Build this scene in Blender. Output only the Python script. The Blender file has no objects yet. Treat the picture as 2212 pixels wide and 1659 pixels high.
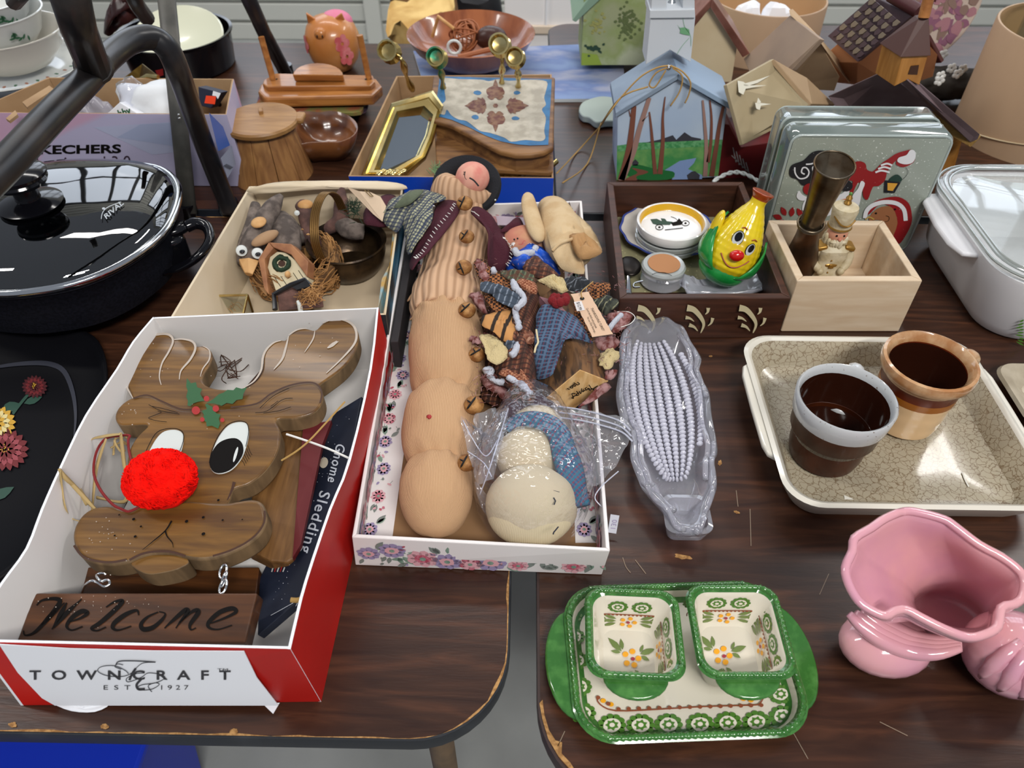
import bpy, bmesh, math, random
from mathutils import Vector, Matrix, noise

# ---------------------------------------------------------------- camera, world, lights, exposure
SC = bpy.context.scene
COL = SC.collection
RND = random.Random(11)
PI = math.pi
F, HCAM, TZ = 1640.0, 0.61, 0.74          # focal length in px of a 2212 px wide frame, eye above table, table height
PITCH = math.radians(44.8)
YAW = math.atan(42 * math.cos(PITCH) / F)
FW = Vector((-math.sin(YAW) * math.cos(PITCH), math.cos(YAW) * math.cos(PITCH), -math.sin(PITCH)))
RT = Vector((math.cos(YAW), math.sin(YAW), 0))
UP = RT.cross(FW)
CP = Vector((0, 0, TZ + HCAM))

cam_d = bpy.data.cameras.new('camera')
cam = bpy.data.objects.new('camera', cam_d)
COL.objects.link(cam)
cam.location = CP
cam.rotation_euler = (PI / 2 - PITCH, 0, YAW)
cam_d.sensor_width = 36
cam_d.lens = 36 * F / 2212
cam_d.clip_start = 0.02
cam_d.dof.use_dof = True
cam_d.dof.focus_distance = 0.75
cam_d.dof.aperture_fstop = 9.0
SC.camera = cam

wd = bpy.data.worlds.new('world')
SC.world = wd
wd.use_nodes = True
wd.node_tree.nodes['Background'].inputs[0].default_value = (0.80, 0.87, 1.0, 1)
wd.node_tree.nodes['Background'].inputs[1].default_value = 0.31


def area_lamp(loc, size, power, target, col=(1, .97, .93)):
    l = bpy.data.lights.new('hall_light', 'AREA')
    l.shape = 'RECTANGLE'; l.size, l.size_y = size
    l.energy = power; l.color = col
    o = bpy.data.objects.new('hall_light', l)
    COL.objects.link(o)
    o.location = loc
    o.rotation_euler = (Vector(target) - Vector(loc)).to_track_quat('-Z', 'Y').to_euler()
    return o


area_lamp((0.75, -1.6, 3.3), (1.3, 0.10), 52, (0.1, 0.7, TZ))
area_lamp((0.78, -1.25, 3.3), (1.3, 0.10), 34, (0.1, 0.7, TZ))
area_lamp((-2.6, 0.9, 3.4), (0.2, 1.3), 26, (0, 0.8, TZ))
area_lamp((2.3, 2.2, 3.3), (1.3, 0.2), 26, (0.4, 1.4, TZ))
area_lamp((-0.6, 2.3, 3.2), (2.4, 0.3), 46, (-0.3, 3.6, 0.9))

SC.view_settings.view_transform = 'Standard'
SC.view_settings.look = 'None'
SC.view_settings.exposure = 0.0
SC.view_settings.gamma = 1.0
SC.view_settings.use_curve_mapping = False


# ---------------------------------------------------------------- geometry helpers
def ray(px, py):
    return FW * F + RT * (px - 1106) - UP * (py - 829.5)


def W(px, py, h=0.0):
    """the point at height h above the table top that the photograph shows at (px, py)"""
    d = ray(px, py)
    return CP + d * ((HCAM - h) / -d.z)


def WY(px, py, y):
    d = ray(px, py)
    return CP + d * (y / d.y)


def S(px, py, h=0.0):
    return (W(px, py, h) - CP).dot(FW) / F


def plane3(a, b, c):
    """map from (px, py, offset) to the plane through three points; offset towards the eye"""
    n = (b - a).cross(c - a).normalized()
    if n.dot(CP - a) < 0:
        n = -n

    def f(px, py, off=0.0):
        d = ray(px, py)
        return CP + d * ((a - CP).dot(n) / d.dot(n)) + n * off
    f.n = n
    return f


def flat(h):
    return plane3(W(0, 900, h), W(300, 900, h), W(300, 1200, h))


def frame(o, u, v):
    n = u.cross(v).normalized()

    def f(x, y, off=0.0):
        return o + u * x + v * y + n * off
    f.n = n
    return f


def cr(pts, n=6, closed=True):
    """smooth curve through points (Catmull-Rom)"""
    P = [Vector(p) for p in pts]
    out = []
    m = len(P)
    for i in range(m if closed else m - 1):
        if closed:
            a, b, c, d = P[i - 1], P[i], P[(i + 1) % m], P[(i + 2) % m]
        else:
            a, b, c, d = P[max(i - 1, 0)], P[i], P[i + 1], P[min(i + 2, m - 1)]
        for k in range(n):
            t = k / n
            out.append(.5 * ((2 * b) + (c - a) * t + (2 * a - 5 * b + 4 * c - d) * t * t + (3 * b - a - 3 * c + d) * t ** 3))
    if not closed:
        out.append(P[-1])
    return out


def rr(cx, cy, w, d, rc, z, rot=0.0, n=6):
    rc = min(rc, w / 2 - 1e-4, d / 2 - 1e-4)
    o = []
    for qx, qy, a0 in ((1, 1, 0), (-1, 1, PI / 2), (-1, -1, PI), (1, -1, 3 * PI / 2)):
        for k in range(n + 1):
            a = a0 + PI / 2 * k / n
            x = qx * (w / 2 - rc) + rc * math.cos(a)
            y = qy * (d / 2 - rc) + rc * math.sin(a)
            o.append(Vector((cx + x * math.cos(rot) - y * math.sin(rot), cy + x * math.sin(rot) + y * math.cos(rot), z)))
    return o


def circ(c, r, n=24, z=None, sx=1, sy=1, rot=0):
    o = []
    for k in range(n):
        a = 2 * PI * k / n
        x, y = r * sx * math.cos(a), r * sy * math.sin(a)
        o.append(Vector((c[0] + x * math.cos(rot) - y * math.sin(rot), c[1] + x * math.sin(rot) + y * math.cos(rot), c[2] if z is None else z)))
    return o


def scal(ring, k, dz=0.0, ky=None):
    c = sum(ring, Vector()) / len(ring)
    return [Vector((c.x + (p.x - c.x) * k, c.y + (p.y - c.y) * (ky or k), p.z + dz)) for p in ring]


def basis(axis, hint=Vector((0, 0, 1))):
    z = axis.normalized()
    x = hint.cross(z)
    if x.length < 1e-4:
        x = Vector((1, 0, 0)).cross(z)
    x.normalize()
    return x, z.cross(x), z


ROOT = {}


class MB:
    def __init__(s):
        s.v = []; s.f = []; s.m = []; s.uv = {}

    def add(s, vs, fs, m=0, uvs=None):
        b = len(s.v)
        s.v += [Vector(x) for x in vs]
        for f in fs:
            s.f.append(tuple(b + i for i in f)); s.m.append(m)
        if uvs:
            for i, q in enumerate(uvs):
                s.uv[b + i] = q
        return s

    def box(s, c, size, rot=None, m=0):
        hx, hy, hz = (k / 2 for k in size)
        vs = [Vector((x, y, z)) for x in (-hx, hx) for y in (-hy, hy) for z in (-hz, hz)]
        if rot is not None:
            Mx = rot if isinstance(rot, Matrix) else Matrix.Rotation(rot, 3, 'Z')
            vs = [Mx @ p for p in vs]
        c = Vector(c)
        return s.add([p + c for p in vs], [(0, 1, 3, 2), (4, 6, 7, 5), (0, 4, 5, 1), (2, 3, 7, 6), (0, 2, 6, 4), (1, 5, 7, 3)], m)

    def prism(s, pts, vec, m=0, m2=None, m3=None):
        """polygon extruded by vec; m sides, m2 first face, m3 far face"""
        n = len(pts)
        vs = [Vector(p) for p in pts] + [Vector(p) + vec for p in pts]
        s.add(vs, [(i, (i + 1) % n, n + (i + 1) % n, n + i) for i in range(n)], m)
        b = len(s.v) - 2 * n
        s.f.append(tuple(b + i for i in reversed(range(n)))); s.m.append(m if m2 is None else m2)
        s.f.append(tuple(b + n + i for i in range(n))); s.m.append(m if m3 is None else m3)
        return s

    def slab(s, pts, t, m=0, m2=None, m3=None):
        """board: front face = pts, thickness t away from the eye side"""
        pts = [Vector(p) for p in pts]
        n = (pts[1] - pts[0]).cross(pts[2] - pts[0]).normalized()
        if n.dot(CP - pts[0]) < 0:
            n = -n
        return s.prism(pts, -n * t, m, m2, m3)

    def loft(s, rings, m=0, cap0=True, cap1=True, closed=True, ms=None):
        n = len(rings[0]); b = len(s.v)
        L = 0
        for j, rg in enumerate(rings):
            if j:
                L += (sum(rg, Vector()) / n - sum(rings[j - 1], Vector()) / n).length or 0.002
            s.v += [Vector(p) for p in rg]
            for i in range(n):
                s.uv[b + j * n + i] = (i / n, L)
        for j in range(len(rings) - 1):
            for i in range(n if closed else n - 1):
                a, c = b + j * n + i, b + j * n + (i + 1) % n
                s.f.append((a, c, c + n, a + n)); s.m.append(ms[j] if ms else m)
        if cap0:
            s.f.append(tuple(b + i for i in reversed(range(n)))); s.m.append(ms[0] if ms else m)
        if cap1:
            e = b + (len(rings) - 1) * n
            s.f.append(tuple(e + i for i in range(n))); s.m.append(ms[-1] if ms else m)
        return s

    def lathe(s, prof, c, n=28, axis=None, m=0, ms=None, sx=1, sy=1, rot=0, cap0=True, cap1=True, wob=None):
        c = Vector(c)
        if axis is None:
            X, Y, Z = Vector((math.cos(rot), math.sin(rot), 0)), Vector((-math.sin(rot), math.cos(rot), 0)), Vector((0, 0, 1))
        else:
            X, Y, Z = basis(Vector(axis))
        rings = []
        for j, (r, z) in enumerate(prof):
            rg = []
            for k in range(n):
                a = 2 * PI * k / n
                q = r * (wob(a, j) if wob else 1)
                rg.append(c + X * q * sx * math.cos(a) + Y * q * sy * math.sin(a) + Z * z)
            rings.append(rg)
        return s.loft(rings, m, cap0, cap1, ms=ms)

    def tube(s, pts, r, n=8, m=0, closed=False, flatk=1.0):
        P = [Vector(p) for p in pts]
        rs = r if isinstance(r, (list, tuple)) else [r] * len(P)
        rings = []; X = None
        for i, p in enumerate(P):
            a = P[i - 1] if (i or closed) else P[0]
            b = P[(i + 1) % len(P)] if (i < len(P) - 1 or closed) else P[-1]
            t = (b - a).normalized()
            if X is None:
                X, Y, _ = basis(t)
            else:
                X = (X - t * X.dot(t)).normalized(); Y = t.cross(X)
            rings.append([p + (X * math.cos(2 * PI * k / n) + Y * flatk * math.sin(2 * PI * k / n)) * rs[i] for k in range(n)])
        if closed:
            rings.append(rings[0]); return s.loft(rings, m, False, False)
        return s.loft(rings, m)

    def ball(s, c, r, n=16, k=10, m=0, rot=None, nz=0.0, ns=30, zmin=-1, zmax=1):
        rx, ry, rz = r if isinstance(r, (tuple, list)) else (r, r, r)
        c = Vector(c); rings = []
        for j in range(k + 1):
            ph = -PI / 2 + PI * j / k
            zz = max(min(math.sin(ph), zmax), zmin); q = math.sqrt(max(1 - zz * zz, 1e-6))
            rg = []
            for i in range(n):
                a = 2 * PI * i / n
                p = Vector((rx * q * math.cos(a), ry * q * math.sin(a), rz * zz))
                if nz:
                    p *= 1 + nz * noise.noise((c + p) * ns)
                if rot is not None:
                    p = rot @ p
                rg.append(c + p)
            rings.append(rg)
        return s.loft(rings, m)

    def grid(s, fn, nu, nv, m=0, closed_u=False):
        b = len(s.v)
        for j in range(nv + 1):
            for i in range(nu + 1):
                s.v.append(Vector(fn(i / nu, j / nv))); s.uv[len(s.v) - 1] = (i / nu, j / nv)
        for j in range(nv):
            for i in range(nu):
                a = b + j * (nu + 1) + i
                s.f.append((a, a + 1, a + nu + 2, a + nu + 1)); s.m.append(m)
        return s

    # flat print: polygons in the coordinates of map P, laid on the surface
    def poly(s, P, pts, m=0, off=.0004):
        s.add([P(x, y, off) for x, y in pts], [tuple(range(len(pts)))], m); return s

    def blob(s, P, x, y, rx, ry=None, ang=0, m=0, off=.0004, n=16, jit=0):
        ry = ry or rx; ca, sa = math.cos(ang), math.sin(ang)
        pts = []
        for k in range(n):
            a = 2 * PI * k / n; q = 1 + (RND.random() - .5) * jit
            X, Y = rx * q * math.cos(a), ry * q * math.sin(a)
            pts.append((x + X * ca - Y * sa, y + X * sa + Y * ca))
        return s.poly(P, pts, m, off)

    def leaf(s, P, x, y, L, w, ang, m=0, off=.0004):
        pts = [(0, 0), (.25, .8), (.5, 1), (.75, .65), (1, 0), (.75, -.65), (.5, -1), (.25, -.8)]
        ca, sa = math.cos(ang), math.sin(ang)
        return s.poly(P, [(x + a * L * ca - b * w / 2 * sa, y + a * L * sa + b * w / 2 * ca) for a, b in pts], m, off)

    def stroke(s, P, pts, w, m=0, off=.0006, sm=5, w1=None):
        q = cr([Vector((a, b, 0)) for a, b in pts], sm, False) if sm > 1 else [Vector((a, b, 0)) for a, b in pts]
        L, Rr = [], []
        N = len(q)
        for i, p in enumerate(q):
            t = (q[min(i + 1, N - 1)] - q[max(i - 1, 0)]).normalized()
            t0 = i / (N - 1)
            if callable(w):
                ww = w(t0) / 2
            else:
                ww = (w + ((w1 if w1 is not None else w) - w) * t0) / 2
            L.append(P(p.x - t.y * ww, p.y + t.x * ww, off)); Rr.append(P(p.x + t.y * ww, p.y - t.x * ww, off))
        s.add(L + Rr, [(i, i + 1, N + i + 1, N + i) for i in range(N - 1)], m)
        return s

    def build(s, name, mats, parent=None, smooth=True, ang=38, bevel=0, seg=2, sub=0, solid=0, label=None, kind=None, cat=None, group=None, loc=None, recalc=True):
        if not isinstance(mats, (list, tuple)):
            mats = [mats]
        me = bpy.data.meshes.new(name)
        if parent is not None:
            org = ROOT[parent.name]
        else:
            if loc is None:
                lo = [min(p[i] for p in s.v) for i in range(3)]; hi = [max(p[i] for p in s.v) for i in range(3)]
                loc = Vector(((lo[0] + hi[0]) / 2, (lo[1] + hi[1]) / 2, lo[2]))
            org = Vector(loc)
        me.from_pydata([tuple(p - org) for p in s.v], [], s.f)
        for i, p in enumerate(me.polygons):
            p.material_index = s.m[i]
        if s.uv:
            ul = me.uv_layers.new(name='uv')
            for p in me.polygons:
                us = [s.uv.get(vi, (0, 0)) for vi in p.vertices]
                wrap = max(q[0] for q in us) - min(q[0] for q in us) > .5 and len(us) == 4
                for li, q in zip(p.loop_indices, us):
                    ul.data[li].uv = (q[0] + (1 if wrap and q[0] < .5 else 0), q[1])
        if recalc:
            bm = bmesh.new(); bm.from_mesh(me)
            bmesh.ops.recalc_face_normals(bm, faces=bm.faces)
            bm.to_mesh(me); bm.free()
        for q in mats:
            me.materials.append(q)
        o = bpy.data.objects.new(name, me)
        COL.objects.link(o)
        if parent is not None:
            o.parent = parent
        else:
            o.location = org
        ROOT[o.name] = org
        if smooth:
            me.shade_smooth()
            if ang:
                me.set_sharp_from_angle(angle=math.radians(ang))
        if solid:
            md = o.modifiers.new('thickness', 'SOLIDIFY'); md.thickness = solid; md.offset = 0
        if bevel:
            md = o.modifiers.new('bevel', 'BEVEL'); md.width = bevel; md.segments = seg; md.limit_method = 'ANGLE'; md.angle_limit = math.radians(40)
        if sub:
            md = o.modifiers.new('sub', 'SUBSURF'); md.levels = sub; md.render_levels = sub
        for k, q in (('label', label), ('kind', kind), ('category', cat), ('group', group)):
            if q:
                o[k] = q
        return o


def thing(name, label, cat, loc, group=None):
    o = bpy.data.objects.new(name, None)
    o.empty_display_size = .02
    COL.objects.link(o)
    o.location = loc
    ROOT[o.name] = Vector(loc)
    o['label'] = label; o['category'] = cat
    if group:
        o['group'] = group
    return o


def text(s, P, L, Rr, T, mt, name, parent, shear=0.0, spacing=1.0, off=.0005, bold=0.0, label=None):
    """lettering laid flat on map P: baseline from L to Rr, cap height reaches T (above L)"""
    cu = bpy.data.curves.new(name, 'FONT')
    cu.body = s; cu.size = 1; cu.shear = shear; cu.space_character = spacing; cu.offset = bold
    cu.resolution_u = 3
    tmp = bpy.data.objects.new('tmp', cu)
    COL.objects.link(tmp)
    bpy.context.view_layer.update()
    me = bpy.data.meshes.new_from_object(tmp.evaluated_get(bpy.context.evaluated_depsgraph_get()))
    bpy.data.objects.remove(tmp)
    bpy.data.curves.remove(cu)
    xs = [v.co.x for v in me.vertices]; x0, x1 = min(xs), max(xs)
    cap = 0.72
    org = ROOT[parent.name]
    for v in me.vertices:
        a = (v.co.x - x0) / (x1 - x0); b = v.co.y / cap
        px = L[0] + (Rr[0] - L[0]) * a + (T[0] - L[0]) * b
        py = L[1] + (Rr[1] - L[1]) * a + (T[1] - L[1]) * b
        v.co = P(px, py, off) - org
    me.materials.append(mt)
    o = bpy.data.objects.new(name, me)
    COL.objects.link(o)
    o.parent = parent
    ROOT[o.name] = org
    if label:
        o['label'] = label
    return o


# ---------------------------------------------------------------- materials
def hx(h):
    o = []
    for i in (0, 2, 4):
        v = int(h[i:i + 2], 16) / 255
        o.append(v / 12.92 if v <= .04045 else ((v + .055) / 1.055) ** 2.4)
    return (*o, 1)


MATS = {}


def mat(name, col, rough=.5, metal=0, col2=None, pat='noise', scale=8, stretch=(1, 1, 1), rot=(0, 0, 0), lo=.4, hi=.6,
        bump=0, bpat='noise', bscale=60, trans=0, ior=1.45, coat=0, uv=False, detail=4, sheen=0, dist=0, col3=None, spec=None, sss=0, blo=.0, bhi=1.0, bstretch=None):
    m = bpy.data.materials.new(name)
    m.use_nodes = True
    nt = m.node_tree; N = nt.nodes; Lk = nt.links
    b = N['Principled BSDF']
    b.inputs['Base Color'].default_value = hx(col)
    b.inputs['Roughness'].default_value = rough
    b.inputs['Metallic'].default_value = metal
    b.inputs['Transmission Weight'].default_value = trans
    b.inputs['IOR'].default_value = ior
    b.inputs['Coat Weight'].default_value = coat
    b.inputs['Coat Roughness'].default_value = .06
    b.inputs['Sheen Weight'].default_value = sheen
    if spec is not None:
        b.inputs['Specular IOR Level'].default_value = spec
    if sss:
        b.inputs['Subsurface Weight'].default_value = sss
        b.inputs['Subsurface Scale'].default_value = .01
    tc = N.new('ShaderNodeTexCoord')
    src = tc.outputs['UV' if uv else 'Object']

    def tex(p, sc, st):
        mp = N.new('ShaderNodeMapping')
        mp.inputs['Scale'].default_value = st
        mp.inputs['Rotation'].default_value = rot
        Lk.new(src, mp.inputs[0])
        if p == 'noise':
            t = N.new('ShaderNodeTexNoise'); t.inputs['Scale'].default_value = sc; t.inputs['Detail'].default_value = detail
            t.inputs['Distortion'].default_value = dist
            out = t.outputs['Fac']
        elif p in ('wave', 'bands'):
            t = N.new('ShaderNodeTexWave'); t.inputs['Scale'].default_value = sc; t.inputs['Distortion'].default_value = dist
            t.inputs['Detail'].default_value = detail; t.inputs['Detail Scale'].default_value = 1.5
            if p == 'bands':
                t.bands_direction = 'Y'
            out = t.outputs['Fac']
        elif p == 'cells':
            t = N.new('ShaderNodeTexVoronoi'); t.inputs['Scale'].default_value = sc
            out = t.outputs['Distance']
        elif p == 'crack':
            nn = N.new('ShaderNodeTexNoise'); nn.inputs['Scale'].default_value = sc * .6; nn.inputs['Detail'].default_value = 3
            mx = N.new('ShaderNodeMix'); mx.data_type = 'RGBA'; mx.inputs[0].default_value = .012
            Lk.new(mp.outputs[0], mx.inputs[6]); Lk.new(nn.outputs['Color'], mx.inputs[7])
            Lk.new(mp.outputs[0], nn.inputs['Vector'])
            t = N.new('ShaderNodeTexVoronoi'); t.feature = 'DISTANCE_TO_EDGE'; t.inputs['Scale'].default_value = sc
            Lk.new(mx.outputs[2], t.inputs['Vector'])
            return t.outputs['Distance']
        elif p == 'check':
            t = N.new('ShaderNodeTexChecker'); t.inputs['Scale'].default_value = sc
            out = t.outputs['Fac']
        Lk.new(mp.outputs[0], t.inputs['Vector'])
        return out
    if col2:
        t = tex(pat, scale, stretch)
        rp = N.new('ShaderNodeValToRGB')
        rp.color_ramp.elements[0].position = lo; rp.color_ramp.elements[0].color = hx(col)
        rp.color_ramp.elements[1].position = hi; rp.color_ramp.elements[1].color = hx(col2)
        if col3:
            e = rp.color_ramp.elements.new((lo + hi) / 2); e.color = hx(col3)
        Lk.new(t, rp.inputs[0]); Lk.new(rp.outputs[0], b.inputs['Base Color'])
    if bump:
        t = tex(bpat, bscale, bstretch or stretch)
        bp = N.new('ShaderNodeBump'); bp.inputs['Strength'].default_value = bump; bp.inputs['Distance'].default_value = .002
        if bhi < 1:
            rp = N.new('ShaderNodeMapRange'); rp.inputs[1].default_value = blo; rp.inputs[2].default_value = bhi
            Lk.new(t, rp.inputs[0]); t = rp.outputs[0]
        Lk.new(t, bp.inputs['Height']); Lk.new(bp.outputs[0], b.inputs['Normal'])
    MATS[name] = m
    return m


def plaid(name, base, a, b2, sc=60, rot=.4, rough=.9, th=.62):
    """woven plaid: two sets of bands crossed"""
    m = bpy.data.materials.new(name); m.use_nodes = True
    nt = m.node_tree; N = nt.nodes; Lk = nt.links; b = N['Principled BSDF']
    b.inputs['Roughness'].default_value = rough
    tc = N.new('ShaderNodeTexCoord'); mp = N.new('ShaderNodeMapping'); mp.inputs['Rotation'].default_value = (0, 0, rot)
    Lk.new(tc.outputs['Object'], mp.inputs[0])
    cur = hx(base)
    prev = None
    for d, c, k in (('X', a, 1), ('Y', b2, 1), ('X', b2, .47)):
        w = N.new('ShaderNodeTexWave'); w.bands_direction = d; w.inputs['Scale'].default_value = sc * k; w.inputs['Distortion'].default_value = .6
        Lk.new(mp.outputs[0], w.inputs['Vector'])
        mr = N.new('ShaderNodeMapRange'); mr.inputs[1].default_value = th; mr.inputs[2].default_value = th + .2
        Lk.new(w.outputs['Fac'], mr.inputs[0])
        mu = N.new('ShaderNodeMath'); mu.operation = 'MULTIPLY'; mu.inputs[1].default_value = .75
        Lk.new(mr.outputs[0], mu.inputs[0])
        mx = N.new('ShaderNodeMix'); mx.data_type = 'RGBA'
        Lk.new(mu.outputs[0], mx.inputs[0])
        if prev is None:
            mx.inputs[6].default_value = cur
        else:
            Lk.new(prev, mx.inputs[6])
        mx.inputs[7].default_value = hx(c)
        prev = mx.outputs[2]
    Lk.new(prev, b.inputs['Base Color'])
    n = N.new('ShaderNodeTexNoise'); n.inputs['Scale'].default_value = 700
    Lk.new(tc.outputs['Object'], n.inputs['Vector'])
    bp = N.new('ShaderNodeBump'); bp.inputs['Strength'].default_value = .5; bp.inputs['Distance'].default_value = .001
    Lk.new(n.outputs['Fac'], bp.inputs['Height']); Lk.new(bp.outputs[0], b.inputs['Normal'])
    return m


def film(name, tint='ffffff', clear=.8, rough=.06, white=0.0, bscale=40, bump=.4):
    """thin clear sheet: transparent with a glossy skin"""
    m = bpy.data.materials.new(name); m.use_nodes = True
    nt = m.node_tree; N = nt.nodes; Lk = nt.links
    N.remove(N['Principled BSDF'])
    out = N['Material Output']
    tr = N.new('ShaderNodeBsdfTransparent'); tr.inputs[0].default_value = hx(tint)
    gl = N.new('ShaderNodeBsdfGlossy'); gl.inputs['Roughness'].default_value = rough
    df = N.new('ShaderNodeBsdfDiffuse'); df.inputs[0].default_value = (.85, .86, .9, 1)
    fr = N.new('ShaderNodeFresnel'); fr.inputs[0].default_value = 1.5
    ge = N.new('ShaderNodeNewGeometry'); mr = N.new('ShaderNodeMapRange'); mr.inputs[3].default_value = 1.5; mr.inputs[4].default_value = 1 / 1.5
    Lk.new(ge.outputs['Backfacing'], mr.inputs[0]); Lk.new(mr.outputs[0], fr.inputs[0])
    ma = N.new('ShaderNodeMath'); ma.operation = 'MULTIPLY_ADD'; ma.inputs[1].default_value = 1.0; ma.inputs[2].default_value = (1 - clear) * .3
    Lk.new(fr.outputs[0], ma.inputs[0])
    m1 = N.new('ShaderNodeMixShader'); m1.inputs[0].default_value = white
    Lk.new(tr.outputs[0], m1.inputs[1]); Lk.new(df.outputs[0], m1.inputs[2])
    m2 = N.new('ShaderNodeMixShader')
    Lk.new(ma.outputs[0], m2.inputs[0]); Lk.new(m1.outputs[0], m2.inputs[1]); Lk.new(gl.outputs[0], m2.inputs[2])
    Lk.new(m2.outputs[0], out.inputs[0])
    if bump:
        tc = N.new('ShaderNodeTexCoord'); n = N.new('ShaderNodeTexNoise'); n.inputs['Scale'].default_value = bscale
        Lk.new(tc.outputs['Object'], n.inputs['Vector'])
        bp = N.new('ShaderNodeBump'); bp.inputs['Strength'].default_value = bump; bp.inputs['Distance'].default_value = .01
        Lk.new(n.outputs['Fac'], bp.inputs['Height']); Lk.new(bp.outputs[0], gl.inputs['Normal']); Lk.new(bp.outputs[0], fr.inputs['Normal'])
    return m


def wood(name, a, b, sc=12, along='x', rough=.45, bump=.06, coat=0, c=None, lo=.35, hi=.65, k=14, rot=(0, 0, 0)):
    st = {'x': (1, k, k), 'y': (k, 1, k), 'z': (k, k, 1)}[along]
    return mat(name, a, rough, col2=b, col3=c, scale=sc, stretch=st, lo=lo, hi=hi, detail=6, dist=.6, bump=bump, bscale=sc * 2, coat=coat, rot=rot)


def open_box(t, T, B, th, mo, mi, me=None, bot=True, mb=None, names='side_panel', bevel=.0006, skip=()):
    """four walls and a bottom from outer top corners T and outer bottom corners B (same order)"""
    cT = sum(T, Vector()) / 4; cB = sum(B, Vector()) / 4

    def ins(q, c, k):
        d = Vector((c.x - q.x, c.y - q.y, 0))
        return q + Vector((math.copysign(k, d.x), math.copysign(k, d.y), 0))
    Ti = [ins(q, cT, th) for q in T]; Bi = [ins(q, cB, th) for q in B]
    mats = [mo, mi, me or mi]
    out = []
    for i in range(4):
        j = (i + 1) % 4
        if i in skip:
            continue
        mb_ = MB()
        vs = [B[i], B[j], T[j], T[i], Bi[i], Bi[j], Ti[j], Ti[i]]
        mb_.add(vs, [(0, 1, 2, 3)], 0)
        b = len(mb_.v) - 8
        for f, mm in (((5, 4, 7, 6), 1), ((3, 2, 6, 7), 2), ((1, 0, 4, 5), 0), ((0, 3, 7, 4), 2), ((2, 1, 5, 6), 2)):
            mb_.f.append(tuple(b + x for x in f)); mb_.m.append(mm)
        out.append(mb_.build(names, mats, t, smooth=False, bevel=bevel))
    if bot:
        q = MB(); q.prism([p + Vector((0, 0, .0005)) for p in Bi], Vector((0, 0, th)), 0)
        out.append(q.build('bottom_panel', mb or mi, t, smooth=False))
    return out
# ---------------------------------------------------------------- shared materials
m_lam = mat('walnut_laminate', '2a1710', .3, col2='543322', col3='3a2318', scale=7, stretch=(1, 9, 1), lo=.3, hi=.72, detail=8, dist=1.2, bump=.05, bscale=40, spec=.5)
m_edge = mat('table_edge', '1d2026', .45, col2='34373c', scale=30, lo=.55, hi=.8)
m_edge2 = mat('table_edge_brown', '3a2a26', .45)
m_chip = mat('chipped_board', 'b58a55', .9, col2='8c6438', scale=220, bump=.5, bscale=400)
m_conc = mat('concrete', '9a9d9b', .75, col2='878a88', scale=5, lo=.35, hi=.7, detail=8)
m_black = mat('black_paint', '16161a', .3, col2='26262a', scale=25, lo=.4, hi=.8)
m_blackgl = mat('black_gloss', '0c0c10', .12)
m_dark = mat('dark_void', '0d0c0d', .7)
m_white = mat('white_glaze', 'e6e4e2', .18, coat=.5)
m_card = mat('kraft_card', 'a98a66', .85, col2='9a7a57', scale=12)
m_cardw = mat('cream_card', 'd8c8ae', .8, col2='c9b798', scale=6)
m_paper = mat('white_paper', 'e9ebf0', .75)
m_boxin = mat('white_board_inside', 'dcd9d6', .7)
m_brass = mat('polished_brass', 'dccb92', .22, 1, col2='bda468', scale=25)
m_brassd = mat('aged_brass', '8a6f34', .35, 1, col2='5a4520', scale=30)
m_chrome = mat('chrome', 'd0d2d4', .12, 1)
m_glass = mat('clear_glass', 'f2f4fa', .02, trans=1, ior=1.45)
m_ink = mat('black_ink', '100d0c', .7, spec=.15)
m_twine = mat('jute_twine', 'b08c50', .9)
m_string = mat('white_string', 'e8e6e0', .8)

# ---------------------------------------------------------------- setting
fl = MB(); fl.box((0, 1.5, -.02), (9, 9, .04))
fl.build('floor', m_conc, kind='structure', smooth=False)

m_wall = mat('garage_door_paint', 'bcbdb6', .5)
w = MB()
for i in range(40):                               # horizontal ribs of the roll-up door
    z = i * .085
    w.box((0, 3.62, z + .037), (6.4, .03, .072))
    w.box((0, 3.635, z + .079), (6.4, .02, .016))
w.build('wall_back', m_wall, kind='structure', smooth=False, bevel=.004)
w = MB(); w.box((-.69, 3.585, 1.3), (.07, .05, 2.6))
w.build('trim_1', m_wall, kind='structure', smooth=False, bevel=.004)


m_sky = mat('daylit_glass', 'dfe8f2', .1)
bs_ = m_sky.node_tree.nodes['Principled BSDF']; bs_.inputs['Emission Color'].default_value = (.80, .88, 1, 1); bs_.inputs['Emission Strength'].default_value = 2.2
m_wf = mat('window_frame_dark', '3a3c3e', .5)
for k, xw in enumerate((-1.75, .25, 1.95)):                # daylit windows above the frame of the picture
    ww = 1.5
    b = MB(); b.box((xw, 3.598, 2.2), (ww, .008, 1.5)); o = b.build('window_%d' % (k + 1), m_sky, kind='structure', smooth=False)
    for i in range(5):
        MB().box((xw - ww / 2 + ww * i / 4, 3.585, 2.2), (.05, .03, 1.56)).build('window_bar', m_wf, o, smooth=False)
    for i in range(3):
        MB().box((xw, 3.582, 1.45 + .75 * i), (ww + .05, .03, .05)).build('window_bar', m_wf, o, smooth=False)


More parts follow.
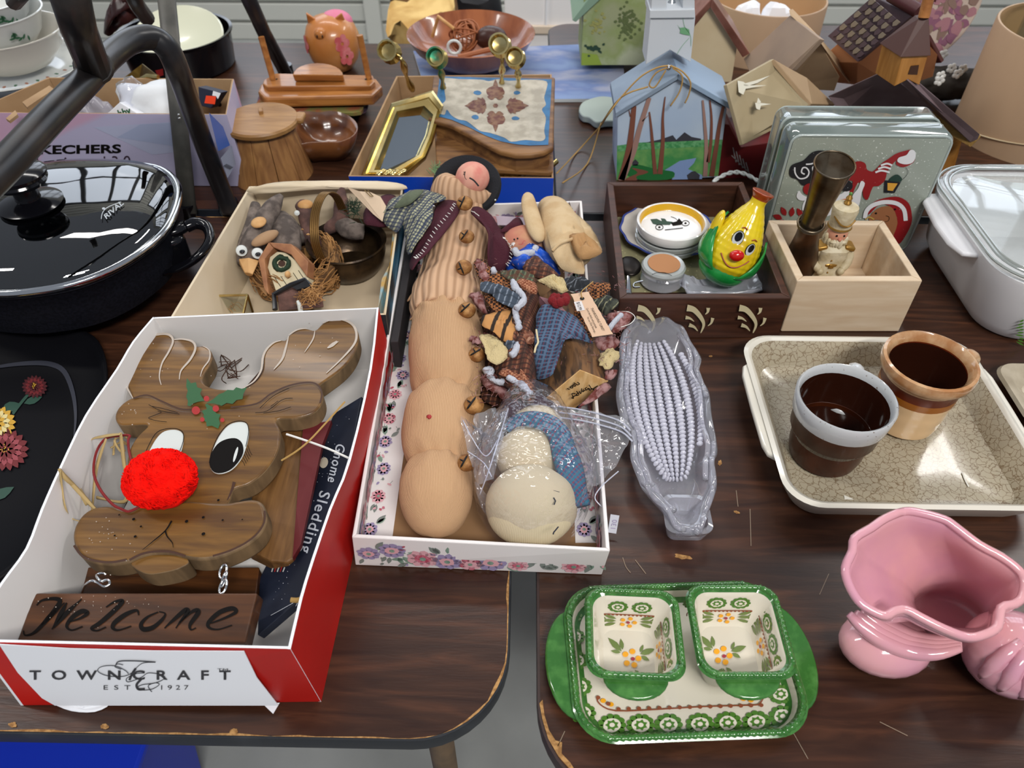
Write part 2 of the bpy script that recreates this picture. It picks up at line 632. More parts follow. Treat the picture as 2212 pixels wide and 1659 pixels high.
def table(lbl, x0, x1, y0, y1, rc, e_m, leg_xy, back_r=True):
    t = thing('folding_table', lbl, 'table', ((x0 + x1) / 2, (y0 + y1) / 2, 0), 'walnut laminate folding tables')
    cx, cy, w_, d_ = (x0 + x1) / 2, (y0 + y1) / 2, x1 - x0, y1 - y0
    r = lambda k, z: rr(cx, cy, w_ - 2 * k, d_ - 2 * k, rc - k, z, n=10)
    MB().loft([r(.002, TZ - .017), r(.002, TZ)]).build('tabletop', m_lam, t, smooth=False)
    b = MB(); b.loft([r(.004, TZ - .019), r(0, TZ - .019), r(-.0008, TZ - .010), r(0, TZ - .001), r(.0022, TZ - .0005), r(.0022, TZ - .017)], cap0=False, cap1=False)
    b.build('edge_band', e_m, t)
    b = MB(); b.loft([r(.004, TZ - .0195), r(.006, TZ - .022)])
    b.build('underside_board', m_chip, t)
    for x, y in leg_xy:
        MB().tube([(x, y, 0), (x, y, TZ - .022)], .0125, 12).build('leg', mat_leg, t)
    return t


mat_leg = mat('leg_steel', '7a6247', .6, col2='4a3d30', scale=12)
e1 = W(1103, 1245); e2 = W(1160, 1245)
yb = W(1300, 476).y
tl = table('walnut-look folding table at front left, under the red gift box', -1.45, e1.x, .221, yb, .075, m_edge, [(-.072, .27), (-1.3, .27), (-.072, .85), (-1.3, .85)])
tr = table('walnut-look folding table at front right, under the green tray and pink vase', e2.x, 1.5, .178, yb, .075, m_edge2, [(.12, .25), (1.4, .25), (.12, .85), (1.4, .85)])
y2 = W(1203, 460).y; y3 = W(600, 92).y
tl2 = table('walnut-look folding table in second row at left, under the orange gourd pig', -1.75, W(1185, 440).x - .012, y2, y3, .05, m_edge, [(-.08, y2 + .1), (-1.6, y2 + .1), (-.08, y3 - .1), (-1.6, y3 - .1)])
tr2 = table('walnut-look folding table in second row at right, under the birdhouses', W(1200, 440).x, 1.6, y2, y3 + .12, .05, m_edge, [(.14, y2 + .1), (1.5, y2 + .1), (.14, y3 - .1), (1.5, y3 - .1)])
# chips and scratches in the laminate edge
b = MB(); P = flat(0)
cx_, cy_, w_, d_ = (-1.45 + e1.x) / 2, (.221 + yb) / 2, e1.x + 1.45, yb - .221
o = [rr(cx_, cy_, w_ - 2 * k, d_ - 2 * k, .075 - k, TZ + .0004, n=10) for k in (.0012, .0042)]
o = [[q[i].lerp(q[(i + 1) % len(q)], j / m_) for i in range(len(q)) for m_ in [max(int((q[(i + 1) % len(q)] - q[i]).length / .012), 1)] for j in range(m_)] for q in o[:1]] + [None]
o[1] = [p + (Vector((cx_, cy_, p.z)) - p).normalized() * .003 for p in o[0]]
o[1] = [q + (p - q) * (.5 + .9 * noise.noise(p * 60)) for p, q in zip(*o)]
b.loft(o, cap0=False, cap1=False)
for x, y in ((28, 1566), (225, 1570), (505, 1580)):
    b.blob(P, x, y, 9, 6, jit=.5, off=.0006)
b.build('chipped_edge', m_chip, tl, smooth=False)
b = MB()
b.poly(P, [(1165, 1520), (1172, 1512), (1176, 1545), (1186, 1578), (1200, 1600), (1214, 1604), (1213, 1628), (1232, 1648), (1244, 1668), (1236, 1668), (1206, 1634), (1184, 1596), (1172, 1556)], off=.0006)
b.blob(P, 1474, 1203, 18, 5, .2, jit=.5); b.blob(P, 1592, 1107, 8, 3, .3, jit=.5); b.blob(P, 1555, 1000, 4, 6, .3, jit=.5); b.blob(P, 1535, 770, 4, 2)
b.build('chipped_edge', m_chip, tr, smooth=False, kind='stuff')
m_scr = mat('scratch', '8c7a68', .7)
b = MB()
for p in ([(1345, 1205), (1352, 1225), (1362, 1238)], [(1372, 1210), (1395, 1240)], [(1500, 1040), (1512, 1058), (1520, 1080)], [(1590, 1060), (1594, 1095)], [(1620, 1100), (1622, 1180)], [(1790, 1240), (1770, 1285)],
          [(1700, 1560), (1745, 1640)], [(1220, 1580), (1205, 1612)], [(1900, 1560), (1960, 1590)], [(1340, 640), (1350, 700)]):
    b.stroke(P, p, 1.6)
b.build('scratches', m_scr, tr, smooth=False, kind='stuff')

# blue tote on the floor under the left table
z0 = -TZ
m_blue = mat('blue_plastic', '1433b8', .4)
c = W(100, 1640, z0 + .35)
t = thing('storage_tote', 'blue plastic storage tote on floor under the front left table', 'tote', (c.x - .1, c.y - .05, 0))
open_box(t, [Vector((c.x - .5, c.y - .25, .37)), Vector((W(288, 1640, z0 + .37).x, c.y - .25, .37)), Vector((W(288, 1640, z0 + .37).x, c.y + .13, .37)), Vector((c.x - .5, c.y + .13, .37))],
         [Vector((c.x - .46, c.y - .22, .001)), Vector((c.x + .07, c.y - .22, .001)), Vector((c.x + .07, c.y + .09, .001)), Vector((c.x - .46, c.y + .09, .001))], .004, m_blue, m_blue)
b = MB(); xr = W(288, 1640, z0 + .37).x
b.loft([rr((c.x - .5 + xr) / 2, c.y - .06, xr - c.x + .5 + .03, .41, .03, .37), rr((c.x - .5 + xr) / 2, c.y - .06, xr - c.x + .5 + .03, .41, .03, .385)])
b.build('lid', m_blue, t, bevel=.004)

# things standing on the floor behind the tables
m_canvas = mat('brown_canvas', '6d4b25', .9, col2='4e3418', scale=12, bump=.3, bscale=90)
m_cream = mat('cream_cloth', 'd9b877', .9, col2='b48c4c', scale=9)


def crumple(name, lbl, cat, px0, px1, pytop, y, m1, amp=.02, top_h=None, mats=None):
    a = WY(px0, pytop, y); c_ = WY(px1, pytop, y)
    ww = c_.x - a.x; cx = (a.x + c_.x) / 2; zt = a.z
    rings = []
    for k in range(15):
        f = k / 14; z = zt * f; q = 1 - .12 * f ** 4
        rings.append([p + Vector((noise.noise(p * 9) * amp, noise.noise(p * 9 + Vector((5, 5, 5))) * amp, 0)) for p in rr(cx, y + .08, ww * q, .18 * q, .05, z, n=5)])
    for rg_ in rings[-3:]:
        for p in rg_: p.z += noise.noise(p * 14) * amp * 2.5
    MB().loft(rings).build(name, m1, label=lbl, cat=cat)


crumple('canvas_bag', 'brown canvas bag standing behind the second row of tables', 'bag', 822, 990, -8, 2.08, m_canvas, .03)
crumple('cream_cloth', 'crumpled cream cloth bundle between brown canvas bag and table', 'cloth', 828, 978, 46, 1.80, m_cream, .03)
crumple('black_bag', 'black bag on the floor behind the wooden salad bowl', 'bag', 955, 1082, -10, 2.3, mat('black_nylon', '141418', .6), .02)
t = thing('white_carton', 'white carton standing behind the blue sky canvas', 'box', (WY(1175, 40, 2.1).x, 2.15, 0))
xa, xb = WY(1090, 40, 2.1).x, WY(1262, 40, 2.1).x
zt = WY(1170, -30, 2.1).z
MB().box(((xa + xb) / 2, 2.2, zt / 2), (xb - xa, .2, zt)).build('carton_body', mat('white_board_bright', 'f0eeee', .6), t, smooth=False, bevel=.003)
MB().box(((xa + xb) / 2, 2.095, WY(1170, 62, 2.1).z), (xb - xa, .012, .02)).build('lid_edge', mat('carton_edge', 'd9c8b4', .7), t, smooth=False, bevel=.002)
MB().box((WY(1180, 20, 2.1).x, 2.096, WY(1170, 15, 2.1).z), (.004, .004, .11)).build('seam', m_paper, t, smooth=False)
# ---------------------------------------------------------------- front right of the table
def rect_px(tl, tr, br, bl, h):
    A, B_, C_, D_ = (W(*p, h) for p in (tl, tr, br, bl))
    c = (A + B_ + C_ + D_) / 4
    u = (B_ - A + C_ - D_) / 2; v = (A - D_ + B_ - C_) / 2
    return c.x, c.y, u.length, v.length, math.atan2(u.y, u.x)


m_green = mat('green_glaze', '33692a', .14, col2='4f8640', scale=90, lo=.45, hi=.75, coat=.6)
m_greenD = mat('stamp_green', '4d7a2e', .25, coat=.4)
m_creamg = mat('cream_glaze', 'ddd6c6', .15, coat=.6)
m_olive = mat('olive_leaf_paint', '6d7f45', .3, coat=.3)
m_orange = mat('orange_dot_paint', 'e8a21c', .3, coat=.3)
m_brown = mat('brown_line_paint', '8a4a30', .3, coat=.3)
m_red = mat('dark_red_dot', '9c3340', .3, coat=.3)
m_side = mat('striped_cream_glaze', 'ddd6c6', .15, col2='7c9a5c', pat='bands', scale=60, lo=.55, hi=.8, dist=5, stretch=(.25, .25, 1.8), rot=(PI / 2, 0, 0), coat=.6)


def stamp(b, P, x, y, r, mg=0, mc=1, sy=.8):
    for k in range(11):
        a = 2 * PI * k / 11
        b.blob(P, x + .74 * r * math.cos(a), y + .74 * r * sy * math.sin(a), r * .27, r * .27 * sy, m=mg, off=.0004, n=10)
    b.blob(P, x, y, r * .62, r * .62 * sy, m=mc, off=.0006, jit=.12)
    pts = []
    for k in range(14):
        a = 2 * PI * k / 14; q = r * (.5 if k % 2 else .34)
        pts.append((x + q * math.cos(a), y + q * sy * math.sin(a)))
    b.poly(P, pts, mg, .0008)
    b.blob(P, x, y, r * .2, r * .2 * sy, m=mc, off=.001, n=8)


def rope(ring, r, mt, t, name='rope_rim', n=150, tw=.35):
    P = cr(ring, 4)
    L = [0]
    for i in range(len(P)):
        L.append(L[-1] + (P[(i + 1) % len(P)] - P[i]).length)
    tot = L[-1]; out = []; j = 0
    for k in range(n * 3):
        s = tot * k / (n * 3)
        while L[j + 1] < s: j += 1
        f = (s - L[j]) / max(L[j + 1] - L[j], 1e-9)
        out.append(P[j % len(P)].lerp(P[(j + 1) % len(P)], f))
    rs = [r * (1 + (tw * .5 if k % 3 == 0 else -tw * .5 if k % 3 == 1 else 0)) for k in range(len(out))]
    return MB().tube(out, rs, 7, closed=True).build(name, mt, t, ang=60)


# serving tray
cx, cy, w_, d_, ro = rect_px((1214, 1264), (1683, 1252), (1750, 1588), (1241, 1612), .018)
t = thing('serving_tray', 'green and cream stamped ceramic serving tray with two square dishes on it', 'tray', (cx, cy, TZ))
R_ = lambda k, z: rr(cx, cy, w_ - 2 * k, d_ - 2 * k, max(.032 - k * .6, .006), TZ + z, ro, 8)
MB().loft([R_(.022, .001), R_(.004, .012), R_(0, .017), R_(.004, .019), R_(.007, .016), R_(.0095, .0078), R_(.013, .0062), R_(.05, .006)], ms=[0, 0, 0, 0, 1, 1, 1, 1]).build('tray_body', [m_green, m_creamg], t)
rope(R_(.004, .0178), .0027, m_green, t, n=120)
for sx in (-1, 1):
    b = MB(); pts = []
    a0 = Vector((cx, cy, TZ + .014)) + Vector((math.cos(ro), math.sin(ro), 0)) * sx * (w_ / 2 - .006)
    vv = Vector((-math.sin(ro), math.cos(ro), 0)); uu = Vector((math.cos(ro), math.sin(ro), 0)) * sx
    for k in range(17):
        a = PI * k / 16
        pts.append(a0 + vv * (.046 * math.cos(a)) + uu * (.024 * math.sin(a)) ** 1)
    b.prism(pts, Vector((0, 0, -.005)))
    b.build('handle', m_green, t, bevel=.0018, label='plain green crescent handle')
b = MB(); P = flat(.0072)
for x, y, r in ((1322, 1567, 31), (1384, 1567, 31), (1444, 1566, 31), (1512, 1565, 31), (1572, 1562, 31), (1634, 1560, 31), (1690, 1548, 30), (1686, 1500, 27), (1259, 1541, 29), (1252, 1484, 27), (1246, 1427, 25), (1241, 1376, 23), (1237, 1330, 21), (1460, 1272, 15), (1483, 1272, 15), (1506, 1274, 15)):
    q_ = MB(); stamp(q_, P, x, y, r); q_.build('flower_stamp', [m_greenD, m_creamg], t, smooth=False)
ln = [(1289, 1506), (1296, 1522), (1330, 1536), (1420, 1533), (1520, 1527), (1620, 1524), (1640, 1521), (1650, 1506)]
b.stroke(P, ln, 3, 2, sm=3)
for i in range(17):
    b.blob(P, 1292 + i * 22, 1508 + (14 if i else 0) + (12 if i > 1 else 0) - i * .6, 5, 4.5, m=2, off=.001, n=8)
for x, y in ((1303, 1514), (1320, 1522), (1622, 1513), (1606, 1510)):
    b.blob(P, x, y, 6, 5, m=3)
b.build('beaded_line', [m_greenD, m_creamg, m_brown, m_orange], t, smooth=False, kind='stuff')


def ramekin(lbl, tl, tr_, br, bl, floor_fl, wall_fl, right_wall):
    cx, cy, w_, d_, ro = rect_px(tl, tr_, br, bl, .052)
    t = thing('square_baking_dish', lbl, 'dish', (cx, cy, TZ + .0075), 'small square baking dishes')
    R_ = lambda k, z: rr(cx, cy, w_ - 2 * k, d_ - 2 * k, max(.014 - k * .25, .006), TZ + z, ro, 7)
    MB().loft([R_(.014, .008), R_(.012, .011), R_(.003, .044), R_(0, .051), R_(.003, .0535), R_(.0065, .051), R_(.008, .046), R_(.0145, .018), R_(.0175, .0145), R_(.03, .0140)], ms=[1, 1, 1, 2, 2, 0, 0, 0, 0, 0]).build('dish_body', [m_creamg, m_side, m_green], t)
    rope(R_(.003, .0527), .0023, m_green, t, n=64)
    for sg in (-1,):
        vv = Vector((-math.sin(ro), math.cos(ro), 0)) * sg; uu = Vector((math.cos(ro), math.sin(ro), 0))
        a0 = Vector((cx, cy, TZ + .047)) + vv * (d_ / 2 - .005)
        pts = [a0 + uu * (.025 * math.cos(PI * k / 12)) + vv * (.018 * math.sin(PI * k / 12)) for k in range(13)]
        MB().prism(pts, Vector((0, 0, -.004))).build('handle', m_green, t, bevel=.0015, label='plain green half-moon handle')
    b = MB(); P = flat(.0146)
    fx, fy = floor_fl
    for dx, dy in ((-16, -10), (-1, -16), (12, -1), (-13, 9), (3, 13)):
        b.blob(P, fx + dx, fy + dy, 6.5, 6, m=1, off=.0006)
    b.blob(P, fx, fy, 4.5, 4, m=2, off=.0006)
    for dx, dy, L, w, a in ((-24, -16, 42, 13, -2.35), (-22, -20, 24, 9, -1.75), (-26, -14, 22, 8, 3.3), (16, -10, 34, 13, -.35), (18, -6, 20, 9, .5), (16, -14, 18, 7, -1.2), (-4, 26, 28, 10, 2.2), (-2, 26, 26, 11, 1.5), (4, 24, 24, 9, .8)):
        b.leaf(P, fx + dx, fy + dy, L, w, a, 0, .0006)
    b.build('painted_flower', [m_olive, m_orange, m_red], t, smooth=False)
    # back wall print
    vv = Vector((-math.sin(ro), math.cos(ro), 0)); uu = Vector((math.cos(ro), math.sin(ro), 0))
    c = Vector((cx, cy, TZ))
    for nm, o_, u_, v_ in (('back_wall_print', vv * (d_ / 2), uu, vv), ('side_wall_print', uu * (w_ / 2), -vv, uu)):
        lo = c + o_ - v_ * .0155 + Vector((0, 0, .018)); hi_ = c + o_ - v_ * .008 + Vector((0, 0, .046))
        up = hi_ - lo
        q = frame(lo, u_, up.normalized())
        if q.n.dot(v_) > 0:
            q = frame(lo, -u_, up.normalized())
        b = MB(); hw = .033
        for k in (-1, -.33, .33, 1) if nm[0] == 'b' else (-1, -.4, .2, .8):
            stamp(b, q, k * hw * .9, .0225, .0085, 3, 4, .75)
        b.stroke(q, [(-hw, .008), (-hw * .9, .0135), (0, .0145), (hw * .9, .0135), (hw, .008)], .0009, 5, .0008)
        for k in range(19):
            b.blob(q, -hw * .9 + hw * 1.8 * k / 18, .014, .0011, m=5, off=.001, n=6)
        for k in range(5):
            b.blob(q, .0055 * math.cos(k * 1.257), .0055 + .0045 * math.sin(k * 1.257), .002, m=1, off=.0008, n=8)
        b.blob(q, 0, .0055, .0016, m=2, off=.0009, n=8)
        for sg in (-1, 1):
            for dy, a in ((.003, -.35), (.006, .0), (.009, .35)):
                b.leaf(q, sg * .010, .002 + dy * .8, sg * .012, .0035, a * sg, 0, .0008)
                b.leaf(q, sg * .018, dy * .9, sg * .010, .003, a * sg * 1.5, 0, .0008)
        b.build(nm, [m_olive, m_orange, m_red, m_greenD, m_creamg, m_brown], t, smooth=False)
    return t


ramekin('left green-rimmed square dish on the serving tray', (1264, 1268), (1466, 1276), (1484, 1474), (1264, 1462), (1367, 1424), None, None)
ramekin('right green-rimmed square dish on the serving tray', (1478, 1262), (1680, 1264), (1724, 1466), (1510, 1468), (1564, 1418), None, None)

# pink vase
m_pink = mat('pink_glaze', 'd99fa4', .12, col2='cf94a6', scale=14, coat=.7)
rim_px = [(1952, 1105), (1988, 1108), (2039, 1122), (2064, 1138), (2114, 1176), (2165, 1204), (2201, 1232), (2213, 1257), (2208, 1290), (2190, 1305), (2163, 1313), (2155, 1353), (2125, 1371), (2089, 1376), (2038, 1358), (1988, 1333), (1957, 1317), (1932, 1320), (1912, 1330), (1881, 1318), (1854, 1298), (1833, 1262), (1826, 1227), (1841, 1191), (1846, 1163), (1881, 1141), (1912, 1120)]
rim = []
for x, y in rim_px:
    f = (y - 1105) / 271
    rim.append(W(x, y, .125 - .032 * f))
rim = cr(rim, 3)
bc = W(2035, 1352, .0)
t = thing('pink_vase', 'pink glazed pottery vase with ruffled mouth and shell feet', 'vase', (bc.x, bc.y, TZ))
rc_ = sum(rim, Vector()) / len(rim)
rings = []
for z, k, ex in ((.004, .40, 0), (.012, .46, 0), (.03, .40, .1), (.05, .46, .25), (.07, .62, .5), (.09, .80, .75), (.105, .93, .93), (None, 1.0, 1)):
    rg = []
    for i, p in enumerate(rim):
        a = math.atan2(p.y - rc_.y, p.x - rc_.x)
        e = Vector((bc.x + .075 * math.cos(a), bc.y + .06 * math.sin(a), 0))
        q = e.lerp(Vector((p.x, p.y, 0)), ex) if z is not None else Vector((p.x, p.y, 0))
        c2 = Vector((bc.x, bc.y, 0)).lerp(Vector((rc_.x, rc_.y, 0)), ex)
        q = c2 + (q - c2) * k
        zz = p.z if z is None else (TZ + z) * (1 - ex) + (TZ + z * p.z_ if False else TZ + z + (p.z - TZ - .12) * ex) * ex
        rg.append(Vector((q.x, q.y, zz)))
    rings.append(rg)
MB().loft(rings, cap0=True, cap1=False).build('vase_body', m_pink, t, ang=0, solid=.0055, sub=1)
MB().tube(rim, .0034, 8, closed=True).build('rolled_rim', m_pink, t, ang=0)
b = MB(); c = W(1912, 1390, .0225); b.ball(c, (.037, .028, .022), 24, 14)
b.build('shell_foot', m_pink, t, ang=0)
b = MB(); c = W(2186, 1412, .0325); b.ball(c, (.037, .035, .032), 24, 14)
for k in range(5):
    a = -2.6 + k * .42
    b.tube([c + Vector((math.cos(a) * .035 * math.sin(q), math.sin(a) * .033 * math.sin(q), .031 * math.cos(q))) for q in (.3, .7, 1.1, 1.5, 1.8)], [.004, .006, .007, .005, .002], 6)
b.build('shell_foot', m_pink, t, ang=0)
for k in range(4):
    b = MB()
    o_ = k * 9
    pts = [(1834 + k * 14, 1326 - k * 3, .055), (1862 + k * 12, 1352 + 2 - k * 6, .05), (1905 + k * 8, 1384 - o_, .044), (1960 + k * 5, 1406 - o_, .04), (2020, 1412 - o_, .045), (2075, 1400 - o_ * .7, .05)]
    b.tube(cr([W(*p) for p in pts], 5, False), [.003 + .004 * math.sin(PI * i / 25) for i in range(26)], 8)
    b.build('swirl_ridge', m_pink, t, ang=0)

# crackle dish
m_crack = mat('crackle_glaze', '76634c', .2, col2='a69c86', pat='crack', scale=150, lo=.0, hi=.07, coat=.2, dist=.4)
m_ivory = mat('ivory_glaze', 'd6d1c4', .2, coat=.5)
yF = W(1710, 1096, .036).y; yB = W(1610, 724, .036).y; xL = W(1606, 760, .036).x; xR = W(2112, 775, .036).x
cx, cy, w_, d_ = (xL + xR) / 2, (yF + yB) / 2, xR - xL, yB - yF
t = thing('crackle_dish', 'ivory rectangular ceramic dish with brown crackled glaze, holding two mugs', 'dish', (cx, cy, TZ))
R_ = lambda k, z: rr(cx, cy, w_ - 2 * k, d_ - 2 * k, max(.034 - k * .5, .01), TZ + z, 0, 8)
MB().loft([R_(.024, .001), R_(.016, .004), R_(.002, .031), R_(0, .036), R_(.004, .038), R_(.008, .035), R_(.022, .010), R_(.034, .0065), R_(.07, .006)], ms=[0, 0, 0, 0, 0, 1, 1, 1, 1]).build('dish_body', [m_ivory, m_crack], t)
for sx, x0 in ((-1, xL), (1, xR)):
    b = MB(); a = cy + .008
    pts = [(0, .072), (.010, .064), (.013, .05), (.0135, 0), (.013, -.05), (.010, -.062), (0, -.07)]
    pts = [Vector((x0 + sx * (x - .006) * 1.0, a + y, TZ + .034)) for x, y in pts]
    b.prism(pts, Vector((0, 0, -.007))); b.build('handle', m_ivory, t, bevel=.0025, seg=3)
# dried tape and scratch marks on the dish
b = MB(); P = flat(.0068)
b.poly(P, [(1823, 1070), (1826, 1092), (1870, 1094), (1856, 1086), (1838, 1076)]); b.stroke(P, [(2078, 1020), (2084, 1036), (2092, 1052)], 3)
b.build('tape_residue', mat('residue', 'cfcbbf', .4), t, smooth=False, kind='stuff')


def mug(lbl, base, rtop, rbase, h, mats, prof, ms, hang, hm, bandfn=None, z0=.0075):
    c = W(*base, z0)
    t = thing('coffee_mug', lbl, 'mug', (c.x, c.y, c.z))
    b = MB(); b.lathe(prof, c, 40, ms=ms); b.build('cup_body', mats, t, ang=50)
    a = hang; dx, dy = math.cos(a), math.sin(a)
    pts = [c + Vector((dx * r, dy * r, z)) for r, z in hm]
    MB().tube(cr(pts, 6, False), [.007 + .002 * abs(math.cos(PI * i / (6 * (len(pts) - 1)))) for i in range(6 * (len(pts) - 1) + 1)], 10, flatk=.75).build('handle', mats[4], t, ang=0)
    return t, c


m_mb = mat('dark_brown_glaze', '341508', .3, col2='431d0c', scale=30, coat=.15, spec=.25)
m_mi = mat('mug_inside_glaze', '2a120a', .12, coat=.5)
m_speck = mat('speckled_white_glaze', 'bfc1c2', .2, col2='7a6a5c', scale=260, lo=.66, hi=.72, coat=.5)
m_tan = mat('tan_drip_glaze', 'a9764a', .15, col2='c9a47c', scale=60, lo=.35, hi=.65, coat=.5)
m_rust = mat('rust_glaze', '5a210e', .25, coat=.15, spec=.3)
m_amber = mat('amber_glaze', '94571a', .25, coat=.15, spec=.3)
m_bis = mat('biscuit_glaze', 'dcb98c', .2, coat=.5)
ro_ = .0475
prof = [(.028, .0), (.034, .002), (.0365, .014), (.0375, .036), (.0405, .038), (.042, .040), (.0425, .055), (.0455, .062), (.0465, .072), (.0472, .082), (.0455, .084), (.0435, .082), (.042, .074), (.041, .062), (.035, .012), (.028, .006), (.001, .006)]
ms = [0, 0, 0, 0, 0, 0, 0, 1, 1, 1, 1, 1, 2, 2, 2, 2, 2]
mug('dark brown mug with speckled white rim, left one in the crackle dish', (1776, 978), 0, 0, 0, [m_mb, m_speck, m_mi, m_rust, m_speck], prof, ms, math.radians(62), [(.044, .072), (.058, .071), (.067, .060), (.066, .042), (.056, .030), (.037, .024)])
prof = [(.030, .0), (.036, .003), (.0375, .012), (.037, .018), (.039, .024), (.0385, .031), (.0395, .040), (.0405, .046), (.0405, .054), (.0405, .064), (.0425, .068), (.0475, .072), (.0485, .078), (.0475, .083), (.0445, .084), (.0415, .081), (.039, .075), (.0375, .062), (.034, .012), (.028, .006), (.001, .006)]
prof = [(r * .95, z * 1.03) for r, z in prof]
ms = [2, 2, 2, 2, 2, 2, 2, 3, 0, 1, 1, 1, 1, 1, 1, 1, 4, 4, 4, 4, 4]
t_, c_ = mug('cream and brown banded mug with tan rim, right one in the crackle dish', (1945, 903), 0, 0, 0, [m_rust, m_tan, m_bis, m_amber, m_tan], prof, [min(k, 3) if k < 4 else 0 for k in ms], math.radians(24), [(.042, .070), (.055, .072), (.068, .064), (.069, .046), (.058, .030), (.038, .024)])
b = MB(); b.lathe([(.0366, .076), (.0352, .064), (.0318, .0130), (.0262, .0070), (.001, .0070)], c_, 40, cap0=False); b.build('dark_interior', m_mi, t_, ang=50)

# corner of a second dish at the right edge of the frame
c = W(2206, 830, .02)
t = thing('stone_coaster_dish', 'beige stoneware dish at the right edge beside the crackle dish', 'dish', (c.x + .05, c.y - .02, TZ))
R_ = lambda k, z: rr(c.x + .052, c.y - .01, .13 - 2 * k, .10 - 2 * k, .02, TZ + z, 0, 6)
MB().loft([R_(.012, .0), R_(0, .012), R_(.002, .016), R_(.01, .015), R_(.016, .009), R_(.03, .008)]).build('dish_body', mat('beige_stoneware', 'b5aa95', .35, col2='9b8f7a', scale=25), t)
MB().ball(Vector((c.x + .02, c.y + .0, TZ + .008)), (.014, .012, .003), 14, 8).build('raised_motif', mat('beige_motif', 'c4b9a4', .4), t)

# white casserole with glass lid
yB = W(2140, 366, .095).y; xL = W(2037, 424, .095).x; yF = W(2140, 748, 0).y - .012
cx, cy, w_, d_ = xL + .115, (yF + yB) / 2, .23, yB - yF
t = thing('casserole_dish', 'square white casserole dish with clear glass lid at right edge', 'casserole', (cx, cy, TZ))
m_cass = mat('white_casserole', 'dddde0', .2, coat=.4)
R_ = lambda k, z: rr(cx, cy, w_ - 2 * k, d_ - 2 * k, max(.062 - k * .7, .02), TZ + z, 0, 10)
MB().loft([R_(.03, .0), R_(.022, .003), R_(.012, .02), R_(.004, .07), R_(0, .088), R_(.0, .092), R_(.006, .093), R_(.009, .088), R_(.018, .03), R_(.03, .008), R_(.06, .006)]).build('casserole_body', m_cass, t)
for sx in (-1,):
    pts = [Vector((xL - .018 + .000, cy + .070, TZ + .084)), Vector((xL - .020, cy + .02, TZ + .080)), Vector((xL - .019, cy - .02, TZ + .080)), Vector((xL - .014, cy - .048, TZ + .084)), Vector((xL + .005, cy - .058, TZ + .088)), Vector((xL + .008, cy + .08, TZ + .09)), Vector((xL - .006, cy + .082, TZ + .088))]
    MB().prism(pts, Vector((0, 0, -.006))).build('handle', m_cass, t, bevel=.0026, seg=3)
lid = MB().loft([R_(.006, .094), R_(-.002, .096), R_(-.002, .101), R_(.006, .104), R_(.012, .103), R_(.016, .098), R_(.05, .103), R_(.09, .106), R_(.09, .104), R_(.05, .100), R_(.016, .095)], cap0=False).build('glass_lid', film('lid_glass', 'fcfdfc', .9, .03, .03, bump=.0), t, ang=50)
b = MB()
for k in (.0, .007, .012):
    b.tube(R_(k - .001, .100 + .002 * (k > .003)), .0016, 6, closed=True)
b.build('lid_rim_highlight', mat('lid_glass_edge', 'b9bfba', .08, coat=1, trans=.5), t)
b = MB(); P = frame(Vector((xL + .03, yF + .012, TZ + .02)), Vector((1, 0, 0)), Vector((0, -.3, .95)).normalized())
q = plane3(Vector((0, yF + .0105, TZ)), Vector((1, yF + .0105, TZ)), Vector((0, yF + .0105, TZ + 1)))
for k in range(9):
    b.leaf(q, 2212, 690 + k * 7, 12 + k % 3 * 4, 4, PI + (k - 4) * .12, 0, .0005)
b.build('painted_sprig', m_greenD, t, smooth=False)

# glass corn dish
m_lav = mat('lavender_glass', 'f4f4fc', .06, trans=.84, ior=1.42, coat=.6)
px = [(1415, 683), (1455, 701), (1484, 723), (1512, 776), (1510, 807), (1531, 842), (1535, 904), (1551, 973), (1543, 1002), (1545, 1061), (1528, 1108), (1512, 1149), (1496, 1158), (1468, 1149), (1437, 1111), (1393, 1061), (1380, 1042), (1361, 992), (1360, 942), (1339, 904), (1330, 848), (1336, 795), (1343, 729), (1377, 688)]
rim = cr([W(x, y, .028) for x, y in px], 5)
c = sum(rim, Vector()) / len(rim)
t = thing('glass_corn_dish', 'clear glass corn-cob dish shaped with kernels and husk leaves', 'dish', (c.x, c.y, TZ))
n = len(rim)


def rs(kx, ky, dz, wob=0):
    o = []
    for i, p in enumerate(rim):
        q = wob * math.sin(i * 2 * PI * 9 / n)
        o.append(Vector((c.x + (p.x - c.x) * (kx + q * .5), c.y + (p.y - c.y) * (ky + q * .3), TZ + dz + q * .08)))
    return o


MB().loft([rs(.62, .78, .001), rs(.72, .84, .004), rs(.93, .96, .018, .03), rs(1, 1, .030, .03), rs(.94, .965, .033, .03), rs(.84, .90, .029, .02), rs(.70, .80, .014), rs(.60, .72, .009), rs(.3, .5, .008)]).build('glass_body', m_lav, t, ang=0)
for (seg_, dx) in (((0, 30), 0), ((34, 60), 0), ((64, 92), 0), ((94, 118), 0), ((10, 44), -.006), ((70, 110), .006)):
    pts = [rim[i % n] + Vector(((c.x - rim[i % n].x) * .10 + dx, 0, .003 + .004 * math.sin(i))) for i in range(seg_[0], seg_[1], 3)]
    MB().tube(cr(pts, 3, False), .0028, 7).build('husk_ridge', m_lav, t, ang=0)
b = MB()
A_, B_ = W(1402, 742, .012), W(1455, 1040, .012)
ax = (B_ - A_); L = ax.length; ax.normalize(); sd = ax.cross(Vector((0, 0, 1)))
nr = 37
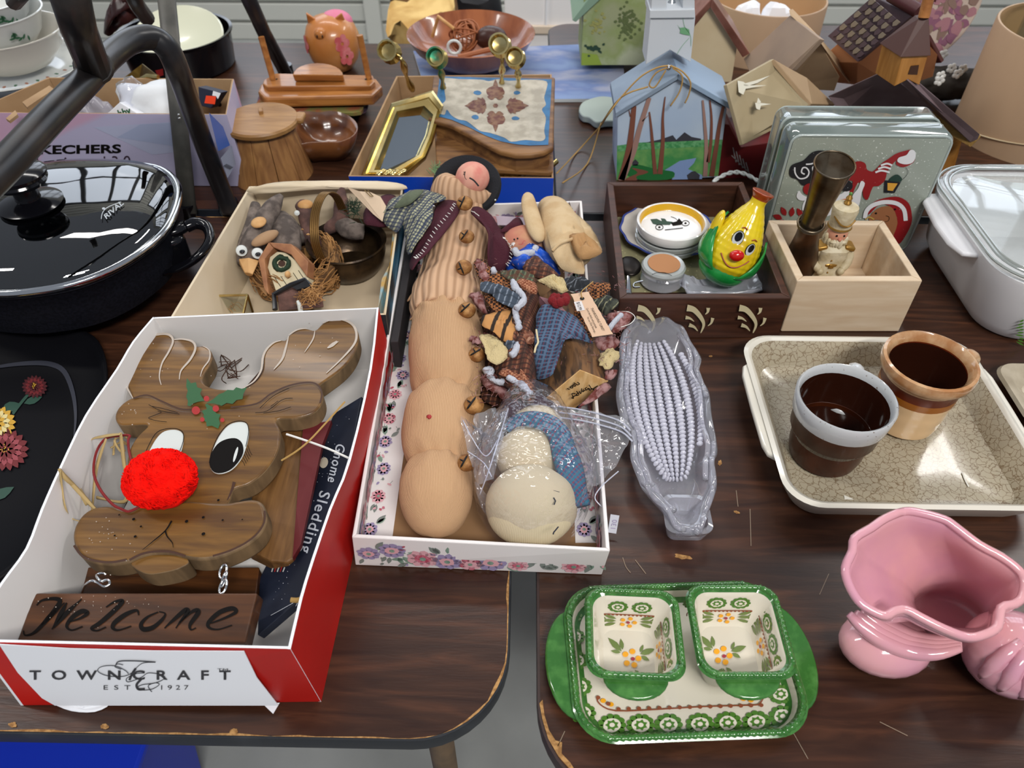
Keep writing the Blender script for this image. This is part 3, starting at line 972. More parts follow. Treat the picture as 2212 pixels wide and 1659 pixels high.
for r_ in range(nr):
    f = (r_ + .5) / nr
    hw = .034 * math.sin(PI * min(max(f * .86 + .10, 0), 1)) ** .55
    for k in range(-4, 5):
        if abs(k) == 4 and hw < .026: continue
        x = k / 4.2 * hw * 1.18
        z = .0125 + .016 * (abs(k) / 4.2) ** 2.2
        p = A_ + ax * (f * L + .0012 * abs(k)) + sd * x; p.z = TZ + z
        rot = Matrix((sd, ax, Vector((0, 0, 1)))).transposed() @ Matrix.Rotation(-k * .16, 3, 'Y')
        b.ball(p, (hw * .135, L / nr * .41, .0034), 8, 5, rot=rot)
b.build('kernel_rows', mat('kernel_glass', 'eeeefa', .05, trans=.45, coat=1), t, ang=0, kind='stuff')
b = MB(); q0 = W(1482, 1118, .02)
b.loft([rr(q0.x, q0.y, .036, .034, .008, TZ + .008), rr(q0.x, q0.y, .044, .044, .01, TZ + .026), rr(q0.x, q0.y, .036, .036, .009, TZ + .027), rr(q0.x, q0.y, .026, .026, .006, TZ + .012)])
b.build('stem_well', m_lav, t)
# ---------------------------------------------------------------- red gift box and its contents
def cv(pts, s, ox, oy):
    return [(ox + x / s, oy + y / s) for x, y in pts]


def q5(pts): return cv(pts, 2.552, 0, 660)
def q6(pts): return cv(pts, 2.572, 0, 1100)


def S2(pts, n=4):
    return [(p.x, p.y) for p in cr([Vector((a, b, 0)) for a, b in pts], n)]


def cloth(name, pts, mt, parent=None, bulge=.004, th=.0015, nz=.002, ns=40, n=3, k=5, rag=0, **kw):
    P = cr([W(*p) for p in pts], n)
    if rag:
        c0 = sum(P, Vector()) / len(P)
        P = [p + (p - c0).normalized() * (RND.random() - .5) * rag for p in P]
    c = sum(P, Vector()) / len(P); rings = []
    for j in range(k):
        f = 1 - j / (k - .6)
        rings.append([c + (p - c) * f + Vector((0, 0, bulge * (1 - f * f) + nz * noise.noise(p * ns + Vector((j * .7, 0, 0))) * (1 if j else .4))) for p in P])
    b = MB(); b.loft(rings, cap0=False)
    return b.build(name, mt, parent, ang=0, solid=th, **kw)


m_redc = mat('red_box_card', 'c0170f', .45, col2='ad140d', scale=9)
t = thing('gift_box', 'red gift box with white inside and paper label band, front left', 'box', W(330, 1200))
hT = .095
T = [W(-58, 1386, hT), W(628, 1402, hT - .003), W(818, 664, hT), W(330, 685, hT)]
B_ = [W(45, 1524, .0005), W(694, 1516, .0005), T[2] + Vector((.006, .004, .0005 - hT)), T[3] + Vector((.012, .004, .0005 - hT))]
open_box(t, T, B_, .0022, m_redc, m_boxin, m_paper, bevel=.0004, skip=(1, 3))


def wall_strip(tops, bots, inward, mts, parent):
    n = len(tops); iv = Vector(inward)
    vs = list(tops) + list(bots) + [p + iv for p in tops] + [p + iv for p in bots]
    fs = [(i, i + 1, n + i + 1, n + i) for i in range(n - 1)]; b = MB(); b.add(vs, fs, 0)
    o = 2 * n
    b.add([], [], 0)
    for i in range(n - 1):
        b.f.append((o + i + 1, o + i, o + n + i, o + n + i + 1)); b.m.append(1)
        b.f.append((i + 1, i, o + i, o + i + 1)); b.m.append(2)
    for i in (0, n - 1):
        b.f.append((i, n + i, o + n + i, o + i)); b.m.append(2)
    return b.build('side_panel', mts, parent, ang=60)


tp = cr([T[3]] + [W(x, y, hT) for x, y in ((286, 738), (250, 798), (184, 896), (128, 1010), (88, 1100), (55, 1184), (2, 1258), (-42, 1330))] + [T[0]], 3, False)
nb = len(tp)
wall_strip(tp, [(tp[i] + Vector((.012, 0, .0005 - hT))).lerp(B_[3].lerp(B_[0], i / (nb - 1)), (i / (nb - 1)) ** 4) for i in range(nb)], (.0022, 0, 0), [m_redc, m_boxin, m_paper], t)
tp = cr([T[1]] + [W(x, y, hT) for x, y in ((642, 1341), (664, 1255), (716, 1100), (758, 993), (803, 797))] + [T[2]], 3, False)
nb = len(tp)
wall_strip(tp, [B_[1].lerp(B_[2], i / (nb - 1)) for i in range(nb)], (-.0022, 0, 0), [m_redc, m_boxin, m_paper], t)
Pf = plane3(T[0], T[1], B_[0])
b = MB(); o = [Pf(p[0], min(p[1], 1521), .0012) for p in [(0, 1389), (150, 1398), (330, 1403), (528, 1404), (556, 1462), (602, 1522), (590, 1542), (570, 1524), (400, 1526), (230, 1527), (210, 1538), (165, 1538), (120, 1527), (92, 1505), (40, 1450)]]
b.slab(o, .0006); b.build('paper_label', m_paper, t, smooth=False, label='white paper label band printed in black')
m_pr = mat('print_grey', '3a3a3e', .6)
text('TOWNCRAFT', Pf, (66, 1463), (500, 1463), (66, 1443), m_pr, 'brand_lettering', t, spacing=2.1, off=.0019, bold=.022)
text('EST.', Pf, (226, 1485), (300, 1485), (226, 1475), m_pr, 'brand_lettering', t, spacing=2.0, off=.0019)
text('1927', Pf, (350, 1485), (409, 1485), (350, 1475), m_pr, 'brand_lettering', t, spacing=1.6, off=.0019)
text('TM', Pf, (471, 1444), (494, 1444), (471, 1439), m_pr, 'brand_lettering', t, off=.0019)
b = MB(); g = lambda *p, w=1.6: b.stroke(Pf, q6(p), w, off=.0022, sm=5)
g((650, 850), (670, 830), (760, 828), (870, 835), w=2.4); g((870, 835), (800, 840), (760, 870), (730, 900), (680, 915), (600, 910), (550, 885), (570, 860), (640, 855), (700, 880), (720, 900))
g((690, 850), (660, 845), (645, 860), (680, 875)); g((810, 895), (760, 900), (710, 925), (720, 945), (790, 920), (830, 895), (900, 905), (920, 925), (870, 950), (800, 960), (770, 975), (790, 990), (850, 985), (890, 960), (870, 950), (830, 965), (840, 990), (850, 1000))
g((790, 930), (765, 960), (775, 985), (810, 985), w=5); g((760, 870), (740, 900), (725, 935), w=5)
b.build('monogram', m_pr, t, smooth=False)
MB().slab([W(566, 1519, .0022), W(604, 1518, .0022), W(590, 1542, .0006)], .0004).build('paper_tip', m_paper, t, smooth=False)
cloth('hanging_paper', [(118, 1520, .002), (180, 1524, .003), (235, 1522, .002), (205, 1538, .001), (155, 1536, .001)], m_paper, t, bulge=.0, th=.0004)

# reindeer sign
m_pine = wood('stained_pine', '54371a', '7c5726', sc=9, rough=.38, bump=.06, coat=.15, c='68481f', k=12)
m_pineE = wood('stained_pine_edge', '5d4a33', '82694a', sc=14, along='z', rough=.6, k=5)
m_burn = mat('burnt_umber_shading', '3f2210', .5)
m_wpaint = mat('white_accent_paint', 'b8aca0', .5)
m_wht = mat('white_paint', 'ccd1ce', .4)
m_holly = mat('holly_green_paint', '2c5a35', .5)
m_berry = mat('berry_red_paint', 'a02524', .5)
PA = W(280, 700, .080); PB = W(780, 700, .080); PC = W(400, 1240, .058)
t = thing('reindeer_welcome_sign', 'brown wooden reindeer face sign with red pompom nose and hanging welcome board', 'sign', W(400, 1050, .02))
Pl = plane3(PA, PB, PC)


def board(name, pts, off, th, mts=None, sm=4, bev=.0035, P=None, parent=None, seg=3):
    P = P or Pl
    pts = S2(pts, sm) if sm > 1 else pts
    b = MB(); b.slab([P(x, y, off) for x, y in pts], th, 1, 0, 1)
    return b.build(name, mts or [m_pine, m_pineE], parent or t, smooth=True, ang=50, bevel=bev, seg=seg)


ant = q5([(760, 560), (715, 470), (688, 400), (690, 340), (712, 275), (760, 215), (820, 175), (880, 158), (930, 160), (958, 185), (1010, 183), (1060, 195), (1083, 222), (1120, 222), (1155, 240), (1170, 275), (1160, 320), (1135, 360), (1115, 400), (1125, 430), (1160, 450), (1210, 460), (1270, 462), (1330, 460), (1385, 435), (1425, 400), (1448, 350), (1452, 290), (1468, 240), (1500, 207), (1545, 190), (1572, 190), (1592, 165), (1635, 133), (1685, 125), (1737, 135), (1780, 97), (1840, 74), (1905, 78), (1955, 110), (1978, 165), (1968, 225), (1935, 290), (1880, 350), (1800, 410), (1700, 480), (1500, 640), (1200, 700), (900, 680)])
board('antlers', ant, 0, .021)
head = q5([(1000, 588), (1080, 592), (1200, 585), (1330, 575), (1420, 560), (1500, 505), (1590, 462), (1690, 440), (1750, 450), (1783, 495), (1775, 555), (1730, 605), (1640, 632), (1530, 640), (1548, 700), (1545, 780), (1512, 862), (1450, 940), (1375, 995), (1300, 1020), (1283, 1050), (1268, 1090), (1180, 1180), (900, 1200), (770, 1150), (755, 1080), (742, 1020), (718, 960), (708, 885), (725, 800), (768, 730), (822, 672), (740, 670), (670, 668), (643, 635), (655, 585), (700, 540), (760, 515), (840, 515), (910, 550)])
board('face_panel', head, .004, .022)
muz = q5([(720, 1145), (650, 1130), (560, 1130), (490, 1160), (440, 1220), (420, 1290), (435, 1360), (480, 1415), (560, 1442), (640, 1448), (720, 1435), (800, 1402), (870, 1388), (960, 1390), (1030, 1408), (1100, 1420), (1190, 1414), (1280, 1385), (1370, 1340), (1440, 1285), (1476, 1220), (1478, 1160), (1455, 1108), (1400, 1090), (1320, 1100), (1240, 1110), (1000, 1100), (800, 1120)])
board('muzzle', muz, .0075, .024)
board('lower_lip', q5([(735, 1425), (760, 1465), (830, 1492), (920, 1482), (1000, 1460), (1050, 1425), (1000, 1380), (850, 1380)]), .004, .022)
# shading and painted lines
b = MB()
b.stroke(Pl, q5([(745, 530), (820, 512), (900, 545), (1000, 587), (1080, 590)]), 3, 0, .0052)
b.stroke(Pl, q5([(1280, 580), (1420, 560), (1500, 505), (1600, 460), (1700, 442), (1755, 455), (1780, 500), (1770, 555)]), 3.5, 0, .0052)
b.stroke(Pl, q5([(735, 1430), (800, 1398), (870, 1384), (960, 1385), (1040, 1408)]), 5, 0, .0086)
b.stroke(Pl, q5([(432, 1350), (480, 1410), (560, 1436), (640, 1442), (720, 1428)]), 5, 0, .0086)
b.stroke(Pl, q5([(1190, 1408), (1280, 1380), (1370, 1335), (1436, 1280), (1470, 1220), (1472, 1160)]), 4, 0, .0086)
b.stroke(Pl, q5([(1300, 990), (1285, 1040), (1262, 1090)]), 7, 0, .0052, w1=2)
b.build('edge_shading', m_burn, t, smooth=False, kind='stuff')
b = MB()
for p, w_ in (([(690, 400), (690, 340), (712, 275), (765, 215), (825, 176), (885, 160), (935, 165), (955, 200), (930, 260), (895, 320), (880, 390), (890, 440)], 3.2), ([(958, 190), (1010, 188), (1062, 202), (1078, 240), (1050, 300), (1000, 360), (990, 410)], 3.2), ([(1120, 226), (1155, 250), (1155, 300), (1120, 350), (1105, 395)], 2), ([(690, 400), (700, 450), (735, 515)], 2.6),
              ([(1340, 458), (1400, 420), (1440, 360), (1450, 290), (1470, 245), (1510, 208), (1550, 196)], 3), ([(1592, 170), (1575, 240), (1555, 300), (1510, 355)], 3.4), ([(1737, 140), (1725, 190), (1680, 260)], 2), ([(1780, 100), (1840, 78), (1905, 85), (1950, 115), (1966, 165), (1950, 220), (1880, 300), (1800, 375)], 3.4), ([(1592, 165), (1640, 136), (1690, 128)], 2)):
    b.stroke(Pl, q5(p), lambda f, w_=w_: w_ * (.5 + math.sin(PI * f)), 0, .0008, sm=6)
b.blob(Pl, 720, 745, 14, 3.4, -.6, 0, .0008, jit=.5)
for k in range(60):
    z = RND.choice(((750, 610, 60, 50, .0052), (620, 1330, 160, 120, .0086), (620, 1250, 120, 80, .0086), (1200, 600, 260, 180, .0052), (1700, 250, 200, 120, .0008), (850, 330, 120, 110, .0008)))
    x, y = q5([(RND.gauss(z[0], z[2] * .55), RND.gauss(z[1], z[3] * .55))])[0]
    b.blob(Pl, x, y, RND.uniform(.6, 1.7), RND.uniform(.6, 1.3), 0, 0, z[4], n=5)
b.build('white_accents', m_wpaint, t, smooth=False, kind='stuff')
# eyes
ew = q5([(805, 930), (822, 850), (860, 770), (905, 718), (960, 702), (1005, 712), (1022, 745), (1012, 810), (985, 870), (930, 930), (860, 960)])
board('eye', ew, .0055, .0015, [m_wht, m_wht], bev=.0005, seg=1)
ew2 = q5([(1165, 890), (1180, 820), (1215, 740), (1265, 680), (1320, 660), (1365, 668), (1380, 710), (1370, 780), (1340, 860), (1290, 920), (1230, 945), (1185, 935)])
board('eye', ew2, .0055, .0015, [m_wht, m_wht], bev=.0005, seg=1)
b = MB()
b.poly(Pl, S2(q5([(805, 935), (828, 870), (870, 825), (925, 808), (975, 830), (985, 868), (930, 930), (850, 965)])), 0, .0062)
b.poly(Pl, S2(q5([(1165, 890), (1175, 840), (1210, 785), (1260, 758), (1315, 755), (1348, 790), (1345, 850), (1290, 920), (1230, 945), (1185, 935)])), 0, .0062)
for p in ([(812, 850), (830, 800), (880, 720), (960, 700), (1015, 716), (1022, 770), (985, 870)], [(1165, 890), (1180, 820), (1215, 740), (1265, 680), (1320, 660), (1368, 670), (1380, 720), (1365, 800)]):
    b.stroke(Pl, q5(p), 1.4, 0, .0064)
for k in range(6):
    b.stroke(Pl, q5([(1340 + k * 7, 870 - k * 16), (1352 + k * 7, 885 - k * 12), (1358 + k * 8, 895 - k * 12 + 6)]), 1, 0, .0052)
    b.stroke(Pl, q5([(822 + k * 2, 860 - k * 6), (800 + k * 2, 880 - k * 6), (770 + k * 5, 905 - k * 12)]), 1, 0, .0052)
for p in ([(965, 1215), (930, 1270), (860, 1330), (805, 1375)], [(930, 1268), (940, 1300), (968, 1335), (974, 1362)]):
    b.stroke(Pl, q5(p), lambda f: .8 + 3 * (1 - f), 0, .0086)
for x, y, r in ((757, 1206, 3.6), (797, 1246, 2.6), (654, 1296, 2.4), (766, 1301, 3.4), (678, 1182, 2), (1137, 1196, 3.4), (1138, 1287, 4.4), (1243, 1211, 2.6), (1046, 1218, 4), (1350, 1208, 1.8), (1213, 1090, 3), (710, 998, 2.6)):
    a_ = q5([(x, y)])[0]; b.blob(Pl, a_[0], a_[1], r, r * .75, -.5, 0, .0086 if y > 1100 else .0052, n=9)
for p in ([(830, 565), (900, 600), (1000, 618)], [(850, 575), (920, 590), (990, 610)], [(880, 600), (900, 608), (860, 625), (830, 640), (880, 655), (930, 660)], [(1620, 530), (1560, 540), (1480, 600), (1415, 610)], [(1500, 575), (1540, 545)], [(1610, 578), (1540, 600), (1460, 612)], [(1440, 585), (1510, 520), (1600, 475)]):
    b.stroke(Pl, q5(p), 1.1, 0, .0054)
b.build('black_line_painting', m_ink, t, smooth=False, kind='stuff')
b = MB(); b.blob(Pl, *q5([(1310, 845)])[0], 3, 17, .28, 0, .0068); b.blob(Pl, *q5([(945, 852)])[0], 2.4, 5, .2, 0, .0068)
b.build('eye_glint', m_wht, t, smooth=False)
for pts in ([(1040, 420), (1062, 448), (1090, 442), (1096, 470), (1124, 480), (1112, 505), (1136, 545), (1100, 550), (1072, 560), (1060, 575), (1043, 570), (1046, 545), (1036, 520), (1045, 490), (1036, 465)],
            [(1370, 470), (1340, 478), (1310, 470), (1295, 486), (1262, 484), (1240, 500), (1215, 508), (1185, 535), (1145, 558), (1195, 560), (1230, 572), (1258, 556), (1290, 562), (1312, 540), (1345, 535), (1350, 505)],
            [(1140, 565), (1150, 590), (1122, 600), (1135, 625), (1122, 645), (1145, 660), (1150, 685), (1178, 682), (1212, 698), (1222, 670), (1215, 645), (1225, 620), (1200, 612), (1190, 585), (1150, 560)]):
    b = MB(); b.poly(Pl, q5(pts), 0, .0054); b.build('holly_leaf', m_holly, t, smooth=False)
for x, y, r in ((1090, 598, 9), (1148, 533, 6), (1199, 588, 7), (1125, 648, 5), (1235, 651, 4.5)):
    b = MB(); b.blob(Pl, *q5([(x, y)])[0], r, r, m=0, off=.0056); b.build('berry', m_berry, t, smooth=False)
m_pom = mat('red_yarn', 'ff1508', .95, col2='ee0c04', scale=90, bump=1.0, bscale=260, spec=.15)
b = MB(); c = Pl(367, 1068, .024)
b.ball(c, (.0305, .0275, .024), 48, 30, nz=.09, ns=150)
for k in range(500):
    a = RND.random() * 2 * PI; ph = math.asin(RND.uniform(-.2, 1))
    d = Vector((math.cos(a) * math.cos(ph), math.sin(a) * math.cos(ph), math.sin(ph)))
    p = c + Vector((d.x * .030, d.y * .027, d.z * .0235)); sd = d.cross(Vector((RND.random(), RND.random(), RND.random()))).normalized()
    b.tube([p - sd * .004, p + d * .0014, p + sd * .004], .0006, 4)
b.build('pompom_nose', m_pom, t, ang=0, kind='stuff')
# welcome board and its hooks
WA, WB_, WC = W(74, 1281, .060), W(556, 1281, .060), W(35, 1388, .050)
Pw = plane3(WA, WB_, WC)
m_wel = wood('dark_stained_board', '3a2110', '5c3619', sc=8, rough=.4, coat=.15, k=12)
b = MB(); b.slab([Pw(*p) for p in ((74, 1281), (556, 1281), (529, 1390), (35, 1388))], .019)
wb = b.build('welcome_board', m_wel, t, smooth=False, bevel=.0015)
b = MB()
for p in ([(205, 535), (235, 508), (300, 498), (335, 512), (300, 570), (240, 640), (185, 690), (140, 700), (132, 675)], [(225, 650), (290, 585), (360, 520)], [(372, 520), (335, 590), (290, 668)], [(300, 660), (370, 580), (455, 500)],
          [(385, 628), (450, 605), (487, 578), (455, 568), (400, 605), (372, 650), (400, 672), (460, 652)], [(590, 545), (640, 515), (682, 512), (640, 560), (560, 630), (510, 662), (540, 675), (590, 655)],
          [(772, 590), (760, 563), (700, 585), (640, 630), (628, 660), (660, 672), (730, 650)], [(880, 572), (820, 600), (785, 640), (800, 668), (855, 655), (905, 610), (918, 580), (885, 570)],
          [(915, 662), (960, 620), (1030, 562), (1042, 575), (1000, 630), (978, 662)], [(1000, 630), (1060, 575), (1095, 562), (1100, 580), (1058, 640), (1062, 670), (1090, 660)],
          [(1170, 635), (1250, 605), (1312, 572), (1290, 552), (1220, 575), (1160, 630), (1165, 660), (1215, 668), (1290, 645)]):
    b.stroke(Pw, q6(p), lambda f: 3.0 + 7.5 * math.sin(PI * min(f * 1.1, 1)) ** 1.5, 0, .0005, sm=7)
b.build('welcome_lettering', m_ink, wb, smooth=False)
b = MB()
for k in range(45):
    x, y = q6([(RND.gauss(500, 260), RND.gauss(520, 45))])[0]
    if 1284 < y < 1380 and 80 < x < 540:
        b.blob(Pw, x, y, RND.uniform(.5, 1.5), RND.uniform(.5, 1.2), 0, 0, .0006, n=5)
b.build('paint_flecks', m_wpaint, wb, smooth=False, kind='stuff')
hk = [(455, 465, .052), (465, 440, .058), (480, 415, .064), (510, 398, .066), (545, 410, .064), (580, 430, .062), (610, 415, .062), (600, 392, .064), (565, 400, .066), (545, 385, .066), (538, 365, .064), (570, 355, .062), (590, 365, .06)]
MB().tube(cr([W(*q6([(x, y)])[0], h) for x, y, h in hk], 4, False), .0011, 8).build('s_hook', m_chrome, t, ang=0)
for (x, y, a) in ((1240, 345, 0), (1245, 390, 1.2), (1240, 430, .3)):
    c = Vector(W(*q6([(x, y)])[0], .060)); u_ = Vector((math.cos(a), math.sin(a) * .5, .3)).normalized(); v_ = Vector((0, 1, .25)).normalized()
    MB().tube([c + u_ * .0032 * math.cos(2 * PI * k / 14) + v_ * .0058 * math.sin(2 * PI * k / 14) for k in range(14)], .0011, 7, closed=True).build('chain_link', m_chrome, t, ang=0)

# brown sign board beneath, dark backing, red strip, navy sign, cords
m_oak = wood('brown_board', '60401f', '7d5830', sc=10, along='y', rough=.5)
Pb = plane3(W(600, 950, .045), W(650, 950, .045), W(580, 1210, .035))
b = MB(); b.slab([Pb(*p) for p in ((560, 925), (655, 925), (638, 1205), (620, 1215), (585, 1212), (530, 1185))], .02)
b.build('wooden_plank', m_oak, bevel=.002, smooth=False, label='plain brown plank under the reindeer sign at its right side', cat='board')
b = MB(); b.slab([W(*p, .020) for p in ((190, 1225), (560, 1225), (552, 1300), (170, 1300))], .012)
b.build('backing_board', m_wel, bevel=.001, smooth=False, label='dark brown board lying under reindeer sign above welcome board', cat='board')
b = MB(); b.slab([W(*p) for p in ((655, 920, .055), (716, 908, .055), (696, 960, .054), (650, 1175, .045), (632, 1205, .04), (640, 1100, .05))], .006)
b.build('red_board', mat('deep_red_board', '5c1418', .6), smooth=False, label='dark red narrow board between brown plank and navy sign', cat='board')
t = thing('navy_sledding_sign', 'navy blue sign with white Gnome Sledding lettering leaning in red gift box', 'sign', W(650, 1150, .01))
NA, NB, NC = W(721, 893, .035), W(780, 858, .052), W(556, 1372, .02)
Pn = plane3(NA, NB, NC)
m_navy = mat('navy_paint', '1c2437', .5, col2='161c2c', scale=20)
b = MB(); b.slab([Pn(*p) for p in ((721, 893), (781, 856), (758, 975), (708, 1135), (652, 1290), (556, 1372), (560, 1250), (640, 1090))], .008)
b.build('sign_board', m_navy, t, smooth=False, bevel=.0008)
m_wl = mat('sign_lettering_white', 'c8ccd4', .5)
text('Gnome', Pn, (728, 958), (708, 1040), (748, 964), m_wl, 'sign_lettering', t, spacing=1.15, bold=.01)
text('Sledding', Pn, (693, 1060), (650, 1192), (716, 1066), m_wl, 'sign_lettering', t, spacing=1.15, bold=.01)
b = MB(); b.stroke(Pn, [(770, 935), (725, 1085), (672, 1240), (640, 1310)], 1.1, 0); b.stroke(Pn, [(586, 1330), (640, 1300)], 1.0, 0)
for k in range(50):
    f = RND.random(); b.blob(Pn, 745 - f * 150 + RND.uniform(-16, 16), 900 + f * 400, RND.uniform(.5, 1.1), m=0, n=5)
b.build('white_line_and_snow', m_wl, t, smooth=False, kind='stuff')
b = MB(); b.blob(Pn, 676, 1028, 7, 20, .5); b.blob(Pn, 700, 1000, 9, 12, .3); b.build('painted_gnome', mat('gnome_cream', 'cfc3ae', .5), t, smooth=False)
b = MB()
for k in range(5):
    b.stroke(Pn, [(592 + k * 6, 1222 + k * 1), (588 + k * 6, 1236)], 2.6, k % 2)
b.build('painted_scarf', [m_wht, m_berry], t, smooth=False)
MB().tube(cr([W(*p) for p in ((693, 1205, .07), (684, 1230, .068), (672, 1258, .06), (660, 1285, .055), (646, 1296, .05), (628, 1296, .05))], 5, False), .0022, 7).build('rope_tie', m_twine, t, ang=0)
MB().tube(cr([W(*p) for p in ((619, 938, .072), (650, 948, .074), (690, 962, .078), (720, 974, .08), (754, 990, .082))], 4, False), .0011, 6).build('white_string', m_string, label='short white string hanging over red box beside the reindeer eye', cat='string')
MB().tube(cr([W(*p) for p in ((745, 868, .085), (700, 918, .08), (668, 952, .078), (640, 975, .075), (608, 995, .07))], 4, False), .0009, 5).build('straw_strand', m_twine, label='pale straw strand crossing the white string', cat='straw')
q4 = lambda p: (p[0] / 3.073, 700 + p[1] / 3.073)
MB().tube(cr([W(*q4(p), .072) for p in ((860, 740), (790, 742), (700, 762), (640, 850), (622, 980), (660, 1090), (740, 1190), (800, 1225), (870, 1240), (960, 1150), (870, 900), (850, 780))], 5), .0012, 6, closed=True).build('red_yarn_loop', mat('red_cord', '7e1a1c', .7), label='thin dark red cord loop beside the left antler ear', cat='cord')
m_raf = mat('raffia', 'b39a68', .8)
t = thing('raffia_bow', 'tangled dry raffia strands tied at left of the reindeer face', 'raffia', W(160, 1050, .01))
for p in ([(800, 730, .07), (690, 745, .065), (590, 780, .06), (500, 940, .055), (510, 1060, .05), (600, 1200, .04), (660, 1240, .04)], [(390, 960, .085), (440, 1030, .075), (520, 1100, .06), (580, 1200, .045)], [(400, 975, .085), (410, 1080, .07), (430, 1200, .06), (460, 1280, .045), (545, 1315, .04)], [(395, 970, .08), (530, 1120, .06), (650, 1245, .045)], [(800, 720, .07), (820, 900, .05), (845, 1080, .04), (820, 1180, .03), (640, 1150, .03)], [(705, 760, .07), (640, 960, .05), (612, 1240, .03)]):
    MB().tube(cr([W(*q4(a[:2]), a[2] + .016) for a in p], 5, False), [.0012 + .0009 * abs(math.sin(i * .35)) for i in range(5 * (len(p) - 1) + 1)], 5, flatk=.35).build('strand', m_raf, t, ang=0)
for k in range(4):
    c = W(*q4((812, 760)), .066); a = k * 1.5
    MB().tube(cr([c + Vector((.004 * math.cos(a + s), .004 * math.sin(a + s) - .002 * s, .003 * math.sin(s * 2))) * (1 + s * .3) for s in (0, .6, 1.2, 2, 3)], 4, False), .0012, 5, flatk=.4).build('knot_strand', m_raf, t, ang=0)
# dark metal scrap and wired twig thing at the top between antlers
b = MB(); b.slab([W(*p, .03) for p in ((520, 845), (560, 800), (575, 770), (610, 760), (640, 775), (600, 830), (560, 860), (525, 862))], .006)
b.build('brown_leaf_plaque', m_burn, bevel=.002, label='small dark brown piece lying between the reindeer antlers', cat='board')
m_wire = mat('rusty_wire', '4a2f20', .6)
t = thing('grapevine_scrap', 'thin curled brown twigs in the box between the antlers', 'twigs', W(500, 800, .01))
for k in range(9):
    c = W(490 + RND.uniform(-25, 25), 800 + RND.uniform(-18, 25), .03)
    MB().tube(cr([c + Vector((RND.uniform(-.012, .012), RND.uniform(-.012, .012), RND.uniform(-.006, .01))) for _ in range(4)], 4, False), .0006, 4).build('twig', m_wire, t, ang=0)
# ---------------------------------------------------------------- floral box lid and everything lying in it
q7 = lambda pts: cv(pts, 3.318, 740, 820)
q1 = lambda pts: cv(pts, 3.95, 740, 340)
q2 = lambda pts: cv(pts, 5.183, 980, 560)
m_fl = mat('floral_paper_ground', 'e6e1df', .45)
m_rose = mat('print_rose', 'ae4a5c', .5, col2='c87888', scale=300)
m_pinkp = mat('print_pink', 'd9a5ac', .5)
m_sage = mat('print_sage', '6f8a7a', .5, col2='8aa090', scale=250)
m_lil = mat('print_lilac', '9a8db0', .5)
m_gry = mat('print_grey_leaf', '7d857f', .5)
t = thing('floral_box_lid', 'long box lid covered in white floral paper, holding cloth dolls', 'box', W(1030, 1000))
hT = .046
T = [W(760, 1160, hT), W(1318, 1190, hT), W(1257, 433, hT), W(884, 444, hT)]
B_ = [W(768, 1221, .0005), W(1300, 1242, .0005), Vector((T[2].x, T[2].y, TZ + .0005)), Vector((T[3].x + .002, T[3].y, TZ + .0005))]
open_box(t, T, B_, .0035, m_fl, m_fl, m_fl, mb=mat('box_board_brown', '8c6a48', .8), bevel=.001)


def floral(P, w, h, n, name, seed=0, dense=1.0):
    r = random.Random(seed)
    b = MB()
    nx = max(int(w / .036 * dense), 1)
    for i in range(nx):
        x = (i + .5 + r.uniform(-.2, .2)) * w / nx; y = h * (.5 + r.uniform(-.25, .25));  R0 = min(r.uniform(.009, .0155), h * .36)
        y = min(max(y, R0), h - R0); x = min(max(x, R0), w - R0 * 1.3)
        k0 = r.randrange(3); mm = (0, 1, 3)[k0]
        for k in range(r.randint(5, 8)):
            a = r.random() * 2 * PI
            lx, ly = x + R0 * 1.1 * math.cos(a), y + R0 * .9 * math.sin(a)
            L = r.uniform(.009, .016)
            ly2 = ly + L * math.sin(a)
            if not (0 < lx + L * math.cos(a) < w and .001 < ly2 < h - .001 and .001 < ly < h - .001): continue
            b.leaf(P, lx, ly, L, L * .42, a, 2 if r.random() < .6 else 4, .0003)
        for k in range(9):
            a = 2 * PI * k / 9; q = R0 * .62
            b.blob(P, x + q * math.cos(a), y + q * math.sin(a) * .85, R0 * .36, R0 * .3, a, mm if k % 2 else (1 if mm == 0 else mm), .0004, n=7, jit=.3)
        b.blob(P, x, y, R0 * .5, R0 * .42, 0, 0 if mm == 1 else 1, .0006, n=9, jit=.3); b.blob(P, x, y, R0 * .2, R0 * .2, 0, 2, .0008, n=7)
        for k in range(3):
            xx = x + w / nx * r.uniform(.35, .6); yy = h * r.uniform(.12, .88)
            if xx < w - .003:
                b.blob(P, xx, yy, .0016 + r.random() * .0016, .0014, r.random() * 3, r.choice((0, 1, 3, 4)), .0004, n=6, jit=.5)
                b.stroke(P, [(xx, yy), (xx + r.uniform(-.006, .003), yy + r.uniform(-.003, .003))], .0005, 4, .0003, sm=1)
    P0 = P
    b.build(name, [m_rose, m_pinkp, m_sage, m_lil, m_gry], t, smooth=False, kind='stuff')


def fr(o, x, top):
    """frame on a wall: origin bottom corner o, along x, up to top"""
    u = (x - o).normalized(); v = top - o; v = (v - u * v.dot(u)).normalized()
    g_ = frame(o + u * .004, u, v)
    return lambda a, b_, off=0: g_(a, b_, off + .0012)


def inward(P, k):
    return lambda x, y, off=0: P(x, y, off + k)


floral(fr(B_[0], B_[1], T[0]), (B_[1] - B_[0]).length, .043, 14, 'floral_print', 3, 1.7)
up = Vector((0, 0, 1))
lw = (T[3] - T[0]).length


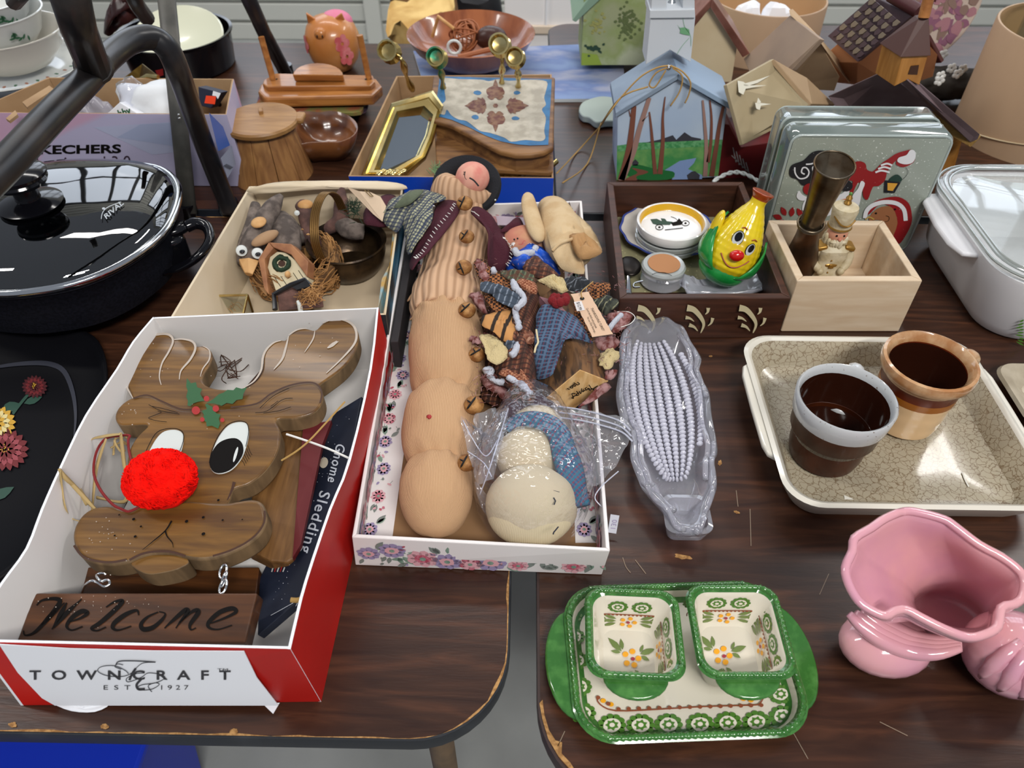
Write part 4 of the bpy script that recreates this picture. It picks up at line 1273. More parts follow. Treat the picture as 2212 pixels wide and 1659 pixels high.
def inner(i, j, ends, name, seed, sgn):
    a, b_, c_, d_ = T[i], T[j], B_[i], B_[j]
    cen = sum(T, Vector()) / 4
    n = (b_ - a).cross(c_ - a).normalized()
    if n.dot(cen - a) < 0:
        n = -n
    o = c_ + n * .0046 + up * .004; u = (d_ - c_).normalized()
    v = n.cross(u)
    if v.z < 0:
        o = d_ + n * .0046 + up * .004; u = -u; v = n.cross(u)
    g_ = frame(o + u * .006, u, v)
    floral(g_, (b_ - a).length - .014, .036, 14, name, seed, 1.6)


inner(0, 3, 0, 'floral_print', 5, 1); inner(1, 2, 0, 'floral_print', 6, 1); inner(3, 2, 0, 'floral_print', 8, 1)
# printed inner flap strip at left and small price sticker at right
for xa_, xb_, x3_, x4_ in ((774, 846, 942, 905), (1243, 1306, 1248, 1215)):
    b = MB(); pts = [W(xa_, 1172, .0052), W(xb_, 1172, .0052), W(x3_, 470, .0052), W(x4_, 470, .0052)]
    b.slab(pts, .0007); b.build('inner_paper_strip', m_fl, t, smooth=False)
    u_ = (pts[3] - pts[0]); g_ = frame(pts[0] + up * .0004, u_.normalized(), up.cross(u_.normalized()))
    if (pts[1] - pts[0]).dot(up.cross(u_.normalized())) < 0:
        g_ = frame(pts[3] + up * .0004, -u_.normalized(), up.cross(-u_.normalized()))
    floral(g_, u_.length, .024, 14, 'floral_print', 9, 1.1)
b = MB(); b.slab([W(*p) for p in ((1319, 1111, .022), (1338, 1114, .022), (1331, 1153, .006), (1313, 1150, .006))], .0004)
s_ = b.build('price_sticker', mat('sticker_white', 'cfd0da', .5), t, smooth=False)
Ps = plane3(W(1319, 1111, .022), W(1338, 1114, .022), W(1313, 1150, .006))
text('130', Ps, (1319, 1141), (1323, 1122), (1330, 1142), m_lil, 'price', s_, off=.0004)

# ---- long stuffed snowman
m_rib = mat('ribbed_knit', 'a98465', .95, col2='cba584', pat='wave', uv=True, stretch=(1, 1, 1), scale=8.5, lo=.0, hi=.6, bump=.45, bpat='wave', bscale=8.5, dist=.15, detail=2)
m_knit = mat('fine_knit', 'b98f68', .95, col2='cfa880', pat='wave', uv=True, stretch=(1, 1, 1), scale=46, lo=.0, hi=.9, bump=.45, bpat='wave', bscale=46, dist=1.2, detail=3)
m_knitp = m_knit
t = thing('long_stuffed_snowman', 'long tan knit stuffed snowman with rusty jingle bells, black hat and maroon cape', 'doll', W(950, 1000, .01))
path = [(945, 1162, 8, .030), (945, 1150, 40, .032), (944, 1128, 62, .034), (943, 1095, 78, .036), (942, 1060, 82, .037), (945, 1030, 76, .036), (952, 1012, 60, .031), (954, 1000, 66, .034), (950, 970, 82, .038), (950, 930, 85, .039), (955, 890, 84, .039), (962, 870, 71, .034), (965, 855, 73, .035), (966, 820, 84, .040), (966, 775, 86, .041), (964, 735, 84, .041), (962, 708, 78, .040), (962, 690, 76, .040)]
path2 = [(962, 692, 77, .040), (964, 665, 82, .043), (966, 640, 79, .043), (970, 615, 71, .043), (976, 590, 68, .045), (982, 560, 70, .048), (988, 525, 70, .052), (994, 490, 64, .058), (1000, 460, 56, .064), (1002, 440, 54, .068), (999, 424, 68, .078), (998, 410, 68, .086), (1001, 397, 58, .092), (1004, 389, 40, .096)]


def sock(pth, n=56, pk=(), amp=.13, step=4):
    P = cr([W(x, y, z) for x, y, r, z in pth], step, False)
    rs = [v.x for v in cr([Vector((r * S(x, y, z) * .97, 0, 0)) for x, y, r, z in pth], step, False)]
    b = MB(); b.tube(P, rs, n, flatk=.92)
    for i in range(len(P)):
        for k in range(n):
            v = b.v[i * n + k]; d = v - P[i]
            q = sum(math.exp(-((P[i] - W(x, y, .037)).length / .013) ** 2) for x, y in pk)
            a = 2 * PI * k / n
            v += d * (q * amp * (math.sin(a * 11 + 3 * noise.noise(v * 60)) * .6 + .8 * noise.noise(v * 120)) + .045 * noise.noise(v * 45) + .012 * noise.noise(v * 160))
    return b


sock(path, pk=((950, 1008), (962, 865), (962, 700))).build('knit_body', m_knit, t, ang=0, sub=1)
sock(path2, pk=((962, 692), (970, 612)), amp=.10).build('ribbed_chest', m_rib, t, ang=0, sub=1)
m_seam = mat('tan_yarn', 'cfa47c', .95)
for pts in ([(880, 900), (905, 872), (935, 855), (965, 852), (1000, 858), (1040, 852)], [(885, 690), (915, 662), (950, 648), (985, 655), (1020, 672)], [(925, 760), (945, 752), (960, 760), (975, 745), (1000, 752)], [(880, 650), (905, 625), (940, 612)]):
    P = cr([W(x, y, .07 - .000012 * (x - 955) ** 2 * .4) for x, y in pts], 5, False)
    MB().tube([p + Vector((0, 0, .002 * noise.noise(p * 90))) for p in P], [.0019 * math.sin(PI * (i + .6) / len(P)) + .0006 for i in range(len(P))], 7).build('gathered_fold', m_seam, t, ang=0)
b = MB(); b.ball(W(927, 900, .073), (.0024, .0024, .001), 8, 5, nz=.5, ns=900); b.build('red_fleck', m_berry, t, ang=0)
# head, hat
c = W(1021, 384, .109)
b = MB(); b.ball(c, (.022, .021, .020), 24, 16, nz=.02)
b.build('head', mat('pink_skin_fabric', 'd9a08c', .8, col2='cf7f72', scale=40), t, ang=0)
Ph = plane3(c + Vector((0, -.006, .0202)), c + Vector((.02, -.006, .0202)), c + Vector((0, .014, .016)))
b = MB(); b.stroke(Ph, [(1001, 380), (1005, 372), (1004, 384), (1008, 390)], 1.2, 0, .001); b.stroke(Ph, [(1014, 386), (1024, 392), (1034, 404)], 3.5, 0, .001); b.stroke(Ph, [(1002, 372), (1004, 384)], 1.2, 0, .001)
b.build('painted_smile', m_ink, t, smooth=False)
c = W(1009, 404, .088)
b = MB(); ax = Vector((.02, -.45, .9))
b.lathe([(.001, -.034), (.022, -.034), (.0265, -.028), (.029, -.006), (.031, -.003), (.041, -.002), (.045, .002), (.0455, .006), (.043, .0095), (.036, .0085), (.030, .006), (.027, .000), (.024, -.01), (.001, -.012)], c, 36, axis=ax)
b.build('hat', mat('black_felt', '17181d', .9, bump=.4, bscale=500), t, ang=60)
b = MB(); b.ball(W(1070, 432, .10), .0012, 8, 6); b.build('hat_bead', m_wht, t)
m_mar = mat('maroon_felt', '471826', .9, bump=.5, bscale=600)
cp1 = q1([(975, 375), (1000, 440), (960, 530), (880, 630), (800, 720), (720, 820), (640, 890), (590, 960), (575, 900), (620, 780), (700, 640), (770, 520), (800, 420), (870, 370)])
hs_ = [.098, .100, .098, .096, .094, .092, .086, .078, .070, .076, .084, .088, .09, .094]
cloth('cape', [(x, y, h) for (x, y), h in zip(cp1, hs_)], m_mar, t, bulge=.002, th=.0016, nz=.003, n=3)
cp2 = q1([(1110, 425), (1180, 430), (1270, 500), (1330, 600), (1420, 680), (1465, 780), (1460, 880), (1380, 970), (1300, 960), (1250, 930), (1240, 800), (1245, 650), (1180, 540), (1100, 480)])
hs_ = [.100, .098, .090, .075, .062, .055, .05, .045, .05, .062, .078, .088, .096, .099]
cloth('cape', [(x, y, h) for (x, y), h in zip(cp2, hs_)], m_mar, t, bulge=.003, th=.0016, nz=.004, n=3)
for pts, hh in ((q1([(960, 385), (930, 440), (870, 520), (800, 600), (740, 700), (690, 790), (640, 840), (610, 850)]), (.103, .097)), (q1([(1110, 450), (1180, 500)]), (.103, .103)), (q1([(1360, 660), (1420, 720), (1445, 790), (1430, 870), (1395, 930)]), (.068, .055))):
    for k in range(len(pts) - 1):
        for j in range(3):
            f = j / 3; x0 = pts[k][0] + (pts[k + 1][0] - pts[k][0]) * f; y0 = pts[k][1] + (pts[k + 1][1] - pts[k][1]) * f
            h = hh[0] + (hh[1] - hh[0]) * (k + f) / len(pts)
            MB().tube([W(x0 - 3, y0 + RND.uniform(-2, 2), h), W(x0 + 2, y0 + 4, h + .001)], .0005, 4).build('stitch', m_string, t)
# bells
m_rust_ = mat('rusty_bell', '84552a', .6, .25, col2='b4854e', scale=120, lo=.4, hi=.65, bump=.4, bscale=300)
for x, y, r, a, h in ((1004, 439, 18, 1.1, .109), (1008, 511, 17, .9, .097), (1002, 577, 18, 1.9, .086), (1009, 670, 19, .7, .08), (1030, 766, 18, .5, .070), (1024, 875, 22, .9, .068), (1008, 1000, 20, 1.0, .062)):
    c = W(x, y, h); R0 = r * S(x, y, h)
    bl = MB().ball(c, (R0, R0, R0 * .85), 20, 12, nz=.04, ns=200).build('jingle_bell', m_rust_, t, ang=0)
    n_ = (CP - c).normalized()
    Pp = plane3(c + n_ * R0 * .99, c + n_ * R0 * .99 + n_.cross(Vector((1, 0, 0))), c + n_ * R0 * .99 + n_.cross(Vector((0, 1, 0))))
    for dd in (0, PI / 2):
        u_, v_, _ = basis(n_); d1 = u_ * math.cos(a + dd) + v_ * math.sin(a + dd)
        off = (u_ * math.cos(a + PI / 2) + v_ * math.sin(a + PI / 2)) * R0 * .35
        pts = [c + (off * (1 if dd == 0 else 0) + d1 * R0 * math.sin(s) * .95 + n_ * R0 * math.cos(s)) .normalized() * 0 + (off * (1 if dd == 0 else .4) + d1 * R0 * math.sin(s) + n_ * R0 * math.cos(s)).normalized() * R0 * .995 for s in ([-.9, -.6, -.3, 0, .3, .6, .9] if dd == 0 else [.2, .5, .9])]
        MB().tube(pts, [R0 * .05] + [R0 * .1] * (len(pts) - 2) + [R0 * .05], 6).build('bell_slot', m_dark, bl, ang=0)
# scarf bow in blue and cream check
m_chk = plaid('blue_cream_check', 'a9a888', '26304a', '26304a', 70, .5, th=.55)
cloth('scarf', [(x, y, h) for (x, y), h in zip(q1([(340, 480), (400, 380), (500, 330), (620, 275), (760, 290), (880, 345), (830, 380), (760, 400), (700, 420), (600, 480), (520, 560), (460, 640), (380, 590), (320, 500)]), [.085] * 3 + [.09, .096, .1, .1, .1, .098, .092, .086, .08, .08, .08])], m_chk, t, bulge=.010, nz=.005, rag=.002)
cloth('scarf', [(x, y, h) for (x, y), h in zip(q1([(500, 510), (600, 400), (740, 285), (765, 400), (770, 530), (700, 640), (640, 720), (560, 830), (540, 700), (520, 590)]), [.088, .098, .106, .104, .1, .094, .09, .08, .08, .084])], m_chk, t, bulge=.006, nz=.004, rag=.002)
cloth('scarf', [(x, y, h) for (x, y), h in zip(q1([(440, 430), (520, 340), (620, 285), (690, 290), (600, 380), (520, 420)]), [.1, .104, .106, .108, .106, .1])], mat('moss_cloth', '5b6350', .95, bump=.4, bscale=300), t, bulge=.006)
cloth('mitten', [(x, y, .07) for x, y in q1([(190, 560), (200, 450), (340, 340), (440, 335), (470, 400), (430, 560), (350, 595), (240, 580)])], m_mar, t, bulge=.008, th=.004)
b = MB(); b.slab([W(*p) for p in ((750, 404, .092), (776, 413, .095), (800, 415, .096), (822, 425, .095), (834, 445, .09), (826, 478, .082), (806, 462, .084))], .0006)
tg = b.build('paper_tag', mat('tan_tag_paper', 'cdb59a', .8), t, smooth=False)
MB().tube([W(788, 411, .097), W(800, 424, .098), W(806, 424, .098), W(795, 412, .098)], .0006, 5).build('safety_pin', m_brassd, tg)
m_needle = mat('pine_needle_green', '1d3320', .8)
b = MB()
for k in range(70):
    c = W(RND.gauss(766, 8), RND.gauss(452, 10), .08); d = Vector((RND.uniform(-1, 1), RND.uniform(-1, 1), RND.uniform(-.2, .8))).normalized()
    b.tube([c, c + d * RND.uniform(.008, .017)], [.0006, .0003], 4)
b.build('pine_sprig', m_needle, t, smooth=False, kind='stuff')
b = MB()
for k in range(40):
    c = W(RND.gauss(941, 4), RND.gauss(368, 6), .10); d = Vector((RND.uniform(-1, 1), RND.uniform(-1, 1), RND.uniform(-.2, .8))).normalized()
    b.tube([c, c + d * RND.uniform(.006, .012)], [.0005, .0003], 4)
b.build('hat_sprig', mat('pale_sprig_green', '6f8f62', .8), t, smooth=False, kind='stuff')

# ---- snowman in plastic bag
m_sock = mat('cream_sock', 'c9b896', .95, col2='d2c4a4', pat='wave', uv=True, scale=50, lo=.1, hi=.6, bump=.25, bpat='wave', bscale=50, dist=1.4, detail=3)
t = thing('bagged_sock_snowman', 'cream sock snowman with blue-red scarf inside clear zip bag', 'doll', W(1145, 1050, .008))


def ballz(x, y, r, h, kx=1, ky=1, kz=.85, nz=.04):
    c = W(x, y, h); R0 = r * S(x, y, h)
    return MB().ball(c, (R0 * kx, R0 * ky, R0 * kz), 32, 20, nz=nz, ns=40)


ballz(1148, 1092, 100, .042, 1.0, .92).build('lower_body', m_sock, t, ang=0)
ballz(1140, 985, 72, .044, .98, .9).build('upper_body', m_sock, t, ang=0)
ballz(1160, 925, 58, .042, 1, .9).build('head', m_sock, t, ang=0)
b = MB(); c = W(1140, 890, .036); b.ball(c, (.030, .026, .022), 24, 14, nz=.15, ns=60); b.build('hat', mat('plum_fleece', '3c2230', .95), t, ang=0)
m_pl = plaid('blue_red_plaid', '2c4a72', '8a2b35', '1f6a80', 90, .7)
P = cr([W(x, y, h) for x, y, h in ((1095, 925, .060), (1118, 908, .068), (1150, 905, .074), (1185, 915, .074), (1208, 940, .070), (1220, 980, .062), (1232, 1020, .055), (1238, 1060, .05), (1245, 1095, .045))], 5, False)
MB().tube(P, [.006 + .007 * min(i / 28, 1) for i in range(len(P))], 10, flatk=.45).build('scarf', m_pl, t, ang=0)
b = MB()
for p in (((1195, 1060), (1208, 1063)), ((1196, 1075), (1200, 1082), (1197, 1090)), ((1206, 1138), (1196, 1150), (1195, 1154))):
    b.tube([W(x, y, .078 - (abs(x - 1148) / 100) ** 2 * .02) for x, y in p], .0006, 4)
b.build('loose_threads', m_navy, t, kind='stuff')
m_bag = film('bag_film', 'fbfbff', .95, .07, .03, bscale=60, bump=.5)
m_bag2 = film('bag_film_folded', 'f6f6fc', .85, .12, .16, bscale=60, bump=.6)
bagp = [(1152, 1200, .014), (1098, 1186, .016), (1046, 1134, .025), (1022, 1068, .035), (1040, 1010, .034), (1060, 960, .04), (1082, 915, .045), (1100, 880, .05), (1140, 858, .054), (1190, 880, .05), (1225, 930, .045), (1248, 980, .04), (1275, 1040, .03), (1270, 1108, .025), (1226, 1172, .016)]
P = cr([W(*p) for p in bagp], 4)
c = W(1148, 1035, .104); rings = []
for j in range(9):
    f = math.cos(j / 8 * PI / 2 * .96); q = math.sin(j / 8 * PI / 2) ** .45
    rg = []
    for p in P:
        v = Vector((c.x + (p.x - c.x) * f, c.y + (p.y - c.y) * f, p.z + (c.z - p.z) * q))
        rg.append(v + (v - c) * (.05 * noise.noise(v * 50) + .05 * abs(noise.noise(v * 90))))
    rings.append(rg)
bag = MB().loft(rings, cap0=False).build('zip_bag', m_bag, t, ang=0, label='clear plastic zip bag')


def bagflap(name, pts, m=m_bag2, nz=.004):
    P = cr([W(*p) for p in pts], 3); c = sum(P, Vector()) / len(P)
    rings = [[c + (p - c) * f + Vector((0, 0, nz * 1.4 * noise.noise(p * 70 + Vector((f * 3, 0, 0))))) for p in P] for f in (1, .8, .6, .4, .2, .04)]
    return MB().loft(rings, cap0=False).build(name, m, bag, ang=0)


bagflap('bag_flap', [(996, 906, .075), (1002, 935, .075), (1010, 975, .072), (1022, 1010, .07), (1034, 1045, .06), (1060, 1040, .06), (1075, 990, .07), (1090, 930, .075), (1100, 880, .075), (1085, 872, .07), (1055, 885, .07), (1030, 895, .07), (1022, 915, .075), (1028, 935, .08)], nz=.012)
bagflap('bag_flap', [(1190, 876, .06), (1230, 882, .064), (1290, 893, .066), (1345, 908, .066), (1362, 930, .066), (1355, 960, .06), (1340, 985, .058), (1325, 1015, .055), (1300, 1040, .05), (1270, 1040, .045), (1250, 990, .05), (1230, 940, .055)], nz=.006)
bagflap('bag_flap', [(1026, 1040, .04), (1036, 1090, .03), (1062, 1125, .02), (1100, 1165, .012), (1080, 1120, .03), (1050, 1070, .035)])
for off in (0, 8, 15):
    P = cr([W(x + off * .3, y + off * 1.6, .069) for x, y in ((1205, 878), (1250, 884), (1300, 896), (1340, 910), (1362, 930))], 5, False)
    MB().tube(P, .0011, 6, flatk=.5).build('zip_track', mat('zip_plastic', 'c2c4d2', .15, trans=.4), bag, ang=0)
for pts in (((1000, 908, .077), (1022, 950, .078), (1050, 985, .076), (1075, 950, .078)), ((1098, 882, .078), (1080, 940, .08), (1058, 1010, .075), (1036, 1070, .05)), ((1240, 1040, .055), (1262, 1075, .045), (1240, 1120, .035)), ((1010, 975, .074), (1045, 1000, .074), (1062, 1030, .072)), ((1336, 1018, .055), (1300, 1050, .05), (1285, 1075, .045), (1300, 1095, .04))):
    MB().tube(cr([W(*p) for p in pts], 6, False), .0006, 5).build('bag_crease', mat('crease_plastic', 'd6d8e6', .1, trans=.3) if 'crease_plastic' not in MATS else MATS['crease_plastic'], bag, ang=0)

# ---- patchwork turkey
m_brp = plaid('brown_plaid_quilt', '5a2f20', '8a5a40', '2a1712', 60, .2)
m_brh = mat('houndstooth_cloth', '2a1812', .95, col2='a0663c', pat='check', scale=330, bump=.4, bscale=500)
m_rustw = mat('rust_weave', '7a402a', .95, col2='b07a5c', pat='check', scale=420, bump=.5, bscale=500)
m_batt = mat('cotton_batting', 'b9bcc6', 1, bump=1, bscale=300)
m_bl = plaid('slate_plaid', '3b4654', '8e98a6', '2c3540', 45, .3, th=.8)
m_tick = mat('ticking_stripe', '2c2018', .9, col2='c08a52', pat='wave', scale=22, stretch=(1, 1, 1), lo=.12, hi=.25, dist=1.5, rot=(0, 0, .25))
m_muslin = mat('muslin', 'c9b08a', .9, col2='bd9f76', scale=40, bump=.3, bscale=700)
m_fur = mat('cream_fur', 'cdb98a', 1, bump=1, bscale=500)
t = thing('patchwork_turkey', 'stuffed patchwork turkey of frayed brown and blue plaid scraps with batting', 'doll', W(1090, 760, .01))
Pt = [(1095, 640), (1120, 632), (1160, 630), (1163, 680), (1158, 740), (1156, 800), (1154, 862), (1140, 872), (1105, 845), (1070, 800), (1085, 740), (1090, 690)]
cloth('plaid_body', [(x, y, .066) for x, y in Pt], m_brp, t, bulge=.022, th=.003, nz=.006, k=6)
cloth('plaid_body_lower', [(x, y, .03) for x, y in [(1060, 660), (1165, 640), (1168, 760), (1158, 870), (1090, 880), (1035, 850), (1040, 740)]], m_brp, t, bulge=.03, th=.003, nz=.01)
scr = [('patch', q2([(0, 0)]) and q2([(230, 20), (330, 0), (350, 60), (430, 140), (540, 200), (640, 260), (660, 340), (560, 350), (400, 270), (300, 230), (240, 100)]), m_brh, .078),
       ('patch', q2([(520, 130), (620, 130), (760, 150), (930, 180), (920, 260), (800, 260), (650, 240), (560, 190)]), plaid('green_plaid', '3c4436', '6d7358', '5a3a2c', 60), .084),
       ('patch', q2([(800, 40), (860, 0), (960, 10), (1060, 80), (1170, 180), (1100, 230), (1000, 210), (880, 180), (780, 110)]), m_brp, .088),
       ('patch', q2([(690, 260), (780, 250), (880, 265), (930, 300), (925, 400), (840, 380), (760, 330)]), m_rustw, .095),
       ('patch', q2([(340, 400), (450, 390), (600, 440), (680, 540), (600, 590), (480, 590), (400, 520)]), m_brh, .085),
       ('patch', q2([(290, 310), (320, 255), (430, 255), (560, 320), (700, 400), (780, 440), (740, 500), (690, 555), (600, 520), (480, 460), (430, 400), (330, 360)]), m_bl, .094),
       ('patch', q2([(310, 650), (400, 610), (540, 575), (640, 560), (660, 660), (710, 760), (700, 850), (650, 940), (540, 890), (420, 800), (330, 740)]), m_tick, .086),
       ('patch', q2([(290, 870), (400, 840), (520, 900), (600, 960), (660, 1010), (600, 1110), (480, 1180), (380, 1120), (350, 1010)]), m_fur, .080),
       ('patch', q2([(510, 1280), (600, 1140), (700, 1060), (850, 1050), (890, 1200), (880, 1400), (860, 1510), (760, 1430), (640, 1330)]), m_rustw, .074),
       ('patch', q2([(560, 930), (660, 930), (720, 960), (690, 1010), (620, 1000)]), m_bl, .083),
       ('patch', q2([(690, 820), (780, 760), (900, 840), (890, 950), (780, 930), (710, 890)]), plaid('russet_plaid', '6a3a26', 'b48a70', '8c5a44', 50, .8), .084)]
for nm, pts, m_, h in scr:
    cloth(nm, [(x, y, h) for x, y in pts], m_, t, bulge=.004, th=.0012, nz=.006, rag=.0022)
for pts, h in ((q2([(660, 240), (690, 310), (740, 370), (790, 430), (770, 490), (700, 550)]), .098), (q2([(690, 570), (700, 660), (730, 740), (720, 790)]), .092), (q2([(400, 1310), (480, 1370), (600, 1380), (690, 1430), (740, 1510)]), .066), (q2([(610, 1320), (700, 1370), (780, 1420), (860, 1510)]), .078), (q2([(720, 940), (690, 1030), (640, 1080)]), .086), (q2([(440, 110), (460, 150)]), .085), (q2([(340, 1260), (420, 1240), (400, 1320)]), .07)):
    P = cr([W(x, y, h) for x, y in pts], 6, False)
    MB().tube([p + Vector((.001 * noise.noise(p * 300), .001 * noise.noise(p * 300 + up), 0)) for p in P], [.0034 * (1 + .5 * noise.noise(p * 250)) for p in P], 8).build('batting_edge', m_batt, t, ang=0)
m_fray = mat('frayed_red_cloth', '6a3530', .95, col2='a07a78', scale=150)
for pts, h in ((q2([(230, 40), (270, 130), (300, 220), (370, 240), (400, 180), (340, 60), (280, 0)]), .08), (q2([(170, 420), (280, 380), (330, 480), (370, 600), (300, 580), (230, 470)]), .075), (q2([(180, 920), (260, 880), (300, 900), (290, 950), (210, 960)]), .078), (q2([(290, 1330), (380, 1280), (480, 1310), (560, 1330), (700, 1400), (760, 1500), (720, 1560), (600, 1590), (480, 1520), (370, 1440)]), .05)):
    cloth('frayed_scrap', [(x, y, h) for x, y in pts], m_fray, t, bulge=.005, th=.0012, nz=.008, rag=.005)
b = MB()
for k in range(220):
    x, y = q2([(RND.choice((280, 330, 420, 640, 780, 350, 700)) + RND.gauss(0, 40), RND.choice((120, 450, 900, 1300, 1500)) + RND.gauss(0, 70))])[0]
    c = W(x, y, .078); d = Vector((RND.uniform(-1, 1), RND.uniform(-1, 1), RND.uniform(-.4, .5)))
    b.tube([c, c + d * .003, c + d * .006 + Vector((.001, 0, 0))], .0003, 3)
b.build('loose_threads', m_fray, t, smooth=False, kind='stuff')
# right part of the turkey beyond the wedge
t = thing('frayed_scrap_tail', 'fan of frayed plaid scraps, feathers and batting behind the paper tag', 'doll', W(1300, 700, .01))
for pts, m_, h in ((q2([(1230, 220), (1400, 230), (1540, 240), (1480, 320), (1380, 360), (1280, 340)]), plaid('black_plaid', '1e2126', '8c929c', '2c3036', 50, .9, th=.85), .085), (q2([(1500, 270), (1700, 270), (1760, 310), (1680, 400), (1560, 440), (1500, 380)]), m_brh, .07), (q2([(1560, 470), (1700, 400), (1790, 430), (1830, 490), (1780, 560), (1690, 640), (1620, 560)]), plaid('dark_check', '20241e', 'b0ac86', '4a4e40', 40, .5, th=.85), .074), (q2([(1700, 620), (1860, 590), (2000, 620), (1960, 720), (1860, 800), (1780, 820), (1720, 720)]), m_fray, .07),
                   (q2([(1560, 900), (1700, 880), (1860, 900), (1820, 1000), (1660, 1020)]), m_fray, .06), (q2([(1640, 1100), (1700, 1010), (1780, 1000), (1870, 1060), (1800, 1160), (1720, 1230), (1640, 1180)]), m_fur, .068), (q2([(1500, 1560), (1700, 1380), (1750, 1440), (1600, 1560), (1400, 1650)]), m_fray, .055), (q2([(960, 230), (1090, 170), (1200, 240), (1270, 330), (1220, 390), (1120, 340), (1000, 290)]), m_fur, .094), (q2([(1250, 380), (1340, 400), (1500, 700), (1560, 900), (1450, 860), (1330, 640)]), m_brh, .07), (q2([(1700, 1260), (1820, 1260), (1760, 1360), (1700, 1330)]), m_fray, .06)):
    cloth('scrap', [(x, y, h) for x, y in pts], m_, t, bulge=.006, th=.0014, nz=.008, rag=.004)
P = cr([W(*q2([p])[0], .078) for p in ((1740, 780), (1800, 700), (1880, 620))], 6, False)
MB().tube(P, .003, 7).build('batting_edge', m_batt, t, ang=0)
MB().tube(cr([W(*q2([p])[0], .076) for p in ((1830, 590), (1960, 590), (2030, 650), (1980, 720), (1870, 760))], 6, False), .0005, 4).build('stray_thread', m_string, t, ang=0)
b = MB()
for k in range(160):
    x, y = q2([(RND.choice((1240, 1500, 1820, 1900, 1700, 1650)) + RND.gauss(0, 50), RND.choice((250, 600, 700, 900, 1100)) + RND.gauss(0, 60))])[0]
    c = W(x, y, .074); d = Vector((RND.uniform(-1, 1), RND.uniform(-1, 1), RND.uniform(-.4, .5)))
    b.tube([c, c + d * .003, c + d * .006], .0003, 3)
b.build('loose_threads', m_fray, t, smooth=False, kind='stuff')

# ---- wooden wedge figure
t = thing('wooden_wedge_figure', 'painted wooden wedge doll in blue plaid cloth, signed end facing the viewer', 'figurine', W(1235, 800, .02))
e = [W(*p) for p in ((1163, 873, .046), (1253, 798, .078), (1316, 823, .056), (1290, 845, .034), (1238, 886, .016))]
bk = Vector((-.022, .13, .008))
m_endw = mat('raw_wood_end', 'e2bd86', .7, col2='d0a468', scale=60, stretch=(3, 1, 1))
m_wedge = wood('scorched_wood', '3a2a1e', '7d5836', sc=20, along='y', rough=.7, lo=.42, hi=.6, k=5)
b = MB(); b.prism([e[0], e[1], e[2], e[4]], bk, 0, 1, 0); b.build('wood_block', [m_wedge, m_endw], t, smooth=False, bevel=.0012)
Pe = plane3(e[0], e[1], e[2])
b = MB(); k = q2
for p in ([(1510, 1400), (1540, 1450), (1500, 1440), (1530, 1470)], [(1610, 1410), (1560, 1450), (1590, 1470), (1540, 1440)], [(1500, 1440), (1480, 1460), (1470, 1440), (1490, 1430)], [(1470, 1460), (1440, 1480), (1450, 1450)], [(1430, 1440), (1420, 1500), (1400, 1470)], [(1400, 1490), (1380, 1500), (1370, 1520), (1400, 1510), (1370, 1470)], [(1360, 1500), (1320, 1500), (1340, 1550), (1320, 1545), (1380, 1510)],
          [(1380, 1370), (1405, 1390), (1380, 1400), (1340, 1375)], [(1345, 1390), (1330, 1410), (1360, 1415), (1345, 1390)], [(1320, 1410), (1300, 1430), (1330, 1435), (1320, 1410)], [(1265, 1440), (1295, 1455)]):
    b.stroke(Pe, k(p), 1.9, 0, .0009)
b.build('handwritten_signature', m_ink, t, smooth=False, kind='stuff')
m_bp = plaid('blue_red_flannel', '2c3a52', '6a3548', '54708c', 95, .35)
cloth('plaid_cloth', [(x, y, h) for (x, y), h in zip(q2([(940, 600), (1030, 505), (1200, 570), (1320, 610), (1430, 720), (1500, 860), (1560, 940), (1420, 900), (1250, 900), (1200, 1020), (1150, 1170), (1080, 1310), (900, 1320), (900, 1000), (920, 760)]), [.1, .108, .108, .1, .095, .088, .078, .088, .099, .09, .08, .07, .06, .08, .09])], m_bp, t, bulge=.006, th=.0014, nz=.003, rag=.001)
b = MB(); b.prism([W(*p) for p in ((1165, 640, .095), (1200, 650, .1), (1240, 690, .095), (1235, 720, .09), (1195, 670, .09))], Vector((0, 0, -.01))); b.build('pink_face', mat('dusty_pink_wood', '8c6268', .7), t, smooth=False)
b = MB(); c = W(1208, 652, .112)
for k in range(9):
    a = k * 2.4; b.ball(c + Vector((.007 * math.cos(a) * (k > 0), .006 * math.sin(a) * (k > 0), .002 * (k % 3))), .0052, 12, 8, nz=.2, ns=300)
b.build('pompom', mat('wine_yarn', '7c1a20', 1, bump=1, bscale=500), t, ang=0)
MB().tube(cr([W(*q2([p])[0], .1) for p in ((925, 790), (935, 860), (945, 930), (920, 980), (905, 1045))], 4, False), .0011, 6).build('straw_piece', mat('pale_straw', 'cfc09a', .8), t, ang=0)
t = thing('thanksgiving_tag', 'tan paper tag with printed lettering and price lying on the plaid scraps', 'tag', W(1280, 680, .08))
TA, TB_, TC = W(*q2([(1310, 390)])[0], .108), W(*q2([(1510, 360)])[0], .108), W(*q2([(1550, 870)])[0], .094)
Pt_ = plane3(TA, TB_, TC)
o = []
L_ = q2([(1310, 390), (1550, 870)]); R_1 = q2([(1510, 362), (1785, 835)])
for k in range(13): f = k / 12; o.append((L_[0][0] + (L_[1][0] - L_[0][0]) * f + (k % 2) * 1.2, L_[0][1] + (L_[1][1] - L_[0][1]) * f))
for k in range(13): f = 1 - k / 12; o.append((R_1[0][0] + (R_1[1][0] - R_1[0][0]) * f - (k % 2) * 1.2, R_1[0][1] + (R_1[1][1] - R_1[0][1]) * f))
b = MB(); b.slab([Pt_(*p) for p in o], .0006); b.build('tag_card', mat('tan_tag_paper2', 'cfae92', .8), t, smooth=False)
b = MB(); b.blob(Pt_, *q2([(1438, 442)])[0], 5, 3.6, 0); b.build('eyelet_hole', m_dark, t, smooth=False)
